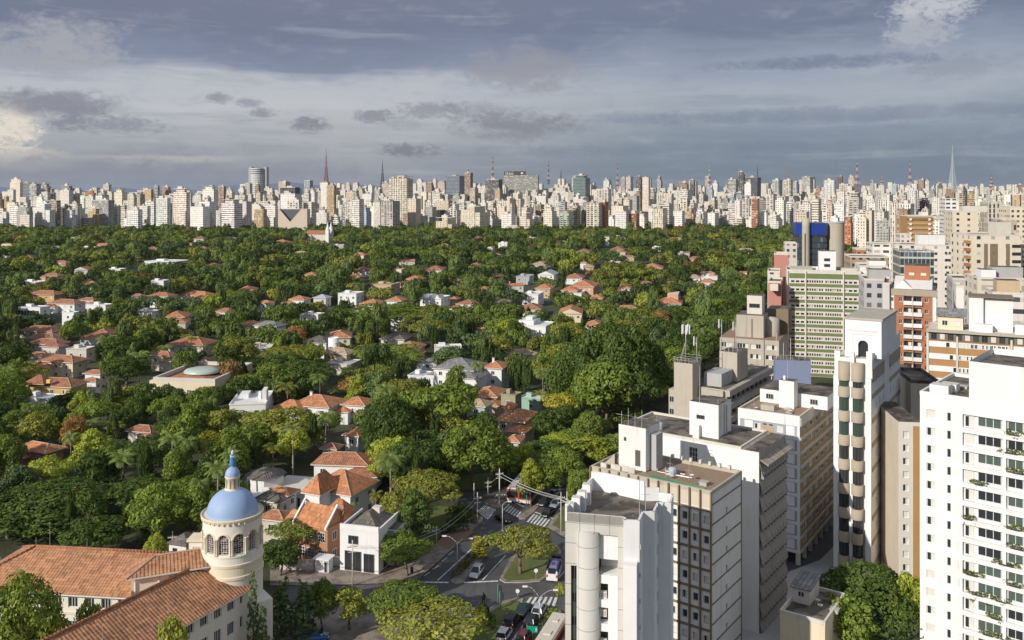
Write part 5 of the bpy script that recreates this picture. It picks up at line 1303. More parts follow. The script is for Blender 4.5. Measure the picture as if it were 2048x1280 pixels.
# --- white slab tower behind it ---------------------------------------------------------------------------------------
b = Bld('apartment_building', 'white slab tower with a white lift house and sloping louvred side', 1240, 1518, 1570, 127, 905, -36, 'building')
W_, D_, Z = b.W, b.D, b.zt
wb = MB(); core(wb, W_, D_, -.5, Z, M['whitegrey'], M['roofdeck'])
xs = [b.ax(q) for q in (1378, 1395, 1414, 1428)]
hs = [(xs[0], xs[1], Z-3.2, Z-1.0), (xs[0], xs[1], Z-4.6, Z-3.9), (xs[2], xs[2]+.9, Z-4.6, Z-3.9), (b.ax(1452), b.ax(1452)+1.2, Z-4.6, Z-3.9)]
holed(wb, 'f', W_, D_, 0, W_, -.5, Z, hs, M['white']); wb.quad((W_,0,-.5),(W_,D_,-.5),(W_,D_,Z),(W_,0,Z), M['louvre']); wb.build('wall', b.o)
for h in hs: put_window(b.o, 'f', h[0], h[2], h[1]-h[0], h[3]-h[2], style='grid' if h[3]-h[2] > 1 else 'two', frame='galv', inset=.2)
lb = MB(); k = 0; zz = Z-1.6
while zz > 0:
    lb.add([(W_+.06,.1,zz),(W_+.06,D_,zz),(W_+.50,D_,zz-1.75),(W_+.50,.1,zz-1.75),(W_+.50,D_,zz-1.9),(W_+.50,.1,zz-1.9),(W_+.06,D_,zz-.15),(W_+.06,.1,zz-.15)], [(0,1,2,3),(3,2,4,5),(5,4,6,7),(0,3,5,7),(1,6,4,2)], M['louvre'])
    for i in range(9): yy = D_*(i+.5)/9; lb.box(W_+.02, W_+.5, yy-.05, yy+.05, zz-2.4, zz-1.3, M['louvre'])
    zz -= 2.56
lb.build('louvre_slab', b.o)
ab = MB(); ab.add([(W_-2.6,.3,Z+.2),(W_-2.6,D_,Z+.2),(W_+1.3,D_,Z-1.7),(W_+1.3,.3,Z-1.7),(W_-2.6,.3,Z),(W_-2.6,D_,Z),(W_+1.3,D_,Z-1.9),(W_+1.3,.3,Z-1.9)], [(0,1,2,3),(0,3,7,4),(3,2,6,7)], tilemat('corrugated_sheet', (0.40,0.35,0.29), (0.2,0.17,0.14), .5, 3.0, .5)); ab.build('sloping_roof', b.o)
pb = MB(); parapet(pb, W_-2.7, D_, Z, .35, M['pale'], .3)
pb.add([(b.ax(1325),1.5,Z+.02),(b.ax(1455),1.5,Z+.02),(b.ax(1455),D_-1,Z+.02),(b.ax(1325),D_-1,Z+.02),((b.ax(1325)+b.ax(1455))/2,D_/2,Z+1.1)], [(0,1,4),(1,2,4),(2,3,4),(3,0,4)], M['roofdeck'])
pb.build('parapet', b.o)
xb = MB(); xa, xc = b.ax(1379, 2.2), b.ax(1437, 2.2); dd = b.ay(1476, xc)-2.2; dd = max(2, min(dd, 5)); hz_ = Z+5.4
xb.box(xa, xc, 2.2, 2.2+dd, Z, hz_, M['white'], top=M['roofdeck']); xb.box(xa+.9, xa+1.9, 1.4, 2.2, Z, Z+2.0, M['white']); xb.tube((xc+.12, 2.2+dd*.6, Z), (xc+.12, 2.2+dd*.6, hz_-.5), .09, .09, 5, M['galv']); xb.tube((xc+.3, 2.2+dd*.3, Z), (xc+.3, 2.2+dd*.3, hz_), .05, .05, 5, M['dark'])
xb.build('lift_house', b.o); put_window(b.o, 'f', xa+1.2, Z+2.9, 1.3, .6, style='two', frame='darkframe', inset=2.15)
db = MB(); db.tube((xa+1.5, 2.6, hz_), (xa+1.5, 2.6, hz_+5.5), .06, .03, 5, M['galv']); db.tube((xc-.5, 3.2, hz_), (xc-.5, 3.2, hz_+.7), .04, .04, 5, M['galv']); db.lathe([(.02,0),(.3,.08),(.45,.22)], M['pale'], 14, (xc-.5, 3.0)); db.build('aerial', b.o)

# --- grey and ochre apartment block -----------------------------------------------------------------------------------
b = Bld('apartment_building', 'apartment block with blue grey front and ochre panelled side on pillars', 1477, 1600, 1667, 150, 833, -34, 'building')
W_, D_, Z = b.W, b.D, b.zt; fh = 2.42
wb = MB(); core(wb, W_, D_, 3.0, Z-.3, M['whitegrey'], M['gravel'], ''); wb.build('wall', b.o)
fb = MB(); rb_ = MB()
for k in range(10):
    zb = Z-1.5-fh*(k+1)+.28
    if zb < 2: break
    fb.box(.45, W_-.45, -.10, -.01, zb, zb+fh-.50, M['bluepanel'])
    fb.box(W_*.06+.5, W_*.06+2.0, -.15, -.10, zb+.5, zb+fh-.65, M['white_clean']); fb.box(W_*.78, W_*.78+1.5, -.15, -.10, zb+.2, zb+fh-.6, M['white_clean'])
    if k < 3: fb.box(W_*.40, W_*.58, -.14, -.10, zb+.05, zb+1.2, M['yellowpanel']); 
    fb.box(W_*.41, W_*.47, -.14, -.10, zb+1.35, zb+1.6, M['dark']); fb.box(W_*.51, W_*.57, -.14, -.10, zb+1.35, zb+1.6, M['dark']); fb.box(W_*.30, W_*.33, -.14, -.10, zb+1.3, zb+1.55, M['dark'])
    fb.box(-.02, .43, -.22, -.01, zb, zb+fh-.5, M['white']); fb.box(W_-.43, W_+.02, -.22, -.01, zb, zb+fh-.5, M['white'])
    fb.box(-.02, W_+.02, -.22, -.01, zb-.5, zb, M['white'], bottom=True)
    rb_.box(W_+.01, W_+.2, 0, D_, zb-.5, zb, M['pale'], bottom=True)
    for i in range(6):
        y0 = D_*i/6
        rb_.box(W_+.01, W_+.08, y0+.1, y0+D_/6*.46, zb, zb+fh-.5, M['yellowpanel'])
        rb_.box(W_+.01, W_+.06, y0+D_/6*.5, y0+D_/6*.98, zb, zb+.75, M['yellowpanel'])
fb.box(-.02, W_+.02, -.22, -.01, Z-1.72, Z+.05, M['white']); rb_.box(W_+.01, W_+.2, 0, D_, Z-1.72, Z-.3, M['pale'])
fb.build('front_panel', b.o); rb_.build('side_panel', b.o)
n_ = 0
for k in range(10):
    zb = Z-1.5-fh*(k+1)+.28
    if zb < 2: break
    for i in range(6):
        y0 = D_*i/6+D_/6*.5
        put_window(b.o, 'r', y0, zb+.78, D_/6*.46, .95, W_, D_, style=('two','half','two','blind')[int(rnd(k,i,3)*4)], inset=-.05)
    put_window(b.o, 'f', W_*.06+2.3, zb+.5, 1.1, 1.0, style='blind' if k%2 else 'half', inset=-.14)
    put_window(b.o, 'f', W_*.64, zb+.4, 1.1, 1.1, style='two' if k%2 else 'blind', inset=-.14)
pb = MB(); parapet(pb, W_, D_, Z-.3, .35, M['pale'])
pb.box(W_*.30, W_*.52, D_*.10, D_*.17, Z-.3, Z+.6, M['concrete']); pb.build('parapet', b.o)
xb = MB(); y1 = D_*.36
xb.box(b.ax(1520, y1), b.ax(1655, y1), y1, D_*.75, Z-.3, Z+2.1, M['white'], top=M['roofdeck']); xb.build('penthouse', b.o)
xb = MB(); xa = b.ax(1558, y1-2.4); xc = b.ax(1588, y1-2.4); xb.box(xa, xc, y1-2.4, y1-.05, Z-.3, Z+4.6, M['white'], top=M['roofdeck']); xb.tube((xa+1.2,y1-1.2,Z+4.6),(xa+1.2,y1-1.2,Z+8),.06,.04,5,M['galv']); xb.box(xa+.5,xa+.9,y1-1.6,y1-1.2,Z+4.6,Z+5.3,M['white']); xb.build('lift_house', b.o)
for a in (b.ax(1532, y1), b.ax(1620, y1)): put_window(b.o, 'f', a, Z+.4, 1.4, 1.0, style='three', frame='galv', inset=y1-.05)
cb = MB()
for i in range(7): cb.box(W_-.6, W_, D_*i/6.3, D_*i/6.3+.5, -.5, 3.0, M['pale'])
for i in range(5): cb.box(W_*i/4.3, W_*i/4.3+.5, .1, .6, -.5, 3.0, M['pale'])
cb.build('pillar', b.o)
# blue lift wall rising behind it
b = Bld('lift_tower', 'slate blue windowless tower standing behind the ochre panelled block', 1550, 1622, 1634, 186, 722, -12, 'tower')
mb = MB(); mb.box(0, b.W, 0, max(4, b.D), 0, b.zt, M['bluewall'], top=M['roofdeck']); mb.build('wall', b.o)
mb = MB()
for i in range(7): mb.tube((b.W*i/6, .2, b.zt), (b.W*i/6, .2, b.zt+1), .04, .04, 4, M['galv'])
mb.tube((0,.2,b.zt+1),(b.W,.2,b.zt+1),.04,.04,4,M['galv'])
for i, h_ in enumerate((5.5, 3.5, 4.5)): mb.tube((b.W*(.05+.2*i), 1, b.zt), (b.W*(.05+.2*i), 1, b.zt+h_), .07, .05, 5, M['pale'])
mb.build('roof_rail', b.o)

# --- bay window tower ------------------------------------------------------------------------------------------------
b = Bld('apartment_building', 'slim white tower with two stacks of taupe rounded balconies and an arched crown', 1669, 1744, 1800, 143, 720, -33, 'building')
W_, D_, Z = b.W, b.D, b.zt; fh = 3.98
wb = MB(); core(wb, W_, D_, -.5, Z, M['white'], M['pale'], 'r'); hr = []
for k in range(9):
    for y in (.12,.24,.36,.62,.74,.9): hr.append((D_*y, D_*y+.6, Z-3.4-fh*k-1.2, Z-3.4-fh*k))
holed(wb, 'r', W_, D_, 0, D_, -.5, Z, hr, M['white'])
for a in (0, W_*.42, W_*.85): wb.box(a, a+W_*.15, -.75, 0, -.5, Z-3.0, M['white_clean'], top=M['white'])
wb.build('wall', b.o)
n_ = 0
for h in hr: put_window(b.o, 'r', h[0], h[2], .6, 1.2, W_, D_, style='one', frame='galv', inset=.2)
for k in range(9):
    for ya, yb in ((0, D_*.40), (D_*.58, D_)): zz = Z-1.9-fh*k; tb = MB(); tb.box(W_+.01, W_+.08, ya, yb, zz-(1.9 if k == 0 else .55), zz+.2, M['taupe']); tb.build('side_band', b.o)
for cx in (W_*.285, W_*.635):
    rr = W_*.145
    for k in range(10):
        zt_ = Z-.6-fh*k
        if zt_ < 1: break
        bb = MB(); hh = 3.0 if k == 0 else 1.75; sc = rr*1.12
        bb.lathe([(sc, zt_-hh),(sc, zt_),(sc-.12, zt_),(sc-.12, zt_-.3),(.01, zt_-.3)], M['taupe'], 16, (cx, -.55), True, math.pi, 2*math.pi); bb.lathe([(sc, zt_-hh),(.01, zt_-hh)], M['taupe'], 16, (cx, -.55), False, math.pi, 2*math.pi)
        bb.box(cx-sc, cx+sc, -.55, -.02, zt_-hh, zt_-.02, M['taupe'], bottom=True); bb.build('balcony', b.o)
        gb_ = MB(); zb = zt_-hh-(fh-1.75 if k else fh-1.75); ztop = zt_-hh
        gb_.lathe([(rr*.92, zb),(rr*.92, ztop)], M['greenglass'] if k in (1,2,0) and rnd(k, cx) > .3 else M['glass'], 10, (cx, -.40), False, math.pi, 2*math.pi)
        for q in range(6): t_ = math.pi+math.pi*q/5; gb_.tube((cx+rr*.94*math.cos(t_), -.40+rr*.94*math.sin(t_), zb), (cx+rr*.94*math.cos(t_), -.40+rr*.94*math.sin(t_), ztop), .035, .035, 4, M['darkframe'])
        gb_.build('bay_window', b.o)
xb = MB(); y1 = 1.6; xa, xc = b.ax(1690, y1), b.ax(1763, y1); zt2 = b.z(643, xc, y1); dd = D_*.52
xb.box(xa, xc, y1+.6, y1+dd, Z, zt2, M['white_clean'], top=M['roofdeck'])
# front plate with an arched opening
def arch(mb, xa, xc, y0, y1_, z0, z1, ca, r_, zs, m, n_=12):
    P = [(xa,z0),(ca-r_,z0)]+[(ca-r_*math.cos(math.pi*i/n_), zs+r_*math.sin(math.pi*i/n_)) for i in range(n_+1)]+[(ca+r_,z0),(xc,z0),(xc,z1),(xa,z1)]
    k = len(P); V = [(x,y0,z) for x, z in P]+[(x,y1_,z) for x, z in P]
    top = list(range(2, 2+n_+1))
    fs = [(0,1,2,k-1)]+[(i,i+1,k-1) if i < 2+n_//2 else (i,i+1,k-2) for i in range(2, 2+n_)]+[(2+n_//2,k-2,k-1)]+[(k-5,k-4,k-3,k-2)]
    mb.add(V, fs, m); mb.add(V, [(i, i+1, i+1+k, i+k) for i in range(k-1)], m)
arch(xb, xa, xc, y1, y1+.6, Z, zt2, xa+(xc-xa)*.50, (xc-xa)*.14, Z+2.0, M['white_clean'])
xb.box(xa+(xc-xa)*.16, xa+(xc-xa)*.22, y1-.12, y1-.01, Z+.6, Z+4.0, M['white']); xb.box(xa+(xc-xa)*.22, xa+(xc-xa)*.75, y1-.12, y1-.01, Z+3.8, Z+4.05, M['white'])
xb.box(xa-.1, xc+.2, y1-.15, y1+dd+.2, zt2, zt2+.35, M['concrete']); xb.box(xa+(xc-xa)*.1, xa+(xc-xa)*.9, y1-.04, y1-.01, zt2-1.9, zt2-1.7, M['pale'])
xb.build('crown', b.o)
sb = MB(); sb.quad((xa+(xc-xa)*.36, y1+.56, Z),(xa+(xc-xa)*.64, y1+.56, Z),(xa+(xc-xa)*.64, y1+.56, Z+2.9),(xa+(xc-xa)*.36, y1+.56, Z+2.9), M['glass']); sb.build('arched_window', b.o)
pb = MB(); pb.box(W_-.2, W_+.05, 0, D_, Z, Z+1.0, M['white']); pb.box(W_*.85, W_, -.05, .2, Z, Z+1.3, M['white_clean']); pb.box(0, W_*.15, -.05, .2, Z, Z+1.0, M['white_clean']); pb.box(W_*.45, W_*.55, -.7, .2, Z-3.0, Z+1.0, M['white_clean']); pb.build('parapet', b.o)

# --- white block at the right edge -----------------------------------------------------------------------------------
b = Bld('apartment_building', 'large white apartment block with planted balconies cut by the right edge', 1840, 2048, 2049, 109.5, 818, -41, 'building', d=16)
W_, D_, Z = b.W, b.D, b.zt; W2 = W_+9; fh = 2.38
wb = MB(); core(wb, W2, D_, -.5, Z-.05, M['white_clean'], M['roofdeck'], 'f')
A = lambda p: b.ax(p)
cols1 = [(A(1852), A(1871)), ]; hs = []; wins = []
rec = (A(1925), A(2005)); rec2 = (A(2012), W2-.4)
for k in range(15):
    zb = Z-3.0-fh*k
    if zb < .3: break
    hs.append((A(1853), A(1871), zb, zb+1.15)); wins.append((A(1853), zb, A(1871)-A(1853), 1.15, .2, 'a'))
    hs.append((A(1894.5), A(1901.5), zb, zb+1.1)); wins.append((A(1894.5), zb, A(1901.5)-A(1894.5), 1.1, .2, 'b'))
    hs.append((rec[0], rec[1], zb-.55, zb+1.2)); hs.append((rec2[0], rec2[1], zb-.55, zb+1.2))
holed(wb, 'f', W2, D_, 0, W2, -.5, Z-.05, hs, M['white_clean'], rev=.5)
wb.build('wall', b.o)
bb = MB()
for k in range(15):
    zb = Z-3.0-fh*k
    if zb < .3: break
    bb.quad((rec[0],.5,zb-.55),(rec[1],.5,zb-.55),(rec[1],.5,zb+1.2),(rec[0],.5,zb+1.2), M['white_clean']); bb.quad((rec2[0],.5,zb-.55),(rec2[1],.5,zb-.55),(rec2[1],.5,zb+1.2),(rec2[0],.5,zb+1.2), M['white_clean'])
    bb.box(A(1903), A(1918), -.06, -.01, zb, zb+1.1, M['white']); 
    bb.box(rec[0]-.05, rec[1]+.1, -.10, -.01, zb-.72, zb-.56, M['white_clean'], bottom=True); bb.box(rec2[0]-.05, rec2[1], -.10, -.01, zb-.72, zb-.56, M['white_clean'], bottom=True)
bb.build('balcony_back', b.o)
n_ = 0
for k in range(15):
    zb = Z-3.0-fh*k
    if zb < .3: break
    q = rnd(k, 5)
    put_window(b.o, 'f', A(1853), zb, A(1871)-A(1853), 1.15, style='half' if q > .4 else 'blind', inset=.18)
    put_window(b.o, 'f', A(1894.5), zb, A(1901.5)-A(1894.5), 1.1, style='one', frame='galv', inset=.18)
    put_window(b.o, 'f', A(1928), zb-.45, A(1946)-A(1928), 1.5, style='half' if rnd(k,6) > .35 else 'blind', inset=.42, name='balcony_door')
    put_window(b.o, 'f', A(1954), zb-.15, A(2002)-A(1954), 1.3, style='three', glass='paleglass' if rnd(k,7) > .3 else 'glass', inset=.42)
    put_window(b.o, 'f', A(2014), zb-.15, A(2046)-A(2014), 1.3, style='two', glass='paleglass' if rnd(k,8) > .35 else 'glass', inset=.42)
pb = MB(); parapet(pb, W2, D_, Z-.05, .5, M['white_clean'], .25); pb.box(A(1852,), A(1890), 1.6, 3.6, Z-.05, Z+1.2, M['white_clean'], top=M['pale']); pb.box(A(1862), A(1895), 4.2, 6.0, Z-.05, Z+1.0, M['white_clean'], top=M['pale']); pb.build('parapet', b.o)
xb = MB(); xa = A(1938); xb.box(xa, W2-.5, .02, D_*.8, Z-.05, Z+5.2, M['white'], skip='t'); xb.box(xa+.3, W2-.8, .3, D_*.8-.3, Z+4.2, Z+4.4, M['roofdeck']); xb.build('penthouse', b.o)
RB = b
# plants hanging from its balconies
def balcony_plant(x, y, z, wdt, hgt, label):
    g = np.random.default_rng(int(abs(x*97+z*31))+1); lobes = [(wdt*(q/10-.5)*1.5, .12+g.normal()*.06, -g.random()**3*hgt+.22+.15*g.random(), .20+.14*g.random(), .16, .20+.14*g.random()) for q in range(11)]
    V_, L_ = lobes_crown(lobes, 60, .10, g, .6, .9); me = quads_mesh('hanging_leaves', V_, L_, LEAF)
    wx = b.L[0]+x*b.u[0]+y*b.v[0]; wy = b.L[1]+x*b.u[1]+y*b.v[1]
    o = bpy.data.objects.new('balcony_plant', me); COL.objects.link(o); o.location = (wx, wy, z); o.rotation_euler = (0,0,b.yaw); o.color = (0.13,0.17,0.035,1); tag(o, label, 'plant', 'plants hanging from the white block')
    p_ = MB(); p_.box(-wdt*.4, wdt*.4, -.16, -.02, -.10, .06, M['dark'], bottom=True); p_.build('planter', o)
FLN = ['top','second','third','fourth','fifth','sixth','seventh','eighth','ninth','tenth','eleventh','twelfth','thirteenth','fourteenth']
for k, px, wd, hg in [(0,2028,1.5,1.3),(1,2022,1.8,1.0),(2,2036,1.5,.6),(3,1958,1.1,.6),(5,1936,1.2,1.0),(5,2030,1.4,.7),(6,2034,1.8,.8),(7,2012,2.0,1.0),(8,1944,1.6,.8),(8,2030,1.6,.9),(9,1955,1.6,1.3),(9,2002,1.5,1.0),(10,1990,1.2,.9),(11,1976,1.4,.9),(11,2014,1.4,1.0),(12,1950,1.0,.5),(13,2020,2.0,1.2),(12,2034,1.6,.8)]:
    balcony_plant(A(px), 0, Z-3.0-fh*k-.45, wd, hg, f"green plant spilling over the {FLN[k]} balcony row of the white block, {'left' if px < 2000 else 'right'} side")

# --- narrow beige tower with a brown stripe, and the blank wall above ------------------------------------------------------
b = Bld('apartment_building', 'narrow beige tower with one brown stripe between two white buildings', 1797, 1843, 1846, 138, 845, -8, 'building', d=14)
wb = MB(); hs = [(b.ax(1806), b.ax(1818), b.zt-2.6-2.1*k, b.zt-1.5-2.1*k) for k in range(15) if b.zt-2.6-2.1*k > 0]
core(wb, b.W, b.D, -.5, b.zt, M['beige'], M['roofdeck'], 'f'); holed(wb, 'f', b.W, b.D, 0, b.W, -.5, b.zt, hs, M['pale']); wb.build('wall', b.o)
mb = MB(); mb.box(b.ax(1826), b.ax(1838), -.08, -.005, 0, b.zt-.6, M['brownband']); mb.build('stripe', b.o)
for k, h in enumerate(hs): put_window(b.o, 'f', h[0], h[2], h[1]-h[0], 1.1, style='half' if k%3 else 'blind', inset=.2)
b = Bld('building', 'pale blank walled block rising behind the narrow beige tower', 1822, 1880, 1884, 160, 768, -10, 'building', d=12)
wb = MB(); wb.box(0, b.W, 0, b.D, 0, b.zt, M['beige'], top=M['roofdeck']); wb.build('wall', b.o); pb = MB(); parapet(pb, b.W, b.D, b.zt, .6, M['roofdeck']); pb.build('parapet', b.o)
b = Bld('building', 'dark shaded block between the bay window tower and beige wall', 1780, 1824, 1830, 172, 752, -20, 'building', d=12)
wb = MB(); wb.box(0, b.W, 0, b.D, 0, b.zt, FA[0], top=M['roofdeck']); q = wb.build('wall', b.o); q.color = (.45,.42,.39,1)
# --- low cream annexe at the bottom ------------------------------------------------------------------------------------------
b = Bld('annexe', 'low cream windowless annexe with a stained flat roof at the bottom', 1560, 1650, 1690, 112, 1252, -35, 'building')
W_, D_, Z = b.W, b.D, b.zt
wb = MB(); wb.box(0, W_, 0, D_, -.5, Z, M['cream'], top=M['roofdeck']); wb.build('wall', b.o)
pb = MB(); parapet(pb, W_, D_, Z, .55, M['pale']); pb.build('parapet', b.o)
hb_ = MB(); hb_.box(.2, 2.6, D_*.45, D_*.9, Z, Z+2.0, M['pale']); hb_.add([(0,D_*.42,Z+2),(2.8,D_*.42,Z+2),(2.8,D_*.93,Z+2.4),(0,D_*.93,Z+2.4),(0,D_*.42,Z+2.15),(2.8,D_*.42,Z+2.15),(2.8,D_*.93,Z+2.55),(0,D_*.93,Z+2.55)], [(0,1,5,4),(1,2,6,5),(4,5,6,7),(3,0,4,7)], M['greytile']); hb_.build('roof_hut', b.o)
put_window(b.o, 'f', 1.0, Z+.9, .9, .8, style='two', inset=D_*.45-.04)
# paved yards between the towers
sheet('yard', [(1470,1290),(1480,1130),(1560,1060),(1700,1090),(1780,1150),(1850,1180),(1850,1300)], 0.02, M['grey'])
sheet('street', [(1560,1150),(1640,1120),(1700,1060),(1640,1040),(1580,1100)], 0.03, am)

# --- clad tower nearest to the camera ---------------------------------------------------------------------------------------
zT = 29.6; rp = lambda px, py, z=zT: g2z(px, py, z)
def g2z(px, py, z): q = ground(px, py, z); return (q.x, q.y)
o = empty('office_tower', (0,0,0), 0, 'white stepped tower with grey clad front, round column and stained roof', 'office tower')
base = rp(1130,1025)
o.location = (*base, 0); loc = lambda p: (p[0]-base[0], p[1]-base[1])
plan_px = [(1130,1025),(1247,1035),(1248,1041),(1279,1042),(1287,1025),(1309,1024),(1317,1006),(1342,1006),(1347,989),(1318,985),(1290,985),(1205,966),(1183,964)]
plan = [loc(rp(*q)) for q in plan_px]
cladw = M['clad']
mb = MB(); n_ = len(plan)
for i in range(n_):
    a, c = plan[i], plan[(i+1)%n_]; m = cladw if i == 0 else M['white_clean']
    if i == 0: continue
    mb.quad((*a,-.5),(*c,-.5),(*c,zT-.9),(*a,zT-.9), m)
mb.add([(*p, zT-.9) for p in plan], [tuple(range(n_))], M['roofdeck']); mb.build('wall', o)
uF = Vector((plan[1][0]-plan[0][0], plan[1][1]-plan[0][1], 0)); WF = uF.length; uF.normalize(); vF = Vector((-uF.y, uF.x, 0)); yF = math.atan2(uF.y, uF.x)
fo_ = MB()
pxw = lambda px: WF*(px-1130)/117.0
gx0, gx1 = pxw(1142), pxw(1162); nx0, nx1 = pxw(1197), pxw(1236)
zw = lambda py: CH-(py-HZ)/F*95.0
holes = [(gx0, gx1, 0, zw(1122)), (nx0, nx1, 0, zw(1056))]
holed(fo_, 'f', WF, 1, 0, WF, -.5, zT, holes, cladw, rev=.35)
fo_.build('front_cladding', o, rz=yF)
fb = MB(); fb.quad((gx0,.35,0),(gx1,.35,0),(gx1,.35,zw(1122)),(gx0,.35,zw(1122)), M['glass'])
fb.build('glass_strip', o, rz=yF)
gs = [x for x in o.children if x.name.startswith('glass_strip')][0]
z = zw(1122)-1.5
pm_ = MB()
while z > 1:
    pm_.box(gx0+.02, gx1-.02, .26, .34, z-1.55, z, M['greenglass']); z -= 2.5
for q in range(4): a = gx0+(gx1-gx0)*q/3; pm_.box(a-.03, a+.03, .22, .30, 0, zw(1122), M['darkframe'])
pm_.build('green_pane', gs)
cb = MB(); cx = pxw(1176); rr = pxw(1176)-pxw(1153.5); cb.lathe([(rr, -.5),(rr, zw(1052)),(.01, zw(1052))], cladw, 28, (cx, .1), True, math.pi, 2*math.pi); cb.build('round_column', o, rz=yF)
nb_ = MB(); nb_.quad((nx0,.36,zw(1106)),(nx1,.36,zw(1106)),(nx1,.36,zw(1056)),(nx0,.36,zw(1056)), M['white_clean'])
nb_.quad((nx0,2.2,0),(nx1,2.2,0),(nx1,2.2,zw(1106)),(nx0,2.2,zw(1106)), M['white']); nb_.quad((nx1,.36,0),(nx1,2.2,0),(nx1,2.2,zw(1106)),(nx1,.36,zw(1106)), M['white_clean']); nb_.quad((nx0,.36,zw(1106)),(nx1,.36,zw(1106)),(nx1,2.2,zw(1106)),(nx0,2.2,zw(1106)), M['brownline'])
nb_.box(nx0+.02, nx1-.02, .3, 2.15, zw(1134)-.1, zw(1134), M['white_clean'], bottom=True)
hl = []
zf = zw(1134)
nb_.box(nx0+(nx1-nx0)*.55, nx1-.02, .0, 1.2, -.5, zf-.02, M['white_clean'], top=M['white']); 
nb_.build('balcony_recess', o, rz=yF)
nz = zw(1152); hol = []
while nz > 1.5: hol.append((nx0+.05, nx0+(nx1-nx0)*.50, nz-1.75, nz)); nz -= 2.55
wb = MB(); holed(wb, 'f', 1, 1, nx0+.02, nx0+(nx1-nx0)*.55, -.5, zf-.02, hol, M['white_clean'], rev=1.0, off=.06); wb.build('niche_wall', o, rz=yF)
for k, h in enumerate(hol):
    put_window(o, 'f', h[0], h[2], h[1]-h[0], 1.75, style='one', glass='glass').parent = o
    wn_ = o.children[-1]
for c in [x for x in o.children if x.name.startswith('window')]:
    a, zz = c.location.x, c.location.z; p = uF*a+vF*1.0; c.location = (p.x, p.y, zz); c.rotation_euler = (0,0,yF)
for k, h in enumerate(hol):
    q = MB(); q.box(0,.75,0,.35,0,.75,M['pale']); q.box(.1,.65,-.02,0,.15,.6,M['grey']); c = q.build('air_conditioner', o); p = uF*(h[0]+.05)+vF*.35; c.location = (p.x, p.y, h[2]+.02+(.6 if k%2 else 0)); c.rotation_euler = (0,0,yF)
# small windows on the stepped white side, shown where the wall faces the camera
for (pa, pb, rows, wd, hg) in [((1247,1035),(1287,1042),[1096,1152,1204,1256],.55,.55),((1309,1024),(1317,1006),[1030,1068,1112,1158,1206,1252],.5,1.1)]:
    A_, B_ = Vector((*loc(rp(*pa)),0)), Vector((*loc(rp(*pb)),0)); dv = (B_-A_).normalized()
    for r_i in rows:
        Yw = base[1]+((A_+B_)/2).y; zz = CH-(r_i-HZ)/F*Yw
        c = kid('window', winmesh(wd, hg, 'one', 'glass', 'white_clean' if False else 'frame'), o); p = A_+dv*((B_-A_).length*.62)-Vector((-dv.y, dv.x, 0))*.03
        c.location = (p.x, p.y, zz); c.rotation_euler = (0,0,math.atan2(dv.y, dv.x))
pb = MB()
for i in range(n_):
    a, c = Vector((*plan[i],0)), Vector((*plan[(i+1)%n_],0)); d = (c-a); 
    if d.length < .01: continue
    nn = Vector((-d.y, d.x, 0)).normalized()*.22; m = cladw if i == 0 else M['white_clean']; h_ = .05 if i < 9 else (1.3 if i in (10,11) else .6)
    P = [a, c, c+nn, a+nn]
    pb.add([(p.x,p.y,zT-.9) for p in P]+[(p.x,p.y,zT+h_) for p in P], [(2,3,7,6),(4,5,6,7),(0,1,5,4),(1,2,6,5),(3,0,4,7)], m)
pb.build('parapet', o)
for k, (px, py, hh) in enumerate([(1136,1016,.5),(1149,1010,1.3),(1160,1004,2.0),(1170,992,2.4)]):
    p = loc(rp(px, py)); q = MB(); q.box(-.45,.45,-.45,.45,zT-.9,zT+.35+hh*.45,M['white_clean'],top=M['pale']); q.build('vent_stack', o, (p[0]+.2, p[1], 0), yF)
ab = MB(); p = loc(rp(1279,1024)); ab.tube((*p,zT-.9),(*p,zT+3.9),.05,.03,5,M['galv']); p = loc(rp(1291,1005)); ab.tube((*p,zT-.9),(*p,zT+1.8),.04,.03,5,M['galv']); ab.tube((p[0]-.5,p[1],zT+.9),(p[0]+.5,p[1],zT+.9),.025,.025,4,M['galv']); ab.build('aerial', o)
p = loc(rp(1262,1098,18.5)); sb_ = MB(); q = [loc(rp(*c)) for c in ((1248,1041),(1279,1042))]
sb_.box(0,1.4,-1.2,0,-.5,CH-(1112-HZ)/F*93,M['white_clean']); sb_.build('side_shaft', o, (q[0][0]+.05, q[0][1]+.15, 0), yF)
# --- concrete tower carrying antennas -------------------------------------------------------------------------------------
b = Bld('office_tower', 'raw concrete tower crowned with cell antennas', 1348, 1385, 1402, 188, 728, -34, 'office tower')
W_, D_, Z = b.W, b.D, b.zt
wb = MB(); wb.box(0, W_, 0, D_, -.5, Z, M['concrete'], top=M['roofdeck']); wb.build('wall', b.o)
lw = MB(); lw.box(-1.6, 0, .8, 6, -.5, Z-6.2, M['concrete']); lw.build('side_wing', b.o)
for k in range(8): put_window(b.o, 'f', -1.4, Z-9-2.7*k, 1.1, 1.3, style='two', frame='galv', inset=.75)
rw = MB(); x1 = b.ax(1477, 16); hr = []
wy0, wy1 = 3.0, 3.0+30
zr = b.z(775, W_+2, 3)
rw.box(W_+.02, W_+6, wy0, wy1, -.5, zr, M['concrete'], top=M['roofdeck']); rw.build('rear_wing', b.o)
kb = MB()
for k in range(8):
    zz = zr-1.4-2.9*k
    kb.box(W_+6.0, W_+7.2, wy0, wy1, zz, zz+1.3, M['concrete'], bottom=True)
    for i in range(10): kb.box(W_+6.0, W_+6.5, wy0+3*i, wy0+3*i+.3, zz-1.6, zz, M['concrete'])
    kb.box(W_+2.5, W_+6, wy0-.9, wy0-.02, zz, zz+1.2, M['concrete'], bottom=True)
kb.build('balcony', b.o)
gw = MB()
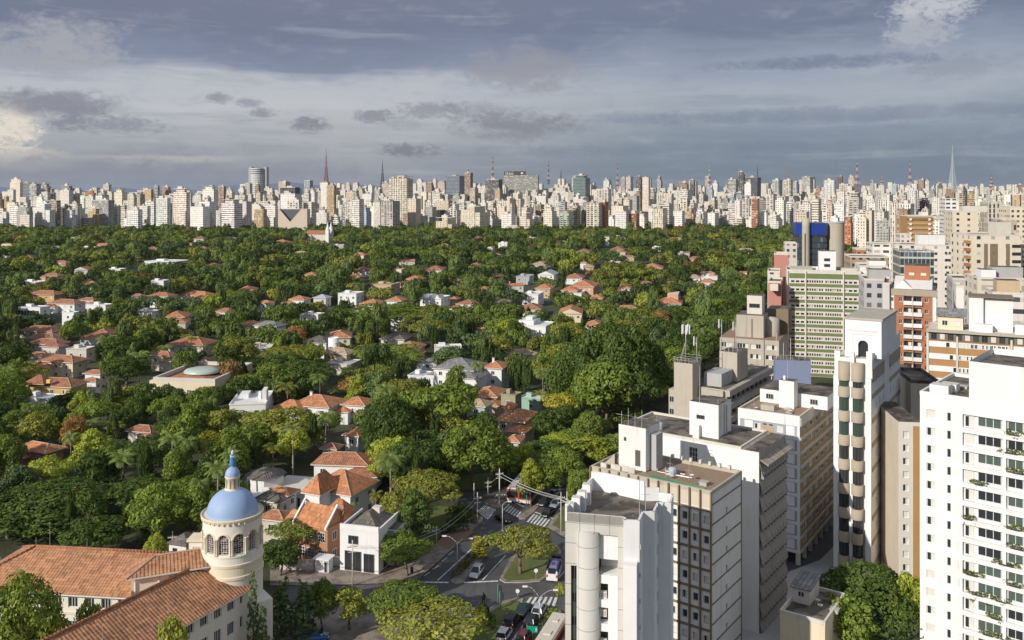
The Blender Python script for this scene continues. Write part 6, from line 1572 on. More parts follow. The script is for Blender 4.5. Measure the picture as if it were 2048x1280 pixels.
for k in range(8): zz = zr-1.4-2.9*k; gw.box(W_+6.0, W_+6.06, wy0+.1, wy1-.1, zz-1.6, zz-.02, M['glass']); gw.box(W_+2.6, W_+5.9, wy0-.06, wy0-.005, zz-1.5, zz-.05, M['greenglass'])
gw.build('window', b.o)
xb = MB(); xb.box(W_+1.5, W_+5.6, wy0+9, wy0+16, zr, zr+6.5, M['concrete'], top=M['roofdeck']); xb.box(W_+.6, W_+4.6, wy0+2, wy0+8.8, zr, zr+2.8, M['grey']); xb.build('lift_house', b.o)
rl = MB()
for zz in (.55, 1.1):
    for p, q in (((0,0),(W_,0)),((W_,0),(W_,D_)),((W_,D_),(0,D_)),((0,D_),(0,0))): rl.tube((*p,Z+zz),(*q,Z+zz),.04,.04,4,M['galv'])
for i in range(6): rl.tube((W_*i/5,0,Z),(W_*i/5,0,Z+1.1),.04,.04,4,M['galv']); rl.tube((W_,D_*i/5,Z),(W_,D_*i/5,Z+1.1),.04,.04,4,M['galv'])
rl.build('roof_rail', b.o)
def antenna(wx, wy, z, h_, panels, label, brace=True):
    o = empty('cell_antenna', (wx, wy, z), .5, label, 'antenna'); mb = MB(); mb.tube((0,0,-.1),(0,0,h_),.10,.07,6,M['galv'])
    if brace: mb.tube((-1.8,0,0),(0,0,h_*.55),.06,.06,4,M['galv']); mb.tube((0,1.6,0),(0,0,h_*.5),.06,.06,4,M['galv']); mb.tube((-1.0,0,h_*.24),(0,0,h_*.24),.04,.04,4,M['galv'])
    mb.build('pole', o)
    for i in range(panels):
        a = 6.283*i/panels; r_ = .85; q = MB(); q.box(-.16,.16,-.08,.08,h_-2.0,h_,M['white_clean'],bottom=True); q.box(-.03,.03,-.85,-.08,h_-1.5,h_-1.4,M['galv']); q.build('panel_antenna', o, (-r_*math.sin(a), r_*math.cos(a), 0), a)
def bw_(b, x, y): return b.L[0]+x*b.u[0]+y*b.v[0], b.L[1]+x*b.u[1]+y*b.v[1]
antenna(*bw_(b, W_*.45, D_*.4), Z, 8.0, 5, 'tall cell antenna ringed with white panels on the concrete tower')
antenna(*bw_(b, W_*.95, D_*.6), Z, 5.4, 1, 'short pole antenna beside the panel ringed one', False)
antenna(*bw_(b, W_+1.8, wy0+9.6), zr+6.5, 7.0, 1, 'left antenna pole of the pair on the lift house', False)
antenna(*bw_(b, W_+4.8, wy0+10.5), zr+6.5, 6.6, 1, 'right antenna pole of the pair on the lift house', False)
sc = MB()
for i in range(5): sc.tube((W_+1.6+i,wy0+9.1,zr+6.5),(W_+1.6+i,wy0+9.1,zr+9.3),.06,.06,4,M['galv'])
for zz in (7.6, 9.2): sc.tube((W_+1.5,wy0+9.1,zr+zz),(W_+5.7,wy0+9.1,zr+zz),.05,.05,4,M['galv'])
sc.build('antenna_frame', b.o)

# --- weathered concrete office block ------------------------------------------------------------------------------------------
b = Bld('office_building', 'weathered concrete office block with rows of pale blinds', 1440, 1558, 1574, 236, 682, -24, 'building', d=22)
W_, D_, Z = b.W, b.D, b.zt; fh = 2.75
wb = MB(); core(wb, W_, D_, -.5, Z, M['concrete'], M['gravel'], 'f'); hs = []
segs = [(.02,.20),(.29,.48),(.52,.70),(.78,.97)]
for k in range(7):
    zb = Z-2.6-fh*k
    for a, c in segs: hs.append((W_*a, W_*c, zb, zb+1.3))
holed(wb, 'f', W_, D_, 0, W_, -.5, Z, hs, M['concrete']); wb.build('wall', b.o)
for h in hs:
    m_ = 2; ww_ = (h[1]-h[0])/m_
    for i in range(m_): put_window(b.o, 'f', h[0]+i*ww_, h[2], ww_, 1.3, style=('half','blind','two','half')[int(rnd(h[0],h[2],i)*4)], inset=.25)
fb = MB()
for a in (.24,.74,.715): fb.box(W_*a-.2, W_*a+.2, -.35, -.01, -.5, Z, M['concrete'])
fb.build('pilaster', b.o)
xb = MB(); xa, xc = b.ax(1473, 3), b.ax(1527, 3); z2 = b.z(632, xc, 3); xb.box(xa, xc, 3, 12, Z, z2, M['concrete'], top=M['roofdeck']); xb.box(xa+(xc-xa)*.55,xa+(xc-xa)*.6,2.9,3,Z,z2-1,M['brownline']); xb.build('lift_house', b.o)
xb = MB(); xa2, xc2 = b.ax(1494, 6), b.ax(1524, 6); xb.box(xa2, xc2, 6, 11, z2, b.z(592, xc2, 6), M['pale'], top=M['roofdeck']); xb.build('tank_room', b.o)
put_window(b.o, 'f', xa2+.6, z2+1.8, (xc2-xa2)*.7, 1.1, style='three', frame='darkframe', inset=5.95)
xb = MB(); xb.box(W_*.7, W_+1.0, 12.5, 21, Z, Z+7, M['brownline'], top=M['roofdeck']); xb.lathe([(2.2,Z),(2.2,Z+5),(.01,Z+5.2)], M['concrete'], 18, (W_*.80, 9)); xb.build('rear_block', b.o)

# --- green striped slab ------------------------------------------------------------------------------------------------------------
b = Bld('office_building', 'tall white slab striped with grass green bands', 1574, 1722, 1739, 300, 546, -16, 'building', d=16)
W_, D_, Z = b.W, b.D, b.zt; fh = 2.83
wb = MB(); core(wb, W_, D_, -.5, Z, M['pale'], M['roofdeck'], 'f'); hs = []
nwin = [(.27,.50,7),(.52,.74,7)]
for k in range(1, 14):
    zb = Z-2.2-fh*k+1.25
    for a, c, q in nwin:
        for i in range(q): x0 = W_*(a+(c-a)*(i+.14)/q); hs.append((x0, x0+W_*(c-a)/q*.66, zb, zb+.85))
    for a, c, q in ((.05,.25,3),(.77,.96,3)):
        for i in range(q): x0 = W_*(a+(c-a)*(i+.1)/q); hs.append((x0, x0+W_*(c-a)/q*.7, zb, zb+.7))
holed(wb, 'f', W_, D_, 0, W_, -.5, Z, hs, wallmat('pinkish_white_render', (0.68,0.63,0.60), .3), rev=.5); wb.build('wall', b.o)
gl = MB(); 
for h in hs: gl.quad((h[0],.5,h[2]),(h[1],.5,h[2]),(h[1],.5,h[3]),(h[0],.5,h[3]), M['glass'] if rnd(h[0],h[2]) < .85 else M['blind'])
w0 = gl.build('window', b.o); w0['kind'] = 'stuff'
for k in range(14):
    zb = Z-2.2-fh*k+(-.1 if k else -.1); q = MB()
    for a, c in ((.03,.245),(.26,.755),(.77,.985)): q.box(W_*a, W_*c, -.10, -.005, zb-.02, zb+1.0+(.7 if k == 0 else 0), M['greenband'], bottom=True)
    q.build('green_band', b.o)
fb = MB()
for a in (0,.25,.76,.985): fb.box(W_*a-.05, W_*a+.35, -.45, -.01, -.5, Z+.2, M['pale'])
fb.build('rib', b.o)
xb = MB(); xa, xc = b.ax(1638, 3), b.ax(1672, 3); xb.box(xa, xc, 3, 9, Z, b.z(503, xc, 3), M['white_clean'], top=M['roofdeck']); xb.build('lift_house', b.o)
for zz in (1.6, 3.6): put_window(b.o, 'f', xa+(xc-xa)*.3, Z+zz, (xc-xa)*.35, 1.0, style='three', frame='darkframe', inset=2.95)
pb = MB(); parapet(pb, W_, D_, Z, .7, M['pale']); pb.box(1, W_*.35, 2, 6, Z, Z+1.4, M['concrete']); pb.box(W_*.75, W_*.95, 2, 7, Z, Z+1.2, M['pale']); pb.build('parapet', b.o)

# --- dark glass tower with a royal blue crown between concrete cylinders ------------------------------------------------------------
Yd = 520; x0 = (1595-CX)/F*Yd; k_ = Yd/F
o = empty('office_tower', (x0, Yd, 0), R(-10), 'dark glass tower with a royal blue crown between concrete cylinders', 'office tower')
zt = CH-(446-HZ)*k_
mb = MB(); mb.prism([(0,2),(8*k_,-1),(52*k_,-1),(58*k_,2),(58*k_,16),(0,16)], -.5, zt-7, FA[6], top=M['roofdeck']); q = mb.build('glass_body', o); q.color = (.03,.028,.03,1)
mb = MB(); mb.prism([(-.6,1.7),(7.6*k_,-1.6),(52.5*k_,-1.6),(58.8*k_,1.7),(58.8*k_,16.3),(-.6,16.3)], zt-7, zt, M['royalblue'], top=M['roofdeck'], bottom=True)
for i in range(5): a = 8*k_+11*k_*i; mb.box(a-.05,a+.05,-1.68,-1.6,zt-7,zt,M['dark'])
mb.build('blue_crown', o)
mb = MB(); c = (15*k_, -2.2); zc = CH-(436-HZ)*k_; mb.lathe([(2.2,-.5),(2.2,zt-2)], M['concrete'], 24, c); mb.lathe([(2.2,zt-2),(2.2,zc),(.01,zc)], M['concrete'], 24, c); mb.box(c[0]-1.1,c[0]-.5,-4.5,-4.0,0,zt-6,M['dark']); mb.build('slim_cylinder', o)
mb = MB(); c = (76*k_, 6); zc = CH-(443-HZ)*k_; mb.lathe([(5.0,-.5),(5.0,zc)], wallmat('panelled_concrete', (0.47,0.43,0.34), .3, joints=(1.6,1.6)), 36, c); mb.lathe([(5.25,zc-.9),(5.25,zc),(.01,zc)], M['grey'], 36, c); mb.box(c[0]-2.4,c[0]+1.0,4,8,zc,zc+2.2,M['white']); mb.lathe([(1.6,zc),(1.6,zc+3),(.01,zc+3.2)], M['white'], 16, (c[0]-.5, 8)); mb.build('wide_cylinder', o)

# --- red brick apartment house -------------------------------------------------------------------------------------------------------
b = Bld('apartment_building', 'red brick apartment house with white central balconies and brick penthouse', 1779, 1873, 1912, 228, 588, -26, 'building', d=22)
W_, D_, Z = b.W, b.D, b.zt; fh = 2.95
wb = MB(); core(wb, W_, D_, -.5, Z, M['brick'], M['pale'], 'f'); hs = []
for k in range(12):
    zb = Z-2.4-fh*k
    for a in (.205,.755): hs.append((W_*a, W_*a+.8, zb, zb+1.1))
    hs.append((W_*.31, W_*.495, zb-.6, zb+1.5)); hs.append((W_*.515, W_*.69, zb-.6, zb+1.5))
holed(wb, 'f', W_, D_, W_*.10, W_*.92, -.5, Z-.6, hs, M['brick'], rev=.9, rm=M['white']); wb.quad((0,0,-.5),(W_*.10,0,-.5),(W_*.10,0,Z),(0,0,Z), M['white']); wb.quad((W_*.92,0,-.5),(W_,0,-.5),(W_,0,Z),(W_*.92,0,Z), M['white'])
wb.box(-.1, W_+.15, -.2, D_+.1, Z-.8, Z+.9, M['taupe'], skip='t'); wb.build('wall', b.o)
bb = MB()
for k in range(12):
    zb = Z-2.4-fh*k
    bb.box(W_*.305, W_*.70, -.65, -.02, zb-.75, zb+.25, M['white_clean'] if k%2 == 0 else M['whitegrey'], bottom=True)
    bb.box(W_*.31,W_*.69,.9,.95,zb-.6,zb+1.5,M['pale'])
    if k%2: bb.box(W_*.10, W_*.92, -.12, -.02, zb-.95, zb-.78, M['taupe'])
bb.box(W_*.498, W_*.512, -.7, -.02, 0, Z-.8, M['taupe']); bb.build('balcony', b.o)
for k in range(12):
    zb = Z-2.4-fh*k
    for a in (.205,.755): put_window(b.o, 'f', W_*a, zb, .8, 1.1, style='two', inset=.2)
    for a in (.32,.525): put_window(b.o, 'f', W_*a, zb-.5, W_*.155, 1.7, style=('three','half','grid')[k%3], glass='greenglass' if k%4 == 1 else 'glass', frame='darkframe', inset=.82, name='balcony_door')
    put_window(b.o, 'f', W_*.02, zb, W_*.07, 1.1, style='two', inset=-.03)
for k in range(11):
    for q in range(3): put_window(b.o, 'r', 3+6*q, Z-2.6-fh*k, 1.6, 1.2, W_, D_, style='half', inset=-.03)
xb = MB(); xb.gable(1.0, W_-1.0, 1.0, D_-2, Z+.9, 2.6, M['whitegrey'], M['white'], 'x'); xb.add([(W_*.08,.6,Z+.9),(W_*.5,.6,Z+.9),(W_*.29,.6,Z+3.2),(W_*.08,5,Z+.9),(W_*.5,5,Z+.9),(W_*.29,5,Z+3.2)], [(0,1,2),(1,4,5,2),(3,0,2,5)], M['white_clean']); xb.build('mansard_roof', b.o)
xb = MB(); xb.box(W_*.30, W_*.85, D_*.35, D_*.75, Z+.9, Z+6.6, M['brick'], top=M['roofdeck']); xb.build('brick_penthouse', b.o)
for a in (.40,.66): put_window(b.o, 'f', W_*a, Z+4.0, 1.3, .7, style='blind', inset=D_*.35-.04)
# --- brown and white banded slab ---------------------------------------------------------------------------------------------------------
b = Bld('apartment_building', 'long slab banded in brown panels and white window strips', 1856, 2040, 2060, 190, 672, -27, 'building', d=14)
W_, D_, Z = b.W, b.D, b.zt; fh = 2.75; W2 = W_+6
wb = MB(); core(wb, W2, D_, -.5, Z, M['brownband'], M['pale'], '')
wb.build('wall', b.o)
bb = MB()
for k in range(10):
    zb = Z-3.6-fh*k
    bb.box(.2, W2*.235, -.14, -.01, zb, zb+1.25, M['white_clean']); bb.box(W2*.70, W2, -.14, -.01, zb, zb+1.25, M['white_clean']); bb.box(W2*.255, W2*.67, -.06, -.01, zb, zb+1.2, M['white'])
bb.box(-.3, .15, -.3, -.01, -.5, Z+.3, M['pale']); bb.box(W2*.237, W2*.252, -.3, -.01, -.5, Z-1, M['pale']); bb.box(W2*.675, W2*.692, -.3, -.01, -.5, Z-1, M['pale'])
bb.box(-.3, W2, -.9, -.01, Z-.25, Z+.25, M['concrete'], bottom=True)
bb.build('white_strip', b.o)
nn_ = 0
for k in range(6):
    zb = Z-3.6-fh*k
    for i in range(13): put_window(b.o, 'f', W2*.26+i*W2*.0315, zb+.12, W2*.026, .95, style=('half','two','blind')[int(rnd(k,i,9)*3)], inset=-.08)
    put_window(b.o, 'f', W2*(.15+.03*(k%3)), zb+.05, .8, 1.1, style='one', inset=-.15)
tb = MB(); tb.box(.2, W2, -.12, -.01, Z-2.1, Z-.3, M['brownline']); tb.build('top_floor_wall', b.o)
for i in range(14): put_window(b.o, 'f', .6+i*W2*.07, Z-1.95, W2*.05, 1.45, style=('two','blind','grid')[i%3], glass=('glass','greenglass')[i%2], frame='darkframe', inset=-.13)
xb = MB(); xa, xc = b.ax(1872, 3), b.ax(1930, 3); xb.box(xa+.4, xc-.4, 3, 9, Z, Z+3.1, M['cream']); xb.add([(xa,2.4,Z+3.0),(xc+.4,2.4,Z+3.0),(xc+.4,6,Z+4.6),(xa,6,Z+4.6),(xc+.4,9.6,Z+3.2),(xa,9.6,Z+3.2)], [(0,1,2,3),(3,2,4,5)], M['greytile']); xb.build('roof_cottage', b.o)
put_window(b.o, 'f', xa+1.2, Z+.9, 1.2, 1.2, style='two', inset=2.95); put_window(b.o, 'f', xa+3.4, Z+.9, 1.6, 1.2, style='blind', inset=2.95)
xb = MB(); xa, xc = b.ax(1938, 4), b.ax(2026, 4); xb.box(xa, xa+(xc-xa)*.33, 3.4, 10, Z, b.z(598, xc, 4), M['white'], top=M['roofdeck']); xb.box(xa+(xc-xa)*.33+.02, xc, 4.4, 10, Z, b.z(600, xc, 4), M['white'], top=M['roofdeck']); xb.box(xa-.15, xc+.15, 3.2, 10.2, b.z(598, xc, 4), b.z(598, xc, 4)+.25, M['brownline']); xb.build('penthouse', b.o)
for (a, c, h_) in ((2030, 2048, 2.2), (1950, 1985, 1.8)):
    q = MB(); q.box(b.ax(a, 2), b.ax(c, 2), 1.6, 3.2, Z, Z+h_, M['white'], top=M['pale']); q.build('water_tank', b.o)

# --- the blocks farther up the slope on the right ---------------------------------------------------------------------------------------
def block(label, xL, xF, xR, YF, py, yaw, col, fac, top='roofdeck', d=14, box=None, name='apartment_building', wins=None, band=None):
    b = Bld(name, label, xL, xF, xR, YF, py, yaw, 'building', d=d); wb = MB(); m = FA[fac] if isinstance(fac, int) else fac
    wb.box(0, b.W, 0, b.D, -.5, b.zt, m, top=M[top]); q = wb.build('wall', b.o); q.color = (*col, 1)
    pb = MB(); parapet(pb, b.W, b.D, b.zt, .6, M['pale']); pb.build('parapet', b.o)
    if box:
        for j, (p0, p1, pt, y, m) in enumerate(box):
            xb = MB(); xb.box(b.ax(p0, y), b.ax(p1, y), y, y+6, b.zt, b.z(pt, b.ax(p1, y), y), M[m], top=M['roofdeck']); xb.build('penthouse', b.o)
    return b
b = block('white block with a square penthouse and pairs of small windows', 1790, 1906, 1921, 415, 492, -12, (.74,.68,.62), 7, box=[(1836,1890,470,4,'white')], d=20)
for k in range(9):
    for a in (.86,.93): put_window(b.o, 'f', b.W*a, b.zt-4-3.4*k, 1.0, 1.2, style='one', frame='darkframe', inset=-.03)
b = block('pale greenish glass fronted block before the white one', 1800, 1868, 1884, 350, 505, -14, (.50,.52,.46), 6, d=16)
q = b.o.children[0]; q.data.materials[0] = facade('facade_pale_glass', 2.2, 3.4, .92, .70, (0.30,0.34,0.32), (0.52,0.55,0.50)); 
b = block('cream corner tower with dark stacked balconies on its left side', 1943, 2042, 2060, 330, 472, -6, (.74,.66,.54), 7, d=20, box=[(1992,2022,444,2,'pale')])
q = MB()
for i in range(4): a = b.ax((1968,1980,1988,2012)[i]); q.box(a, a+1.3, -.12, -.005, 0, b.zt-3, M['brownline'])
q.build('dark_stripe', b.o)
for k in range(14):
    q = MB(); q.box(-1.5, -.02, .4, 3.6, b.zt-3-2.9*k, b.zt-1.9-2.9*k, M['brick'] if k%2 else M['brownband'], bottom=True); q.build('balcony', b.o)
    put_window(b.o, 'f', b.ax(2024), b.zt-4.5-2.9*k, 3.2, 1.2, style='three', frame='darkframe', inset=-.03)
block('cream tower with planted balconies left of the corner tower', 1905, 1958, 1975, 455, 424, -14, (.70,.62,.48), 7, d=20, box=[(1925,1975,412,6,'pale')])
b = block('orange brown slatted block with a dark right flank', 1815, 1866, 1888, 560, 433, -10, (.5,.5,.5), M['brownband'], d=18, box=[(1842,1856,424,4,'white')])
for k in range(9):
    q = MB(); q.box(-.4, b.W+.3, -.7, -.02, b.zt-2.2-3.0*k, b.zt-1.0-3.0*k, M['yellowpanel'] if k else M['brownline'], bottom=True); q.box(1.0, 2.4, -.9, -.72, b.zt-2.6-3.0*k, b.zt-1.2-3.0*k, M['white_clean']); q.box(b.W-3, b.W-1.6, -.9, -.72, b.zt-2.6-3.0*k, b.zt-1.2-3.0*k, M['white_clean']); q.build('balcony', b.o)
block('low white flat block with a row of square windows', 1745, 1800, 1806, 430, 490, -12, (.76,.74,.70), 1, d=16)
block('low orange brick block behind the tree strip', 1712, 1746, 1756, 460, 500, -12, (.48,.20,.08), 0, d=12)
block('long low brick building with a tan flat roof', 1700, 1778, 1790, 385, 516, -12, (.40,.30,.22), 0, d=16)
block('white box roofed building before the long brick one', 1720, 1776, 1790, 300, 535, -14, (.75,.74,.72), 7, d=14, box=[(1738,1772,522,5,'white_clean')])
block('grey block with a faceted roof room right of the striped slab', 1728, 1782, 1800, 272, 562, -16, (.46,.45,.47), 0, d=16, box=[(1738,1782,540,5,'grey')])
block('coral pink block left of the striped slab', 1548, 1577, 1588, 335, 510, -18, (.58,.22,.17), M['pink'], d=10)
block('lower coral block with stepped terraces', 1536, 1562, 1578, 300, 566, -20, (.58,.22,.17), M['pink'], d=14, box=[(1540,1556,582,-4,'pale')])
block('white low block between the coral ones', 1535, 1560, 1574, 318, 545, -18, (.62,.58,.52), 0, d=12)
block('small beige block left of the dark glass tower', 1570, 1594, 1602, 440, 488, -14, (.62,.58,.52), 0, d=12)
block('grey shaded slab left of the cream corner tower', 1905, 1940, 1952, 300, 560, -20, (.45,.43,.42), 0, d=16)
block('pale terraced block with plants under the corner tower', 1955, 2048, 2060, 265, 560, -14, (.66,.60,.46), 4, d=14, box=[(1962,1992,540,2,'white_clean'),(1985,2046,535,4,'grey')])
block('white low apartment strip above the banded slab', 1985, 2048, 2060, 228, 590, -20, (.72,.68,.64), 2, d=12, box=[(1994,2040,562,2,'tan')])
block('white stair block right of the red brick house', 1912, 1928, 1936, 240, 575, -22, (.76,.74,.72), 7, d=8)
block('tall grey white side block left of the red brick house', 1766, 1779, 1784, 232, 570, -24, (.62,.60,.57), 7, d=18)
block('cream slab at the far right above the penthouse', 2020, 2048, 2060, 520, 415, -10, (.72,.64,.50), 0, d=18)
block('white tower behind the planted cream one', 1890, 1912, 1920, 640, 398, -14, (.76,.73,.70), 1, d=18)
block('ribbed beige slab right of the planted cream tower', 1976, 2006, 2016, 600, 405, -12, (.62,.55,.45), 5, d=18)
block('brown and cream tower behind the corner tower', 2004, 2034, 2050, 480, 440, -12, (.50,.38,.28), 5, d=18)
block('pale low block at the foot of the orange slatted block', 1800, 1822, 1830, 520, 470, -12, (.70,.66,.60), 0, d=12)
block('grey flat block behind the tree strip on the right', 1830, 1846, 1852, 600, 455, -12, (.6,.56,.5), 1, d=12)

# --- tanks, hatches, ducts and pipes left about on the flat roofs
def clutter(o, x0, x1, y0, y1, z, k, seed):
    r_ = random.Random(seed)
    for i in range(k):
        x, y = r_.uniform(x0, x1), r_.uniform(y0, y1); q = r_.randrange(4); mb = MB()
        if q == 0: mb.lathe([(.55,z),(.58,z+.9),(.5,z+1.05),(.1,z+1.15),(.01,z+1.15)], r_.choice([M['bluegrey'], M['pale'], M['white']]), 14, (x, y)); nm = 'water_tank'
        elif q == 1: mb.box(x-.5,x+.5,y-.45,y+.45,z,z+.45,M['concrete'],top=M['grey']); mb.box(x-.58,x+.58,y-.52,y+.52,z+.45,z+.52,M['galv']); nm = 'roof_hatch'
        elif q == 2: mb.tube((x,y,z+.15),(min(x1,x+r_.uniform(2,5)),y+r_.uniform(-.4,.4),z+.15),.06,.06,5,M['galv']); mb.tube((x,y,z),(x,y,z+.6),.07,.07,6,M['galv']); nm = 'roof_pipe'
        else: mb.tube((x,y,z),(x,y,z+r_.uniform(1.5,3)),.03,.02,4,M['galv']); mb.tube((x-.5,y,z+1.3),(x+.5,y,z+1.3),.02,.02,4,M['galv']); mb.lathe([(.02,z+.6),(.25,z+.66),(.36,z+.8)], M['pale'], 12, (x+.3,y)); nm = 'aerial'
        mb.build(nm, o)
for nm_, bits in (('white office tower gridded', (8, 16, 1.2, 5.5, -.45, 8)), ('white slab tower with', (1, 6, 1, 4, 0, 4)), ('apartment block with blue', (1, 9, 1, 5, -.3, 6)), ('slim white tower with two', (.5, 3, 2, 12, 0, 3)), ('large white apartment block', (1.2, 7, 6.5, 13, -.05, 7)), ('long slab banded', (1, 20, 9.5, 13, 0, 8)), ('tall white slab striped', (2, 22, 9, 14, 0, 8)), ('red brick apartment house', (1, 10, 16, 20, .9, 3)), ('weathered concrete office', (1, 9, 13, 20, 0, 5)), ('low cream windowless', (1, 6, 2, 6, 0, 4))):
    for o in bpy.data.objects:
        if o.get('label', '').startswith(nm_):
            zt = max(c.data.vertices[0].co.z*0+max(v.co.z for v in c.data.vertices) for c in o.children if c.name.split('.')[0] == 'wall'); clutter(o, *bits[:4], zt+(bits[4] if bits[4] < 0 else 0), bits[5], nm_)
# ------------------------------------------------------------------ convent with the blue dome
M['churchtile'] = tilemat('church_roof_tiles', (0.52,0.25,0.125), (0.17,0.085,0.05), 0.46, 0.5, 0.55)
M['creamwall'] = wallmat('cream_convent_wall', (0.80,0.77,0.68), .30, (0.35,0.27,0.18)); M['creamtrim'] = wallmat('cream_trim', (0.76,0.68,0.52), .3, (0.35,0.25,0.14))
M['domeblue'] = wallmat('sky_blue_dome_paint', (0.30,0.42,0.64), .38, (0.17,0.24,0.40), rough=.6)
stm, n, bs = newmat('stained_glass')
wn = n.n.new('ShaderNodeTexWhiteNoise'); wn.noise_dimensions = '3D'; q = n.n.new('ShaderNodeVectorMath'); q.operation = 'SNAP'; n.l.new(pos(n), q.inputs[0]); q.inputs[1].default_value = (.2,.2,.2); n.l.new(q.outputs[0], wn.inputs[0])
n.put(bs.inputs['Base Color'], n.ramp(wn.outputs['Value'], [(0,(.02,.02,.03)),(.35,(.05,.02,.03)),(.55,(.12,.03,.04)),(.7,(.05,.06,.09)),(.85,(.30,.30,.28)),(1,(.5,.5,.48))])); bs.inputs['Roughness'].default_value = .2
C0 = Vector((-38.65, 121.0, 0)); RT = 3.9
cv = empty('convent', C0, 0, 'cream convent with long red tiled wings and a round tower under a sky blue dome', 'convent')
mb = MB()
mb.lathe([(4.05,-.5),(4.05,11.9)], M['creamwall'], 56); mb.lathe([(4.05,11.9),(4.18,12.0),(4.18,12.35),(4.05,12.45),(4.05,13.6),(4.14,13.65),(4.18,14.0),(4.05,14.1)], M['creamtrim'], 56, smooth=False)
mb.lathe([(4.05,14.1),(4.02,15.0),(4.1,15.0),(4.1,15.2),(RT,15.2)], M['creamwall'], 56, smooth=False)
mb.lathe([(RT,15.2),(RT,15.4)], M['creamwall'], 56)
# drum with real arched openings: 12 bays
nb = 12; zs, zp, zt_ = 15.4, 17.4, 19.3; hw = .70
def cyl(r, a, z): return (r*math.sin(a), -r*math.cos(a), z)
seg = 10
for k in range(nb):
    a0 = 2*math.pi*(k-.5)/nb; a1 = a0+2*math.pi/nb; ac = (a0+a1)/2; da = hw/RT
    # jambs either side
    for (p, q_) in ((a0, ac-da), (ac+da, a1)):
        for j in range(3): u0, u1 = p+(q_-p)*j/3, p+(q_-p)*(j+1)/3; mb.quad(cyl(RT,u0,zs),cyl(RT,u1,zs),cyl(RT,u1,zt_),cyl(RT,u0,zt_),M['creamwall'])
    for j in range(seg):
        t0, t1 = math.pi*j/seg, math.pi*(j+1)/seg
        u0, u1 = ac-da*math.cos(t0), ac-da*math.cos(t1); z0, z1 = zp+hw*math.sin(t0), zp+hw*math.sin(t1)
        mb.quad(cyl(RT,u0,z0),cyl(RT,u1,z1),cyl(RT,u1,zt_),cyl(RT,u0,zt_),M['creamwall']); mb.quad(cyl(RT,u0,z0),cyl(RT,u1,z1),cyl(RT-.3,u1,z1),cyl(RT-.3,u0,z0),M['creamtrim'])
        # raised hood mould
        e0, e1 = ac-(da+.05)*math.cos(t0), ac-(da+.05)*math.cos(t1); y0, y1 = zp+(hw+.18)*math.sin(t0), zp+(hw+.18)*math.sin(t1)
        mb.quad(cyl(RT+.07,u0,z0),cyl(RT+.07,u1,z1),cyl(RT+.07,e1,y1),cyl(RT+.07,e0,y0),M['creamtrim']); mb.quad(cyl(RT+.07,e0,y0),cyl(RT+.07,e1,y1),cyl(RT,e1,y1),cyl(RT,e0,y0),M['creamtrim']); mb.quad(cyl(RT+.07,u0,z0),cyl(RT+.07,u1,z1),cyl(RT,u1,z1),cyl(RT,u0,z0),M['creamtrim'])
    for s in (-1, 1): u = ac+s*da; mb.quad(cyl(RT,u,zs),cyl(RT-.3,u,zs),cyl(RT-.3,u,zp),cyl(RT,u,zp),M['creamtrim'])
    mb.quad(cyl(RT,ac-da,zs),cyl(RT,ac+da,zs),cyl(RT-.3,ac+da,zs),cyl(RT-.3,ac-da,zs),M['creamtrim'])
mb.lathe([(RT,19.3),(RT+.02,19.4),(RT+.20,19.75),(RT+.27,19.8),(RT+.27,20.0),(RT+.17,20.02),(RT+.17,19.85),(3.35,19.85)], M['creamtrim'], 56, smooth=False)
for i in range(36): a = 2*math.pi*i/36; c = cyl(RT+.10,a,0); mb.box(c[0]-.1,c[0]+.1,c[1]-.1,c[1]+.1,19.35,19.62,M['creamtrim'],bottom=True)
mb.build('tower', cv)
tw = [x for x in cv.children][0]
for k in range(nb):
    ac = 2*math.pi*k/nb; da = hw/RT; w_ = MB(); P = [cyl(RT-.3,ac-da,zs),cyl(RT-.3,ac+da,zs)]+[cyl(RT-.3,ac+da*math.cos(math.pi*j/10),zp+hw*math.sin(math.pi*j/10)) for j in range(11)]
    w_.add(P, [tuple(range(len(P)))], stm)
    for j in range(1, 4): u = ac-da+2*da*j/4; w_.tube(cyl(RT-.27,u,zs),cyl(RT-.27,u,zp+hw*math.sin(math.acos((j-2)/2))*.98),.022,.022,4,M['frame'])
    for j in range(8): z = zs+.3*j; w_.tube(cyl(RT-.27,ac-da,z),cyl(RT-.27,ac+da,z),.022,.022,4,M['frame'])
    w_.build('window', cv)
    cl = MB(); u = ac+math.pi/nb
    for s in (-.035, .035):
        c = cyl(RT+.10, u+s, 0); cl.lathe([(.13,zs-.1),(.13,zs+.1),(.085,zs+.15),(.085,zp-.1),(.14,zp),(.14,zp+.12),(.01,zp+.12)], M['creamtrim'], 8, (c[0], c[1]))
    cl.build('colonnette', cv)
mb = MB(); mb.lathe([(3.42,19.85)]+[(3.40*math.cos(t), 19.95+3.25*math.sin(t)) for t in [i*math.pi/2/16 for i in range(15)]]+[(.3,23.2)], M['domeblue'], 56); mb.build('dome', cv)
mb = MB(); mb.lathe([(1.08,22.8),(1.08,23.05),(.95,23.1),(.95,23.2),(.92,24.6),(1.0,24.65),(1.04,24.85),(.98,24.9)], M['creamtrim'], 28)
for i in range(10): a = 2*math.pi*i/10; c = cyl(.93,a,0); q = Vector((math.sin(a), -math.cos(a), 0)); tn = Vector((math.cos(a), math.sin(a), 0)); p = Vector(c); mb.add([p+tn*.09+q*.03+Vector((0,0,23.3)), p-tn*.09+q*.03+Vector((0,0,23.3)), p-tn*.09+q*.03+Vector((0,0,24.5)), p+tn*.09+q*.03+Vector((0,0,24.5))], [(0,1,2,3)], M['brownline'])
mb.build('lantern', cv)
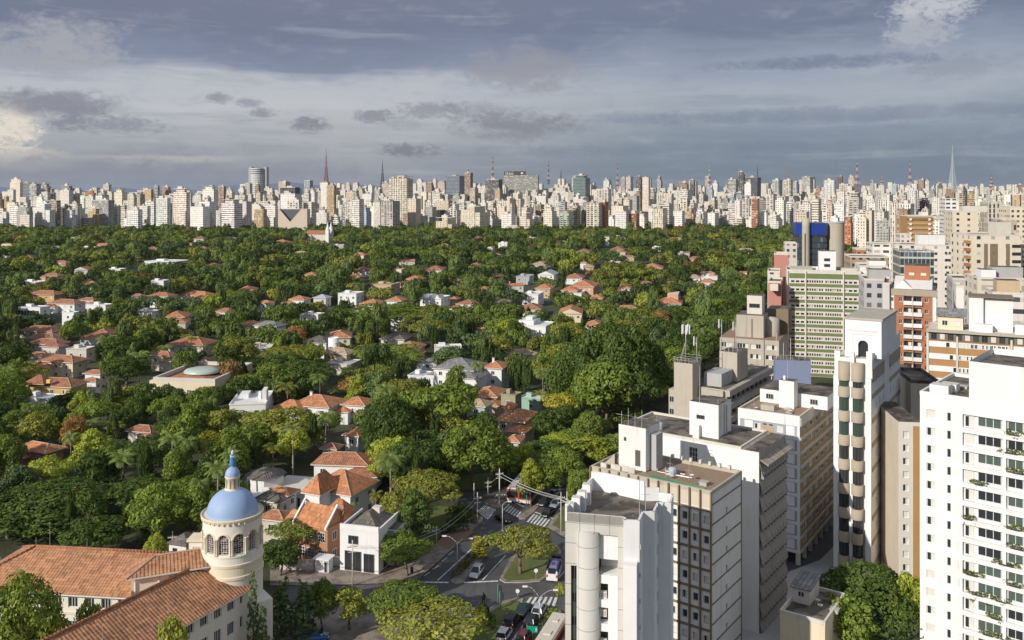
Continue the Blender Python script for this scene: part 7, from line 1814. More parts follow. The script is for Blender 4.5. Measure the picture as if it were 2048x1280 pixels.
mb = MB(); mb.lathe([(1.01*math.cos(t), 24.87+1.25*math.sin(t)) for t in [i*math.pi/2/12 for i in range(12)]]+[(.2,26.12),(.2,26.25),(.01,26.25)], M['domeblue'], 32); mb.build('cupola', cv)
# statue standing on the cupola
so = empty('statue', C0+Vector((0,0,26.25)), R(10), 'blue robed statue standing on top of the domed tower', 'statue')
rb = plain('blue_statue_paint', (0.03,0.22,0.60), .5); wb_ = plain('white_statue_paint', (0.72,0.74,0.78), .6)
mb = MB(); mb.lathe([(.34,0),(.36,.1),(.30,.6),(.24,1.0),(.28,1.35),(.24,1.55),(.10,1.65),(.08,1.72)], rb, 14); mb.build('robe', so); so.children[-1].scale = (1,.75,1)
mb = MB(); mb.lathe([(.08,1.68),(.14,1.76),(.155,1.88),(.12,2.02),(.01,2.08)], wb_, 12); mb.lathe([(.22,1.40),(.17,1.62),(.175,1.9),(.10,2.07),(.01,2.1)], wb_, 12, (0,.05)); mb.build('veiled_head', so)
mb = MB()
for s in (-1,1): mb.tube((s*.24,-.02,1.42),(s*.20,-.20,1.12),.075,.06,7,wb_); mb.tube((s*.20,-.20,1.12),(s*.04,-.26,1.32),.06,.05,7,wb_)
mb.build('arms', so)
mb = MB(); mb.tube((.30,.25,.0),(.30,.25,2.9),.03,.02,5,M['galv']); mb.build('lightning_rod', so)
# --- wings. Wing A runs to the left, wing B towards the camera ---
ZE = 10.9
dB = Vector((-.46,-.888,0)); nB = Vector((-.888,.46,0)); E = Vector((-35.7,118.4,0))
lenB = 46; hwB = 5.5; riseB = 2.9
def wB(s, t, z): p = E+dB*s+nB*t; return (p.x-C0.x, p.y-C0.y, z)
mb = MB(); ov = .7
for t0, t1, m in ((-ov, hwB, 0), (2*hwB+ov, hwB, 1)):
    zl = ZE-ov*riseB/hwB
    P = [wB(-.4,t0,zl), wB(lenB,t0,zl), wB(lenB,t1,ZE+riseB), wB(-.4,t1,ZE+riseB)]; mb.add(P, [(0,1,2,3)], M['churchtile'])
mb.tube(wB(-.4,hwB,ZE+riseB+.05), wB(lenB,hwB,ZE+riseB+.05), .22, .22, 6, M['terra'])
mb.quad(wB(-.4,-ov,ZE-ov*riseB/hwB-.18), wB(lenB,-ov,ZE-ov*riseB/hwB-.18), wB(lenB,-ov,ZE-ov*riseB/hwB), wB(-.4,-ov,ZE-ov*riseB/hwB), M['frame']); mb.build('roof', cv)
yB = math.atan2(dB.y, dB.x)
# right wall of wing B, seen from the camera: local x runs from the tower towards the camera
wrap = empty('wing', wB(0,0,0), yB); wrap.parent = cv
holes = []
for z, a_, h_ in ((ZE-2.2, .6, 1.35), (ZE-5.4, .6, 1.7), (ZE-8.6, .6, 1.7)):
    holes.append((1.0, 1.5, z+.2, z+h_)); holes += [(2.5+2.3*i, 2.5+2.3*i+1.25, z, z+h_) for i in range(18)]
wbm = MB(); holed(wbm, 'f', lenB, 11, 0, lenB, -.5, ZE, holes, M['creamwall'], rev=-.25); wbm.quad((0,-2*hwB,-.5),(lenB,-2*hwB,-.5),(lenB,-2*hwB,ZE),(0,-2*hwB,ZE),M['creamwall']); wbm.quad((lenB,0,-.5),(lenB,-2*hwB,-.5),(lenB,-2*hwB,ZE),(lenB,0,ZE),M['creamwall']); wbm.quad((0,0,-.5),(0,-2*hwB,-.5),(0,-2*hwB,ZE),(0,0,ZE),M['creamwall'])
wl = wbm.build('wall', cv); wl.location = wrap.location; wl.rotation_euler = wrap.rotation_euler; bpy.data.objects.remove(wrap)
for h in holes[:40]:
    if h[0] > 26: continue
    c = kid('window', winmesh(h[1]-h[0], h[3]-h[2], 'three' if h[1]-h[0] > .8 else 'one'), cv); p = wB(h[1], .2, h[2]); c.location = p; c.rotation_euler = (0,0,yB+math.pi)
# buttress-like return wall beside the tower
mb = MB(); mb.prism([wB(-3.0,-1.6,0)[:2], wB(.2,-.02,0)[:2], wB(-1.2,2.5,0)[:2], wB(-4.5,1.5,0)[:2]], -.5, 8.2, M['creamwall']); mb.build('return_wall', cv)
# wing A
aL, aR = Vector((-74.5,118.6,0)), Vector((-44.5,115.2,0)); dA = (aR-aL).normalized(); nA = Vector((-dA.y, dA.x, 0)); LA = (aR-aL).length; hwA = 6.3
def wA(s, t, z): p = aL+dA*s+nA*t; return (p.x-C0.x, p.y-C0.y, z)
mb = MB(); zl = ZE-.3; P = [wA(-ov,-ov,zl), wA(LA,-ov,zl), wA(LA,2*hwA+ov,zl), wA(-ov,2*hwA+ov,zl), wA(hwA,hwA,ZE+riseB), wA(LA,hwA,ZE+riseB)]
mb.add(P, [(0,1,5,4),(2,3,4,5),(3,0,4)], M['churchtile'])
rm = M['terra']
for a, b in ((P[4],P[5]),(P[0],P[4]),(P[3],P[4])): mb.tube(Vector(a)+Vector((0,0,.05)), Vector(b)+Vector((0,0,.05)), .2, .2, 6, rm)
mb.quad(wA(-ov,-ov,zl-.18), wA(LA,-ov,zl-.18), P[1], P[0], M['frame']); mb.build('roof', cv)
yA = math.atan2(dA.y, dA.x); holes = []
for z, h_ in ((ZE-2.3, 1.35), (ZE-6.0, 1.9), (ZE-9.4, 1.8)): holes += [(1.2+2.35*i, 1.2+2.35*i+1.35, z, z+h_) for i in range(12)]
wbm = MB(); holed(wbm, 'f', LA, 12, 0, LA, -.5, ZE-.1, holes, M['creamwall'], rev=.25); wbm.quad((0,0,-.5),(0,2*hwA,-.5),(0,2*hwA,ZE),(0,0,ZE),M['creamwall']); wbm.quad((0,2*hwA,-.5),(LA,2*hwA,-.5),(LA,2*hwA,ZE),(0,2*hwA,ZE),M['creamwall']); wbm.box(0,LA,-.12,-.01,ZE-3.2,ZE-2.9,M['creamtrim'],bottom=True)
wbm.build('wall', cv, wA(0,0,0), yA)
for h in holes[:24]:
    c = kid('window', winmesh(h[1]-h[0], h[3]-h[2], 'three', 'glass', 'frame'), cv); p = Vector(wA(h[0], 0, h[2]))+nA*.2; c.location = p; c.rotation_euler = (0,0,yA)
# connecting block between wing A and the tower
k0, k1 = Vector((-49.6,113.9,0)), Vector((-40.7,117.7,0)); dK = (k1-k0).normalized(); nK = Vector((-dK.y,dK.x,0)); LK = (k1-k0).length
yK = math.atan2(dK.y, dK.x); kl = (k0.x-C0.x, k0.y-C0.y, 0)
mb = MB(); mb.box(0, LK, 0, 5.4, 6, 14.0, M['creamwall']); mb.build('connecting_block', cv, kl, yK)
mb = MB(); mb.add([(-.6,-.6,13.95),(LK,-.6,13.95),(LK,6,13.95),(-.6,6,13.95),(3,2.7,15.2),(LK,2.7,15.2)], [(0,1,5,4),(2,3,4,5),(3,0,4)], M['churchtile'])
mb.tube((-.6,-.6,14.0),(3,2.7,15.25),.13,.13,5,M['ridge']); mb.tube((3,2.7,15.25),(LK,2.7,15.25),.13,.13,5,M['ridge']); mb.quad((-.6,-.6,13.75),(LK,-.6,13.75),(LK,-.6,13.95),(-.6,-.6,13.95),M['frame']); mb.build('roof', cv, kl, yK)
mb = MB()
for x in (.5, 3.4): mb.tube((x,-.1,6.2),(x,-.1,13.2),.07,.07,6,M['frame']); mb.tube((x,-.1,13.2),(x+.4,-.5,13.8),.07,.07,6,M['frame'])
mb.build('drainpipe', cv, kl, yK)
c = kid('window', winmesh(.9, .9, 'grid'), cv); p = k0-C0+dK*4.6-nK*.04; c.location = (p.x,p.y,12.5); c.rotation_euler = (0,0,yK)
# little stair turret left of the drum
mb = MB(); mb.box(-5.6,-3.4,-1.2,1.0,11,16.2,M['creamwall']); mb.box(-5.85,-3.3,-1.45,1.25,16.2,16.5,M['creamtrim'],bottom=True); mb.build('stair_turret', cv)
c = kid('window', winmesh(1.2, 1.6, 'grid', 'blind'), cv); c.location = (-5.1,-1.24,14.0)
# lightning rods along the ridges
for k, (kind, s, t, z, h_) in enumerate([('A',6.3,6.3,ZE+riseB,1.3),('A',8.4,6.3,ZE+riseB,3.6),('A',14,6.3,ZE+riseB,1.4),('A',3.2,3.2,12.2,1.3),('A',1.2,1.4,11.4,1.2),('B',13,hwB,ZE+riseB,3.0),('B',17,hwB,ZE+riseB,1.6),('B',22,hwB,ZE+riseB,1.3),('B',20.5,2.6,12.2,1.5),('B',12,1.6,11.7,1.6),('B',1.6,1.2,11.5,1.2)]):
    mb = MB(); mb.tube((0,0,-.1),(0,0,h_),.035,.02,5,M['galv']); mb.build('lightning_rod', cv, (wA if kind == 'A' else wB)(s, t, z))
sheet('courtyard', None, 0.015, M['gravel'], [(-46,60),(-22,60),(-24,134),(-34,137),(-36,128),(-46,100)])
# ------------------------------------------------------------------ vehicles
def paint(name, col): return plain(name, col, .28, .15, .05)
TYRE = plain('tyre_rubber', (0.02,0.02,0.02), .9); RIM = plain('alloy_rim', (0.45,0.45,0.46), .35, .6); CARGL = plain('tinted_car_glass', (0.02,0.024,0.028), .08)
HEADL = plain('headlamp_lens', (0.75,0.75,0.72), .2); TAILL = plain('tail_lamp_lens', (0.40,0.02,0.015), .3); BUMP = plain('dark_bumper', (0.04,0.04,0.04), .7)
def loft(mb, secs, m, smooth=True):
    """secs: list of (x, half width bottom, half width belly, half width top, z0, zbelly, ztop)"""
    rings = []
    for x, wb, wm, wt, z0, zm, z1 in secs: rings.append([(x,-wb,z0),(x,-wm,zm),(x,-wt*.97,z1-.05),(x,-wt*.86,z1),(x,wt*.86,z1),(x,wt*.97,z1-.05),(x,wm,zm),(x,wb,z0)])
    n_ = 8; V = [p for r_ in rings for p in r_]; fs = []
    for i in range(len(rings)-1):
        for j in range(n_): fs.append((i*n_+j, i*n_+(j+1)%n_, (i+1)*n_+(j+1)%n_, (i+1)*n_+j))
    fs += [tuple(range(n_-1,-1,-1)), tuple((len(rings)-1)*n_+j for j in range(n_))]
    mb.add(V, fs, m, smooth)
def wheel_mesh(r_, w_):
    mb = MB(); 
    mb.add([(r_*q*math.cos(6.2832*i/18), s*w_/2*(1 if q > .9 else 1), r_*q*math.sin(6.2832*i/18)) for s, q in ((-1,.62),(-1,.92),(-.8,1.0),(.8,1.0),(1,.92),(1,.62)) for i in range(18)], [(k*18+i, k*18+(i+1)%18, (k+1)*18+(i+1)%18, (k+1)*18+i) for k in range(5) for i in range(18)], TYRE, True)
    return mb.mesh('wheel', False)
def rim_mesh(r_, w_):
    mb = MB()
    for s in (-1, 1): mb.add([(r_*.62*math.cos(6.2832*i/18), s*w_*.42, r_*.62*math.sin(6.2832*i/18)) for i in range(18)]+[(0, s*w_*.30, 0)], [(i,(i+1)%18,18) for i in range(18)], RIM)
    return mb.mesh('rim', False)
WH, RM = wheel_mesh(.31,.2), rim_mesh(.31,.2); WHB, RMB = wheel_mesh(.5,.28), rim_mesh(.5,.28)
def car(px, py, qx, qy, col, label, typ='hatch', name='car'):
    """a car whose middle stands at (px,py), its nose towards (qx,qy)"""
    p, q = ground(px, py), ground(qx, qy); a = math.atan2(q.y-p.y, q.x-p.x)
    o = empty(name, (p.x, p.y, 0.006), a, label, 'car'); m = paint(f'car_paint', col)
    L_ = {'hatch': 3.9, 'sedan': 4.4, 'suv': 4.3}[typ]; h_ = {'hatch': 1.45, 'sedan': 1.42, 'suv': 1.72}[typ]; f = L_/2; bz = .88 if typ != 'suv' else 1.02
    mb = MB(); loft(mb, [(-f,.66,.72,.66,.34,.55,bz-.10),(-f+.12,.78,.82,.78,.24,.55,bz),(-f*.5,.80,.86,.80,.22,.55,bz+.03),(f*.30,.80,.86,.80,.22,.55,bz),(f*.62,.80,.85,.76,.22,.55,bz-.12),(f-.14,.74,.80,.68,.24,.52,bz-.22),(f,.60,.66,.56,.34,.50,bz-.34)], m); mb.build('body', o)
    if typ == 'sedan': tx = [(-f*.72,bz),(-f*.42,h_-.03),(f*.10,h_),(f*.46,bz-.05)]
    else: tx = [(-f*.96,bz),(-f*.80,h_-.04),(f*.10,h_),(f*.50,bz-.05)]
    w0, w1 = .77, .60
    (a0,z0),(a1,z1),(a2,z2),(a3,z3) = tx
    gb = MB(); gb.quad((a0,-w0,z0),(a3,-w0,z3),(a2,-w1,z2),(a1,-w1,z1),CARGL); gb.quad((a0,w0,z0),(a3,w0,z3),(a2,w1,z2),(a1,w1,z1),CARGL); gb.build('side_window', o)
    gb = MB(); gb.quad((a3,-w0,z3),(a3,w0,z3),(a2,w1,z2),(a2,-w1,z2),CARGL); gb.build('windscreen', o)
    gb = MB(); gb.quad((a0,-w0,z0),(a0,w0,z0),(a1,w1,z1),(a1,-w1,z1),CARGL); gb.build('rear_window', o)
    rb = MB(); rb.add([(a1,-w1,z1),(a1,w1,z1),(a2,w1,z2),(a2,-w1,z2),(a1+.15,-w1*.9,z1+.05),(a1+.15,w1*.9,z1+.05),(a2-.15,w1*.9,z2+.04),(a2-.15,-w1*.9,z2+.04)], [(4,5,6,7),(0,1,5,4),(1,2,6,5),(2,3,7,6),(3,0,4,7)], m, True)
    for s in (-1,1):
        for (xa,za),(xb,zb) in zip(tx[:-1],tx[1:]): rb.tube((xa, s*(w0 if za < h_-.2 else w1)*1.005, za),(xb, s*(w0 if zb < h_-.2 else w1)*1.005, zb),.04,.04,4,m)
        rb.tube((-.05*f, s*w0*1.005, bz),(-.05*f, s*w1*1.005, h_-.02),.035,.035,4,m)
    rb.build('roof', o)
    for s in (-1,1):
        for x in (-f*.62, f*.64): w_ = kid('wheel', WH, o, (x, s*.75, .31)); kid('rim', RM, w_)
        hb = MB(); hb.box(f-.16,f-.02,s*.55-.13,s*.55+.13,bz-.40,bz-.26,HEADL,bottom=True); hb.build('headlight', o)
        hb = MB(); hb.box(-f-.012,-f+.06,s*.60-.09,s*.60+.09,bz-.32,bz-.05,TAILL,bottom=True); hb.build('tail_light', o)
        hb = MB(); hb.box(f*.34,f*.42,s*.86-.02,s*.86+.12*s+.02,bz,bz+.13,m,bottom=True); hb.build('mirror', o)
    nb_ = MB(); nb_.box(-f-.03,-f+.02,-.26,.26,.50,.62,M['pale'],bottom=True); nb_.build('number_plate', o)
    if typ == 'suv': sp = kid('spare_wheel', WH, o, (-f-.10,0,.85), R(90))
    return o
def bus(px, py, qx, qy, body, low, roofc, label, L_=11.5, cat='bus', name='bus', Wd=2.5, H_=3.1):
    p, q = ground(px, py), ground(qx, qy); a = math.atan2(q.y-p.y, q.x-p.x); o = empty(name, (p.x-math.cos(a)*L_/2, p.y-math.sin(a)*L_/2, 0.006), a, label, cat)
    mo, ml, mr = plain('bus_paint', body, .4), plain('bus_lower_paint', low, .4), plain('bus_roof', roofc, .5); f, w_ = L_/2, Wd/2
    mb = MB(); mb.box(-f,f,-w_,w_,.35,.95,ml,skip='t'); mb.box(-f,f,-w_,w_,.95,H_-.25,mo,skip='t'); mb.add([(-f,-w_,H_-.25),(f,-w_,H_-.25),(f,w_,H_-.25),(-f,w_,H_-.25),(-f+.1,-w_+.25,H_),(f-.1,-w_+.25,H_),(f-.1,w_-.25,H_),(-f+.1,w_-.25,H_)], [(0,1,5,4),(1,2,6,5),(2,3,7,6),(3,0,4,7),(4,5,6,7)], mr); mb.build('body', o)
    gb = MB(); gb.box(f+.002,f+.04,-w_+.12,w_-.12,1.25,2.45,CARGL,bottom=True); gb.build('windscreen', o)
    gb = MB(); gb.box(f+.002,f+.05,-w_+.35,w_-.35,2.5,2.8,M['darkframe'],bottom=True); gb.build('destination_board', o)
    gb = MB(); gb.box(-f-.04,-f-.002,-w_+.3,w_-.3,1.5,2.4,CARGL,bottom=True); gb.build('rear_window', o)
    k = max(2, int(L_/1.6))
    for s in (-1,1):
        for i in range(k): x0 = -f+.35+(L_-.9)*i/k; gb = MB(); gb.box(x0,x0+(L_-.9)/k-.14,s*(w_+.002) if s > 0 else -w_-.04,w_+.04 if s > 0 else -w_-.002,1.45,2.35,CARGL,bottom=True); gb.build('side_window', o)
        for x in (-f*.58, f*.62): wh = kid('wheel', WHB, o, (x, s*(w_-.12), .5)); kid('rim', RMB, wh)
        hb = MB(); hb.box(f+.002,f+.05,s*w_*.72-.2,s*w_*.72+.2,.7,.95,HEADL,bottom=True); hb.build('headlight', o)
        hb = MB(); hb.box(-f-.05,-f-.002,s*w_*.85-.1,s*w_*.85+.1,.9,1.3,TAILL,bottom=True); hb.build('tail_light', o)
    rb = MB(); rb.box(-1.0,.0,-.5,.5,H_,H_+.14,mr); rb.box(f*.5,f*.5+.8,-.4,.4,H_,H_+.12,mr); rb.build('roof_hatch', o)
    return o
car(953,1150,938,1170,(.52,.55,.57),'silver car waiting at the stop line beside the median hedge')
car(1006,1042,990,1034,(.012,.012,.014),'black car turning in the middle of the junction','sedan')
car(1096,1030,1076,1046,(.015,.016,.02),'black car first in the right hand queue behind the crosswalk','sedan')
car(1112,1013,1096,1027,(.30,.36,.42),'grey blue car beside the black one in the right hand queue','sedan')
car(1088,1009,1072,1021,(.05,.05,.055),'dark car second in the right hand queue')
car(1106,994,1090,1006,(.40,.42,.44),'pale grey car far back in the right hand queue','sedan')
car(1124,972,1108,984,(.04,.04,.05),'dark car last in the right hand queue under the trees')
car(1047,1226,1062,1204,(.012,.05,.045),'dark teal green car first at the lower stop line','sedan')
car(1079,1226,1090,1206,(.42,.46,.50),'silver car first at the lower stop line under the street lamp')
car(1064,1247,1076,1227,(.02,.022,.026),'black car with a pale roof bar second in the lower queue')
car(1024,1251,1038,1230,(.02,.012,.016),'black off road car with a spare wheel on its back','suv')
car(1009,1275,1024,1252,(.58,.60,.63),'silver hatchback third in the lower queue')
car(1048,1283,1062,1260,(.16,.035,.05),'maroon car at the bottom of the lower queue','suv')
car(861,1066,878,1064,(.55,.57,.58),'pale car parked under the tree near the front hedge')
car(654,1113,668,1108,(.60,.60,.60),'white car parked below the orange brick house')
bus(1025,1006,1015,1019,(.50,.085,.02),(.66,.64,.60),(.42,.40,.42),'orange bus with a white nose waiting nearest the traffic island',9.0)
bus(1049,1010,1039,1023,(.50,.10,.02),(.66,.64,.60),(.36,.35,.36),'second orange bus half hidden by the slim bright tree',9.0)
bus(1121,1268,1134,1246,(.62,.12,.02),(.70,.68,.64),(.60,.55,.46),'orange and white bus cut by the near white tower')
bus(1113,1141,1124,1112,(.70,.70,.70),(.72,.72,.72),(.24,.20,.42),'white minibus with a violet roof beside the near white tower',4.8,'minibus','minibus',1.85,2.1)
o = car(630,1281,646,1279,(.02,.12,.36),'bright blue car at the bottom edge beside two trees')
# ------------------------------------------------------------------ street furniture
def lamp(px, py, ytop, arms, label, single=False):
    p = ground(px, py); Yd = p.y; h_ = CH-(ytop-HZ)/F*Yd; o = empty('street_lamp', (p.x, p.y, 0), 0, label, 'street lamp')
    mb = MB(); mb.tube((0,0,-.1),(0,0,h_),.11,.06,8,M['galv']); mb.box(-.2,.2,-.2,.2,0,.12,M['concrete']); mb.build('post', o)
    for ax_, ay_ in arms:
        dx = (ax_-px)/F*Yd; dz = (ytop-ay_)/F*Yd; pts = [(dx*t, 0, h_+dz*math.sin(t*math.pi/2)) for t in (0,.25,.5,.75,1)]
        ab = MB(); ab.path(pts, .045, M['galv'], 6); arm = ab.build('arm', o)
        s = 1 if dx > 0 else -1; lb = MB(); lb.box(dx if s > 0 else dx-.75, dx+.75 if s > 0 else dx, -.14, .14, h_+dz-.07, h_+dz+.09, M['white_clean'], bottom=True); lb.build('lamp_head', arm)
    return o
lamp(914.5,1142,1086,[(893,1072),(937,1077)],'double armed street lamp left of the median hedge')
lamp(1079,1249,1195,[(1055,1173),(1106,1180)],'double armed street lamp over the silver car at the crosswalk')
lamp(776,1268,1222,[(756,1201),(806,1210)],'double armed street lamp rising from the bottom trees')
lamp(1005,1062,1010,[(1015,1003)],'single armed street lamp in front of the umbrella tree')
lamp(567.5,1270,1250,[(572,1243)],'small path lamp below the dark conifers')
def pole(px, py, ytop, label, cross=True, r_=.115, h=None):
    p = ground(px, py); h_ = CH-(ytop-HZ)/F*p.y; o = empty('utility_pole', (p.x, p.y, 0), .3, label, 'pole'); mb = MB(); mb.tube((0,0,-.2),(0,0,h_),r_,r_*.7,8,M['pale']); mb.build('post', o)
    if cross:
        cb = MB(); cb.box(-.8,.8,-.06,.06,h_-1.2,h_-1.05,M['pale'],bottom=True); cb.box(-.7,.7,-.06,.06,h_-2.0,h_-1.9,M['pale'],bottom=True)
        for x in (-.7,-.3,.3,.7): cb.tube((x,0,h_-1.05),(x,0,h_-.85),.05,.04,6,M['pale'])
        cb.build('crossarm', o)
    return Vector((p.x, p.y, h_))
pA = pole(999,1012,937,'tall pale utility pole on the small island before the buses',r_=.14)
pB = pole(955,1048,985,'utility pole at the corner of the leafy hedge',r_=.125)
pC = pole(1122,1064,984,'utility pole on the verge left of the near white tower')
pD = pole(1134,1044,983,'second utility pole just right of the verge pole',False)
pE = pole(976,988,955,'short pole with a whitewashed foot beyond the buses')
pF = pole(873,1086,1052,'thin pole by the brown plot near the parked pale car',False)
pG = pole(705,1172,1080,'dark utility pole in front of the white corner building')
pH = pole(345,1105,1062,'thin pole between the convent roof and the shed')
pole(948,1000,966,'whitewashed stump post under the broad round tree',False)
pole(688,884,832,'pole with a flag bracket above the long orange roof',False,.1)
def wires(a, b, k, label, sag=1.0, spread=.5):
    d = (b-a); nrm = Vector((-d.y, d.x, 0)).normalized(); mb = MB()
    for i in range(k):
        off = nrm*spread*(i-(k-1)/2)+Vector((0,0,-1.0-.35*(i%2))); pts = [a.lerp(b, t)+off+Vector((0,0,-sag*4*t*(1-t)))-a for t in [q/8 for q in range(9)]]
        mb.path(pts, .030, M['galv'], 3)
    o = mb.build('overhead_wires', None, a); tag(o, label, 'wires'); return o
wires(pA, pC, 4, 'bundle of wires from the island pole to the verge pole', .6)
wires(pC, Vector((pC.x+14, pC.y-14, pC.z-1)), 4, 'wires running on from the verge pole behind the near white tower', .4)
wires(pA, pE, 2, 'pair of wires from the island pole to the short pole', .4)
wires(pB, pF, 2, 'pair of wires from the hedge corner pole to the thin pole', .5)
wires(pF, pG, 3, 'wires passing in front of the white corner building', 1.0)
wires(pH, Vector((-41,128,15)), 2, 'wires between the thin pole and the domed tower', .5)
def sign_round(px, py, ytop, label):
    p = ground(px, py); h_ = CH-(ytop-HZ)/F*p.y; o = empty('traffic_sign', (p.x,p.y,0), 0, label, 'traffic sign'); mb = MB(); mb.tube((0,0,-.1),(0,0,h_),.035,.035,6,M['galv']); mb.build('post', o)
    mb = MB(); c = h_; P = [(.33*math.cos(6.2832*i/20), y, c+.33*math.sin(6.2832*i/20)) for y in (-.06,-.04) for i in range(20)]; mb.add(P, [tuple(range(20)), tuple(range(39,19,-1))]+[(i,(i+1)%20,20+(i+1)%20,20+i) for i in range(20)], M['white_clean']); mb.build('disc', o)
sign_round(1035,1199,1182,'round white traffic sign at the tip of the lower island')
sign_round(1072,1160,1141,'round white traffic sign on the tree island')
def signal(px, py, ytop, label, arm=None):
    p = ground(px, py); h_ = CH-(ytop-HZ)/F*p.y; o = empty('traffic_light', (p.x,p.y,0), 0, label, 'traffic light'); mb = MB(); mb.tube((0,0,-.1),(0,0,h_),.08,.06,8,plain('green_post_paint', (0.10,0.26,0.20))); mb.build('post', o)
    if arm: ab = MB(); ab.tube((0,0,h_-.2),(arm,0,h_+.5),.05,.05,6,M['galv']); ab.build('arm', o)
    x = arm or .28; z = (h_+.4 if arm else h_-.4); hb = MB(); hb.box(x-.15,x+.15,-.14,.14,z-.9,z,M['dark'],bottom=True); hb.box(x-.25,x+.25,.14,.17,z-1.0,z+.1,M['dark'],bottom=True); hb.build('signal_head', o)
signal(996,1211,1168,'tall green traffic light post on the lower island')
signal(1000,1213,1182,'shorter traffic light beside the tall green post')
signal(838,1158,1140,'traffic light at the left stop line', -1.2)
signal(762,1180,1170,'traffic light hanging over the left crosswalk', 1.8)
signal(1053,1012,985,'traffic light beside the second orange bus')
p = ground(1065,1282); Yd = p.y; o = empty('road_sign', (p.x,p.y,0), R(-6), 'green direction sign with a white arrow on one post', 'road sign'); mb = MB(); mb.tube((0,0,-.1),(0,0,1.9),.06,.06,6,M['galv']); mb.build('post', o)
sgm = plain('green_sign_enamel', (0.0,0.30,0.19), .4); mb = MB(); mb.box(-.85,.75,-.08,-.04,1.25,2.15,sgm,bottom=True); bd = mb.build('board', o)
mb = MB(); mb.add([(.48,-.085,1.4),(.56,-.085,1.4),(.56,-.085,1.75),(.48,-.085,1.75),(.40,-.085,1.73),(.64,-.085,1.73),(.52,-.085,1.95)], [(0,1,2,3),(4,5,6)], M['white_clean']); mb.build('arrow', bd)
# bronze figure striding on its plinth
bz = plain('dark_bronze', (0.018,0.017,0.015), .45, .4)
def figure(name, joints, edges, radii, m):
    me = bpy.data.meshes.new(name); me.from_pydata(joints, edges, []); o = bpy.data.objects.new(name, me); COL.objects.link(o); me.materials.append(m)
    s = o.modifiers.new('skin', 'SKIN'); me.skin_vertices or None
    lay = me.skin_vertices[0] if len(me.skin_vertices) else None
    if lay is None:
        bm = __import__('bmesh').new(); bm.from_mesh(me); bm.verts.layers.skin.verify(); bm.to_mesh(me); bm.free(); lay = me.skin_vertices[0]
    for i, r_ in enumerate(radii): lay.data[i].radius = (r_, r_*.9)
    lay.data[0].use_root = True; s.use_smooth_shade = True; sub = o.modifiers.new('sub', 'SUBSURF'); sub.levels = 1; sub.render_levels = 1
    return o
JO = [(0,0,.95),(0,0,1.15),(0,-.02,1.38),(0,-.03,1.52),(0,-.04,1.66),(0,-.05,1.78), (.17,0,1.40),(.25,.05,1.15),(.22,-.16,.95),(.20,-.24,.88), (-.17,0,1.40),(-.26,-.04,1.15),(-.25,-.14,.93),(-.24,-.20,.85), (.10,0,.90),(.13,-.12,.48),(.13,.02,.08),(.13,-.16,.04), (-.10,0,.90),(-.13,.08,.48),(-.13,.22,.08),(-.13,.06,.04)]
ED = [(0,1),(1,2),(2,3),(3,4),(4,5),(2,6),(6,7),(7,8),(8,9),(2,10),(10,11),(11,12),(12,13),(0,14),(14,15),(15,16),(16,17),(0,18),(18,19),(19,20),(20,21)]
RA = [.15,.14,.15,.06,.10,.07,.07,.05,.04,.04,.07,.05,.04,.04,.09,.065,.045,.05,.09,.065,.045,.05]
p = ground(967,1232)
so = empty('bronze_statue', (p.x,p.y,.14), R(20), 'dark bronze striding figure on a plinth at the lower island', 'statue'); mb = MB(); mb.box(-1.0,1.0,-.8,.8,-.1,.5,M['dark']); mb.box(-.7,.7,-.55,.55,.5,1.3,bz); mb.build('plinth', so)
f_ = figure('bronze_figure', JO, ED, RA, bz); f_.parent = so; f_.location = (0,0,1.3); f_.scale = (1.25,1.25,1.25)
skin = plain('skin', (0.35,0.20,0.13), .6); cloth = plain('dark_clothing', (0.02,0.022,0.035), .9)
def person(px, py, rz, label, m):
    p = ground(px, py); b_ = figure('person', JO, ED, RA, m); b_.location = (p.x,p.y,.03); b_.rotation_euler = (0,0,rz); tag(b_, label, 'person')
    h_ = MB(); h_.lathe([(.02,1.60),(.085,1.65),(.105,1.75),(.09,1.86),(.02,1.90)], skin, 12, (0,-.05)); h_.build('face', b_)
    h_ = MB(); h_.lathe([(.112,1.76),(.10,1.88),(.01,1.925)], M['dark'], 12, (0,-.035)); h_.build('hair', b_)
person(541,1264,R(15),'person in dark clothes walking beside the convent wall', cloth)
person(644,1276,R(-40),'person in dark clothes standing by the bright blue car', cloth)
# little white gatehouse and the shed by the convent
p = ground(644,1146); o = empty('gatehouse', (p.x,p.y,0), R(-15), 'small white gatehouse with a flat awning below the brick house', 'gatehouse'); mb = MB(); mb.box(-1.3,1.2,0,1.6,0,2.3,M['white_clean'],skip='t'); mb.build('wall', o); mb = MB(); mb.box(-1.5,1.5,-.5,1.9,2.3,2.5,M['white_clean'],bottom=True); mb.build('awning', o); put_window(o,'f',.4,.1,.6,1.9,style='one',inset=-.03,name='door')
L, w_, d_ = fitbox(338,372,410,F*(CH-2.8)/(1090-HZ),R(-18),2.8); o = empty('shed', (L[0],L[1],0), R(-18), 'low white shed with a dark roof left of the domed tower', 'shed'); mb = MB(); mb.box(0,w_,0,4,-.3,2.8,M['white']); mb.build('wall', o); mb = MB(); mb.hip(-.4,w_+.4,-.4,4.4,2.8,1.3,M['darktile']); mb.build('roof', o); put_window(o,'f',.8,.2,.9,1.8,style='one',frame='darkframe',inset=-.03,name='door')
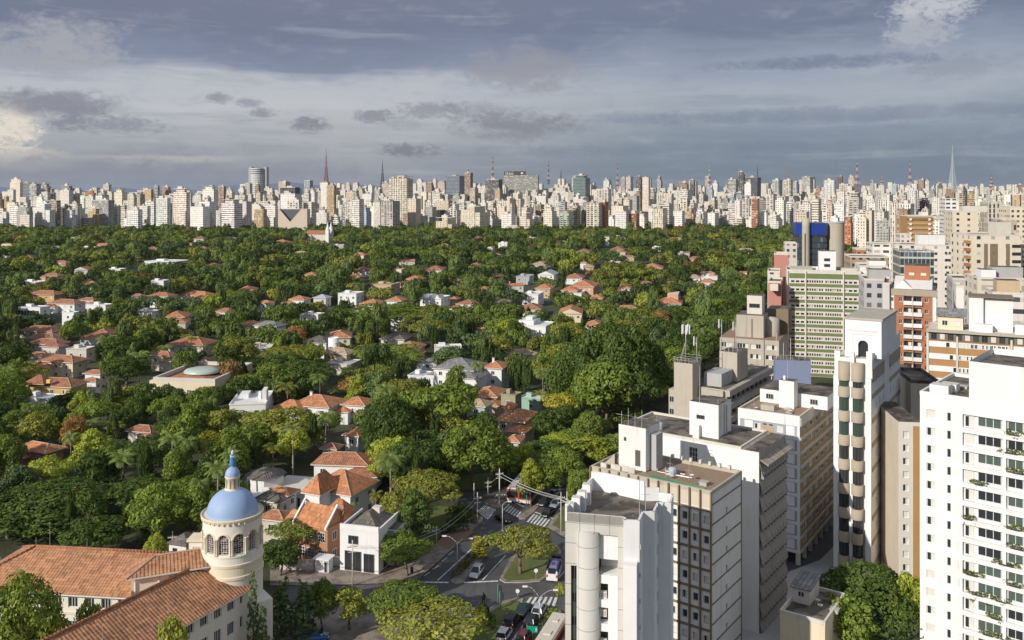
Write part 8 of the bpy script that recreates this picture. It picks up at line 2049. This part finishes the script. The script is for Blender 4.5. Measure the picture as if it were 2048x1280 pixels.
# garden and street walls
def garden_wall(pix, h_, m, label):
    P = [g2(*q) for q in pix]; x0, y0 = P[0]; mb = MB()
    for (ax_,ay_),(bx_,by_) in zip(P[:-1],P[1:]):
        d = Vector((bx_-ax_,by_-ay_,0)); nn = Vector((-d.y,d.x,0)).normalized()*.12; a, b = Vector((ax_-x0,ay_-y0,0)), Vector((bx_-x0,by_-y0,0))
        Q = [a-nn,b-nn,b+nn,a+nn]; mb.add([(q.x,q.y,-.2) for q in Q]+[(q.x,q.y,h_) for q in Q], [(0,1,5,4),(1,2,6,5),(2,3,7,6),(3,0,4,7),(4,5,6,7)], m)
    o = mb.build('garden_wall', None, (x0,y0,0)); tag(o, label, 'wall')
garden_wall([(560,1140),(628,1140)], 1.8, M['pale'], 'pale garden wall in front of the round dark tree by the brick house')
garden_wall([(655,1128),(690,1135)], 1.6, M['white'], 'short white wall beside the gatehouse')
garden_wall([(590,1010),(620,1012),(625,985)], 2.2, M['white_clean'], 'white yard wall left of the bright orange hipped house')
garden_wall([(1000,925),(1040,905)], 2.0, M['beige'], 'beige wall along the sandy plot')
sheet('bare_earth', [(990,935),(1002,912),(1035,903),(1052,915),(1030,935)], 0.03, plain('sandy_earth', (0.36,0.27,0.18), 1, 0, .3, .8))
sheet('bare_earth', [(872,1086),(905,1066),(940,1058),(948,1066),(915,1090),(890,1098)], 0.15, plain('brown_earth', (0.24,0.15,0.10), 1, 0, .3, .8))
# ------------------------------------------------------------------ trees the photograph shows one by one
P_ = tree_px
P_('spread','olive',1041,1058,132,base=1148,label='umbrella crowned tree alone on the grass traffic island')
P_('cypress','yellow',958,1072,36,base=1113,label='small pointed yellow green tree in the median hedge')
P_('ficus','dark',1222,650,150,base=846,label='broadest domed tree of the big cluster left of the antenna building')
P_('ficus','dark',1158,690,118,base=850,label='domed tree on the left flank of the big cluster')
P_('ficus','dark',1282,684,104,base=836,label='domed tree on the right flank of the big cluster')
P_('round','mid',1208,722,120,base=868,label='lower front tree of the big domed cluster')
P_('spread','dark',1270,742,100,base=864,label='lower right front tree of the big domed cluster')
P_('spread','mid',806,1172,150,Yd=127,label='spreading tree at the bottom edge right of the conifers')
P_('spread','olive',860,1216,215,Yd=121,label='wide yellowish tree crown cut by the bottom edge')
P_('irregular','olive',700,1178,82,Yd=128,label='slender leafy tree left of the bottom spreading tree')
P_('spread','mid',815,1078,112,base=1152,label='spreading tree right of the white corner building')
P_('round','mid',792,1062,80,Yd=150,label='round tree touching the side of the corner building')
P_('spread','olive',856,945,140,base=1052,label='flat topped tree with a pale trunk beside the hedges')
P_('round','mid',950,848,126,base=990,label='broad round tree above the bus junction')
P_('round','dark',822,885,118,base=1000,label='dark round tree between the red roof and the junction')
P_('ficus','dark',778,800,108,base=935,label='dense dark tuft crowned tree below the grey mansion')
P_('spread','mid',882,765,150,base=900,label='big spreading tree in front of the grey mansion')
P_('round','dark',1094,882,100,Yd=230,label='dark round tree beside the beige sandy plot')
P_('irregular','light',1182,868,100,Yd=222,label='bright green tree just left of the rooftop air conditioners')
P_('spread','light',1205,782,110,Yd=262,label='bright spreading tree under the huge dome crowned tree')
P_('round','mid',1092,928,64,base=1004,label='round tree over the right hand queue of cars')
P_('irregular','light',1062,918,56,base=1012,label='slim bright tree standing beside the two orange buses')
P_('round','mid',1120,900,80,Yd=214,label='round tree right of the slim bright tree by the buses')
P_('irregular','mid',1160,935,70,Yd=196,label='loose tree at the corner of the grid facade tower')
P_('spread','mid',588,1042,100,base=1120,label='flat topped tree in front of the orange brick house')
P_('round','dark',560,1085,80,Yd=146,label='dark round tree right of the church tower')
P_('conifer','blue',562,1152,62,Yd=126,label='dark conifer left of the pair beside the church')
P_('conifer','blue',606,1156,70,Yd=125,label='dark conifer right of the pair beside the church')
P_('cypress','blue',507,1143,32,Yd=117,label='slender blue green cypress against the tower foot')
P_('cypress','blue',526,1205,36,Yd=117,label='short cypress at the foot of the church tower')
P_('round','mid',645,1165,60,Yd=134,label='round tree between the conifers and the slender leafy tree')
P_('ficus','dark',95,975,235,Yd=166,label='great dark glossy tree above the convent roof')
P_('round','dark',190,1040,120,Yd=158,label='dark round tree right of the great glossy tree')
P_('round','dark',14,1000,110,Yd=168,label='dark tree cut by the left edge of the picture')
P_('spread','dark',262,962,150,Yd=190,label='dark flat topped tree behind the convent roof')
P_('round','mid',372,962,104,Yd=182,label='round mid green tree left of the blue dome')
P_('round','light',312,1072,44,Yd=160,label='small bright round tree above the convent ridge')
P_('spread','olive',470,826,172,Yd=232,label='wide olive tree behind the statue on the dome')
P_('spread','yellow',408,868,90,Yd=222,label='yellowish spreading tree left of the statue')
P_('spread','olive',585,692,140,Yd=305,label='big slanting flat topped tree right of the museum')
P_('ficus','light',492,752,92,Yd=282,label='bright lime green tree beside the museum')
P_('irregular','dark',150,780,110,Yd=262,label='dark upright tree left of the museum front')
P_('irregular','brown',590,652,60,Yd=345,label='russet brown tree below the grey hipped roof')
P_('irregular','brown',20,672,70,Yd=340,label='rust coloured tree at the left edge')
P_('irregular','brown',632,604,36,Yd=450,label='golden brown tree left of the white box villa')
P_('round','yellow',468,524,34,Yd=700,label='small yellow tree in the far left woods')
P_('ficus','mid',30,1172,190,Yd=104,label='olive tree covering the bottom left corner of the convent')
P_('irregular','mid',178,1198,70,Yd=110,label='small tree in the convent courtyard')
P_('irregular','olive',350,1242,90,Yd=99,label='tree top before the windows of the convent wing')
P_('ficus','dark',1740,1140,190,Yd=124,label='large dark tree between the bay window tower and white block')
P_('round','mid',1690,1196,110,Yd=118,label='round tree in front of the low cream annexe')
P_('round','light',1815,1150,70,Yd=122,label='sunlit tree at the foot of the right white block')
P_('spread','mid',760,692,150,Yd=320,label='flat topped tree left of the grey gabled house')
P_('irregular','mid',912,728,52,Yd=262,label='upright tree before the windows of the grey mansion')
P_('spread','mid',760,616,210,Yd=410,label='long dark flat crowned tree above the dark grey roof')
P_('spread','mid',880,612,140,Yd=415,label='second long flat crowned tree right of the first')
P_('ficus','mid',460,585,96,Yd=470,label='grey green dome tree in the middle of the left wood')
P_('round','dark',330,655,70,Yd=380,label='dark conical tree below the small white pavilion')
for k, (px, yt, wd, Yd) in enumerate([(575,762,62,250),(85,806,44,262),(180,838,64,236),(228,842,60,232),(205,872,66,222),(128,925,70,204),(178,905,62,210),(240,878,54,216),(468,868,58,200),(546,884,62,196),(425,905,44,200),(700,1002,38,178),(752,980,36,184),(955,718,40,270),(330,690,48,330)]):
    P_('palm', 'palm' if k % 3 else 'olive', px, yt, wd, Yd=Yd)
for k, (px, yt, wd, Yd) in enumerate([(232,690,36,330),(252,698,40,322),(272,686,40,326),(292,702,40,316),(312,694,38,322),(262,716,42,300),(386,672,34,345),(402,690,34,335),(1082,782,40,268),(1100,790,40,262),(372,668,32,355),(668,778,36,262),(1128,760,30,285)]):
    P_('royal', 'palm' if k % 2 else 'olive', px, yt, wd, Yd=Yd)
for px, yt, wd, Yd in [(572,822,24,226),(590,814,28,224),(606,826,26,225),(622,818,26,227),(1050,800,18,262),(1040,812,14,262)]:
    P_('cypress', 'dark', px, yt, wd, Yd=Yd)
for px, yt, wd, Yd in [(22,912,50,206),(60,905,44,206),(40,925,46,200),(905,790,30,260)]:
    P_('banana', 'light', px, yt, wd, Yd=Yd)
for px, yt, wd, Yd, k in [(1150,862,90,226,'round'),(1190,838,84,236,'spread'),(1228,868,60,214,'irregular'),(1120,868,80,232,'spread'),(1150,955,44,190,'irregular'),(1138,905,60,205,'round'),(1085,905,70,214,'spread'),(1040,892,80,226,'round'),(1010,905,60,222,'irregular'),(1255,815,70,236,'round'),(1300,770,90,262,'spread'),(1330,735,80,285,'irregular'),(1370,700,90,310,'spread'),(1395,660,80,345,'round'),(1432,630,80,375,'spread')]: P_(k,'mid' if px%20 else 'light',px,yt,wd,Yd=Yd)
# clipped hedges and border shrubs
def hedge(pix, h_, w_, label, col=(0.055,0.085,0.020)):
    g = np.random.default_rng(int(pix[0][0])); Vs, Ls = [], []
    P = [g2(*q) for q in pix]
    for (x0,y0),(x1,y1) in zip(P[:-1], P[1:]):
        n_ = max(2, int(math.hypot(x1-x0, y1-y0)/0.7))
        lob = [(x0+(x1-x0)*i/n_+g.normal()*.08, y0+(y1-y0)*i/n_+g.normal()*.08, h_*.52+.12, w_*.55, w_*.55, h_*.52) for i in range(n_+1)]
        V_, L_ = lobes_crown(lob, 22, .16, g, .3, .8); Vs.append(V_); Ls.append(L_)
    V_ = np.concatenate(Vs); c0 = np.array([P[0][0], P[0][1], 0]); me = quads_mesh('hedge_leaves', V_-c0, np.concatenate(Ls), LEAF)
    o = bpy.data.objects.new('hedge', me); COL.objects.link(o); o.location = c0; o.color = (*col, 1); tag(o, label, 'hedge')
hedge([(913,1155),(930,1135),(946,1118)], 1.0, 1.3, 'clipped hedge strip along the median island', (0.12,0.125,0.030))
hedge([(946,1118),(966,1100),(982,1082)], 1.0, 1.3, 'sparser end of the median hedge strip', (0.10,0.115,0.030))
hedge([(880,1068),(905,1066),(932,1062)], 1.1, 1.3, 'low clipped hedge in front of the border shrubs')
hedge([(902,1047),(925,1047),(948,1046)], 1.0, 1.8, 'front hedge row of the corner garden')
hedge([(905,1030),(925,1032),(945,1036)], 1.4, 2.4, 'leafy shrub row behind the front hedge', (0.075,0.11,0.022))
for k, (px, py, wd) in enumerate([(935,1038,20),(915,1024,22),(1120,1190,16),(1108,1240,24),(1098,1262,20),(965,1240,18),(690,1100,22),(645,1128,16),(660,1110,18),(765,1095,20),(985,1253,18)]):
    q = ground(px, py); want_tree('bush', ('mid','dark','light')[k%3], q.x, q.y, wd/F*q.y, 1.5+.3*(k%3), hand=True)

# ------------------------------------------------------------------ the rest of the wood
RIGHT = [(470,1600),(540,1585),(620,1540),(700,1480),(770,1400),(840,1335),(900,1240),(940,1160),(975,1120),(1010,1095),(1300,1000)]
def right_limit(py):
    for (a, xa), (b, xb) in zip(RIGHT[:-1], RIGHT[1:]):
        if a <= py <= b: return xa+(xb-xa)*(py-a)/(b-a)
    return 1590 if py < 470 else 1000
ROADPOLY = [g2(*q) for q in [(790,1290),(640,1225),(540,1225),(540,1150),(700,1138),(840,1110),(910,1045),(880,1000),(900,975),(1000,965),(1060,935),(1120,895),(1150,900),(1150,1010),(1180,1120),(1400,1400),(900,1400)]]
SCHOOL = [(-200, 60), (-200, 155), (-45, 157), (-42, 140), (-46, 128), (-42, 60)]
def inpoly(x, y, P):
    c = False; j = len(P)-1
    for i in range(len(P)):
        if (P[i][1] > y) != (P[j][1] > y) and x < (P[j][0]-P[i][0])*(y-P[i][1])/(P[j][1]-P[i][1])+P[i][0]: c = not c
        j = i
    return c
HA = np.array([[h[1][0], h[1][1], h[1][2], h[1][3], h[2], h[3], h[4]] for h in HOUSES])
def clear(x, y, w_, h_, strict=True):
    """no trunk inside a house and no crown in front of a house the photograph shows"""
    d = np.hypot(HA[:,4]-x, HA[:,5]-y)
    if (d < HA[:,6]*0.75+w_*0.36).any(): return False
    cx = CX+F*x/y; rw = F*w_/y/2; yt = HZ+F*(CH-h_)/y; yb = HZ+F*(CH-h_*.25)/y
    sh = 0.62
    ov = (HA[:,0] < cx+rw*sh) & (HA[:,2] > cx-rw*sh) & (HA[:,1] < yb) & (HA[:,3] > yt+2) & (HA[:,5] > y)
    return not ov.any()
placed = [(t['x'], t['y'], t['w']) for t in TREES]
cell = {}
def near(x, y, w_, k):
    ix, iy = int(x//20), int(y//20)
    for a in range(ix-1, ix+2):
        for b in range(iy-1, iy+2):
            for (px, py, pw) in cell.get((a, b), ()):
                if math.hypot(px-x, py-y) < (pw+w_)*0.5*k: return True
    return False
for q in placed: cell.setdefault((int(q[0]//20), int(q[1]//20)), []).append(q)
r2 = random.Random(77)
KW = [('spread',.34),('round',.22),('irregular',.26),('ficus',.05),('palm',.06),('royal',.03),('cypress',.04)]
TWT = [('dark',.33),('mid',.32),('olive',.15),('light',.07),('blue',.06),('yellow',.014),('brown',.016)]
auto = []
for dens, k in ((10000, .80), (25000, .64)):
    for _ in range(dens):
        y = 150*(1350/150)**(r2.random()**.80); px = r2.uniform(-240, 1640); x = (px-CX)/F*y
        kind = r2.choices([a for a, b in KW], [b for a, b in KW])[0]; tint = r2.choices([a for a, b in TWT], [b for a, b in TWT])[0]
        s = r2.uniform(.72, 1.35)*(1+.75*min(1, max(0, (y-240)/380)))
        w_ = {'spread':13,'round':9.5,'irregular':8.5,'ficus':14,'palm':7,'royal':5.5,'cypress':2.8}[kind]*s; h_ = {'spread':10,'round':10.5,'irregular':11.5,'ficus':13,'palm':11,'royal':14,'cypress':11}[kind]*(.7+.3*s)*r2.uniform(.85,1.1)
        if kind in ('palm','royal'): tint = 'palm'
        if kind == 'cypress': tint = 'dark'
        pyb = HZ+F*CH/y
        lim = right_limit(pyb)-F*w_/y*.35
        strip = 1690 < px < 1835 and 700 < y < 900
        if px > lim and not strip: continue
        if y < 430 and near(x, y, w_, k) or y >= 430 and near(x, y, w_, k): continue
        if inpoly(x, y, ROADPOLY) or inpoly(x, y, SCHOOL): continue
        if not clear(x, y, w_, h_): continue
        cell.setdefault((int(x//20), int(y//20)), []).append((x, y, w_)); auto.append(dict(kind=kind, tint=tint, x=x, y=y, w=w_, h=h_, label=None, group=None, hand=False))
for px in range(1686, 1840, 7):
    y = r2.uniform(740, 900); auto.append(dict(kind=r2.choice(['spread','round']), tint=r2.choice(['dark','mid']), x=(px-CX)/F*y, y=y, w=r2.uniform(9,14), h=r2.uniform(12,16), label=None, group=None, hand=False))
# the trees that show largest stand alone; the farther wood is one mass
infr = lambda t: CX+F*(t['x']+t['w']*.4)/t['y'] > 0
auto.sort(key=lambda t: -t['w']*t['h']/t['y']**2*infr(t))
SOLO_MAX = 290
nh = sum(1 for t in TREES)
solo_t = auto[:max(0, SOLO_MAX-nh)]; mass_t = auto[max(0, SOLO_MAX-nh):]
print('trees', nh, len(solo_t), len(mass_t))
REFS = [(('the '+h[0]) if not h[0].startswith(('the ','far ')) else h[0], h[2], h[3]) for h in HOUSES]
def shortref(s):
    s = s.replace('the far ', 'far '); s = s.split(',')[0]
    return s
used = {}
SIZEW = lambda t: ('large' if t['w'] > 13 else 'small' if t['w'] < 7.5 else 'middling')
alltrees = TREES+solo_t
labels = [t['label'] for t in alltrees]
bk = {}
for i, t in enumerate(alltrees):
    if labels[i]: continue
    d = [(math.hypot(h[2]-t['x'], (h[3]-t['y'])*.6), h) for h in HOUSES]; h = min(d, key=lambda q: q[0])[1]
    dx, dy = (t['x']/t['y']-h[2]/h[3])*t['y'], t['y']-h[3]
    rel = ('right of' if dx > 0 else 'left of') if abs(dx) > abs(dy)*.6 else ('behind' if dy > 0 else 'in front of')
    ref = h[8]['label'] if h[8].get('label') else h[0]
    bk.setdefault((t['kind'], t['tint'], rel, ref), []).append(i)
def trim(ref):
    q = ref.split(',')[0].split(); out = []
    stop = {'left','right','below','above','beside','behind','in','with','under','among','before','by','near','at','between','on','from','of','deep','without','rising','running','glimpsed','just','peeping','lone','low'}
    for k, wd in enumerate(q):
        if k > 2 and wd in stop and wd not in ('with','under','of','on'): break
        out.append(wd)
    return ' '.join(out[:9])
REFNAME = {}
for h in HOUSES:
    nm = trim(h[8]['label']); 
    if nm in REFNAME.values(): nm = ' '.join(h[8]['label'].replace(',', '').split()[:9])
    REFNAME[h[8]['label']] = nm
SH = {'spread': 'flat topped tree', 'round': 'round tree', 'ficus': 'domed tree', 'irregular': 'loose upright tree', 'cypress': 'cypress', 'palm': 'feathery palm', 'royal': 'slender palm', 'banana': 'banana clump', 'bush': 'bush'}
CO = ['nearest','second','third','fourth','fifth','sixth','seventh','eighth','ninth','tenth']
for (kind, tint, rel, ref), ii in bk.items():
    ii.sort(key=lambda i: alltrees[i]['y'])
    for k, i in enumerate(ii):
        pre = '' if len(ii) == 1 else CO[min(k, 9)]+' '
        rn = REFNAME[ref].split(); head = f"{pre}{TINTW[tint]} {SH[kind]} {rel} the".split(); labels[i] = ' '.join(head+rn[:16-len(head)])
for t, lb in zip(alltrees, labels): build_tree(t, lb, {'palm':'palms in the gardens','royal':'palms in the gardens','cypress':'cypresses','bush':'border bushes'}.get(t['kind'], 'garden trees'))
# far wood
g = np.random.default_rng(9)
def coarse(k, fl, size, seed):
    g_ = np.random.default_rng(seed); lobes = []
    for i in range(12):
        a = i*2.4+g_.normal()*.4; rr = .74*math.sqrt((i+.3)/12); lobes.append((rr*math.cos(a), rr*math.sin(a), .72-.30*rr*fl+g_.normal()*.09, .30+.08*g_.random(), .32, .17 if fl > .5 else .26))
    V_, L_ = lobes_crown(lobes, k, size, g_, .2, .28); return V_, .5+(L_-.5)*.5
NEARC = [coarse(190, q%2, .066, 200+q) for q in range(8)]; FARC = [coarse(95, q%2, .085, 300+q) for q in range(8)]; PALMC = SPEC['palm'][0]
Vs, Ls, Ts = [], [], []
for t in mass_t:
    src = (NEARC if t['y'] < 620 else FARC)[int(abs(t['x']*3.1+t['y']*1.7)) % 8]
    V_, L_ = src; a = g.random()*6.28; cs, sn = math.cos(a), math.sin(a)
    sx = t['w']*.5*(1.15 if t['kind'] not in ('palm','royal','cypress') else 1.0); q = V_.copy(); x_ = q[...,0]*cs-q[...,1]*sn; y_ = q[...,0]*sn+q[...,1]*cs
    q = np.stack([x_*sx+t['x'], y_*sx+t['y'], np.maximum(q[...,2], -.1)*t['h']+terrain_z(t['x'], t['y'])], -1)
    c = np.array(TINT[t['tint']])*(.60+.34*g.random()); c = c*.9+c.mean()*np.array([.7,1.2,.6])*.1
    Vs.append(q); Ls.append(L_); Ts.append(np.tile(c, (len(q), 1)))
me = quads_mesh('wood_leaves', np.concatenate(Vs), np.concatenate(Ls), WOODLEAF, np.concatenate(Ts))
o = bpy.data.objects.new('forest', me); COL.objects.link(o); tag(o, kind='stuff')
print('forest quads', len(me.polygons))
# ------------------------------------------------------------------ thin air between here and the horizon
hzm = bpy.data.materials.new('thin_haze'); hzm.use_nodes = True; n = NT(hzm.node_tree); n.n.clear()
pv = n.n.new('ShaderNodeVolumePrincipled'); pv.inputs['Color'].default_value = (.80,.86,.95,1); pv.inputs['Density'].default_value = 2.4e-5; pv.inputs['Anisotropy'].default_value = .2
o_ = n.n.new('ShaderNodeOutputMaterial'); n.l.new(pv.outputs[0], o_.inputs['Volume'])
mb = MB(); mb.box(-31000,31000,-500,31000,-40,330,hzm,bottom=True); tag(mb.build('haze'), kind='stuff')
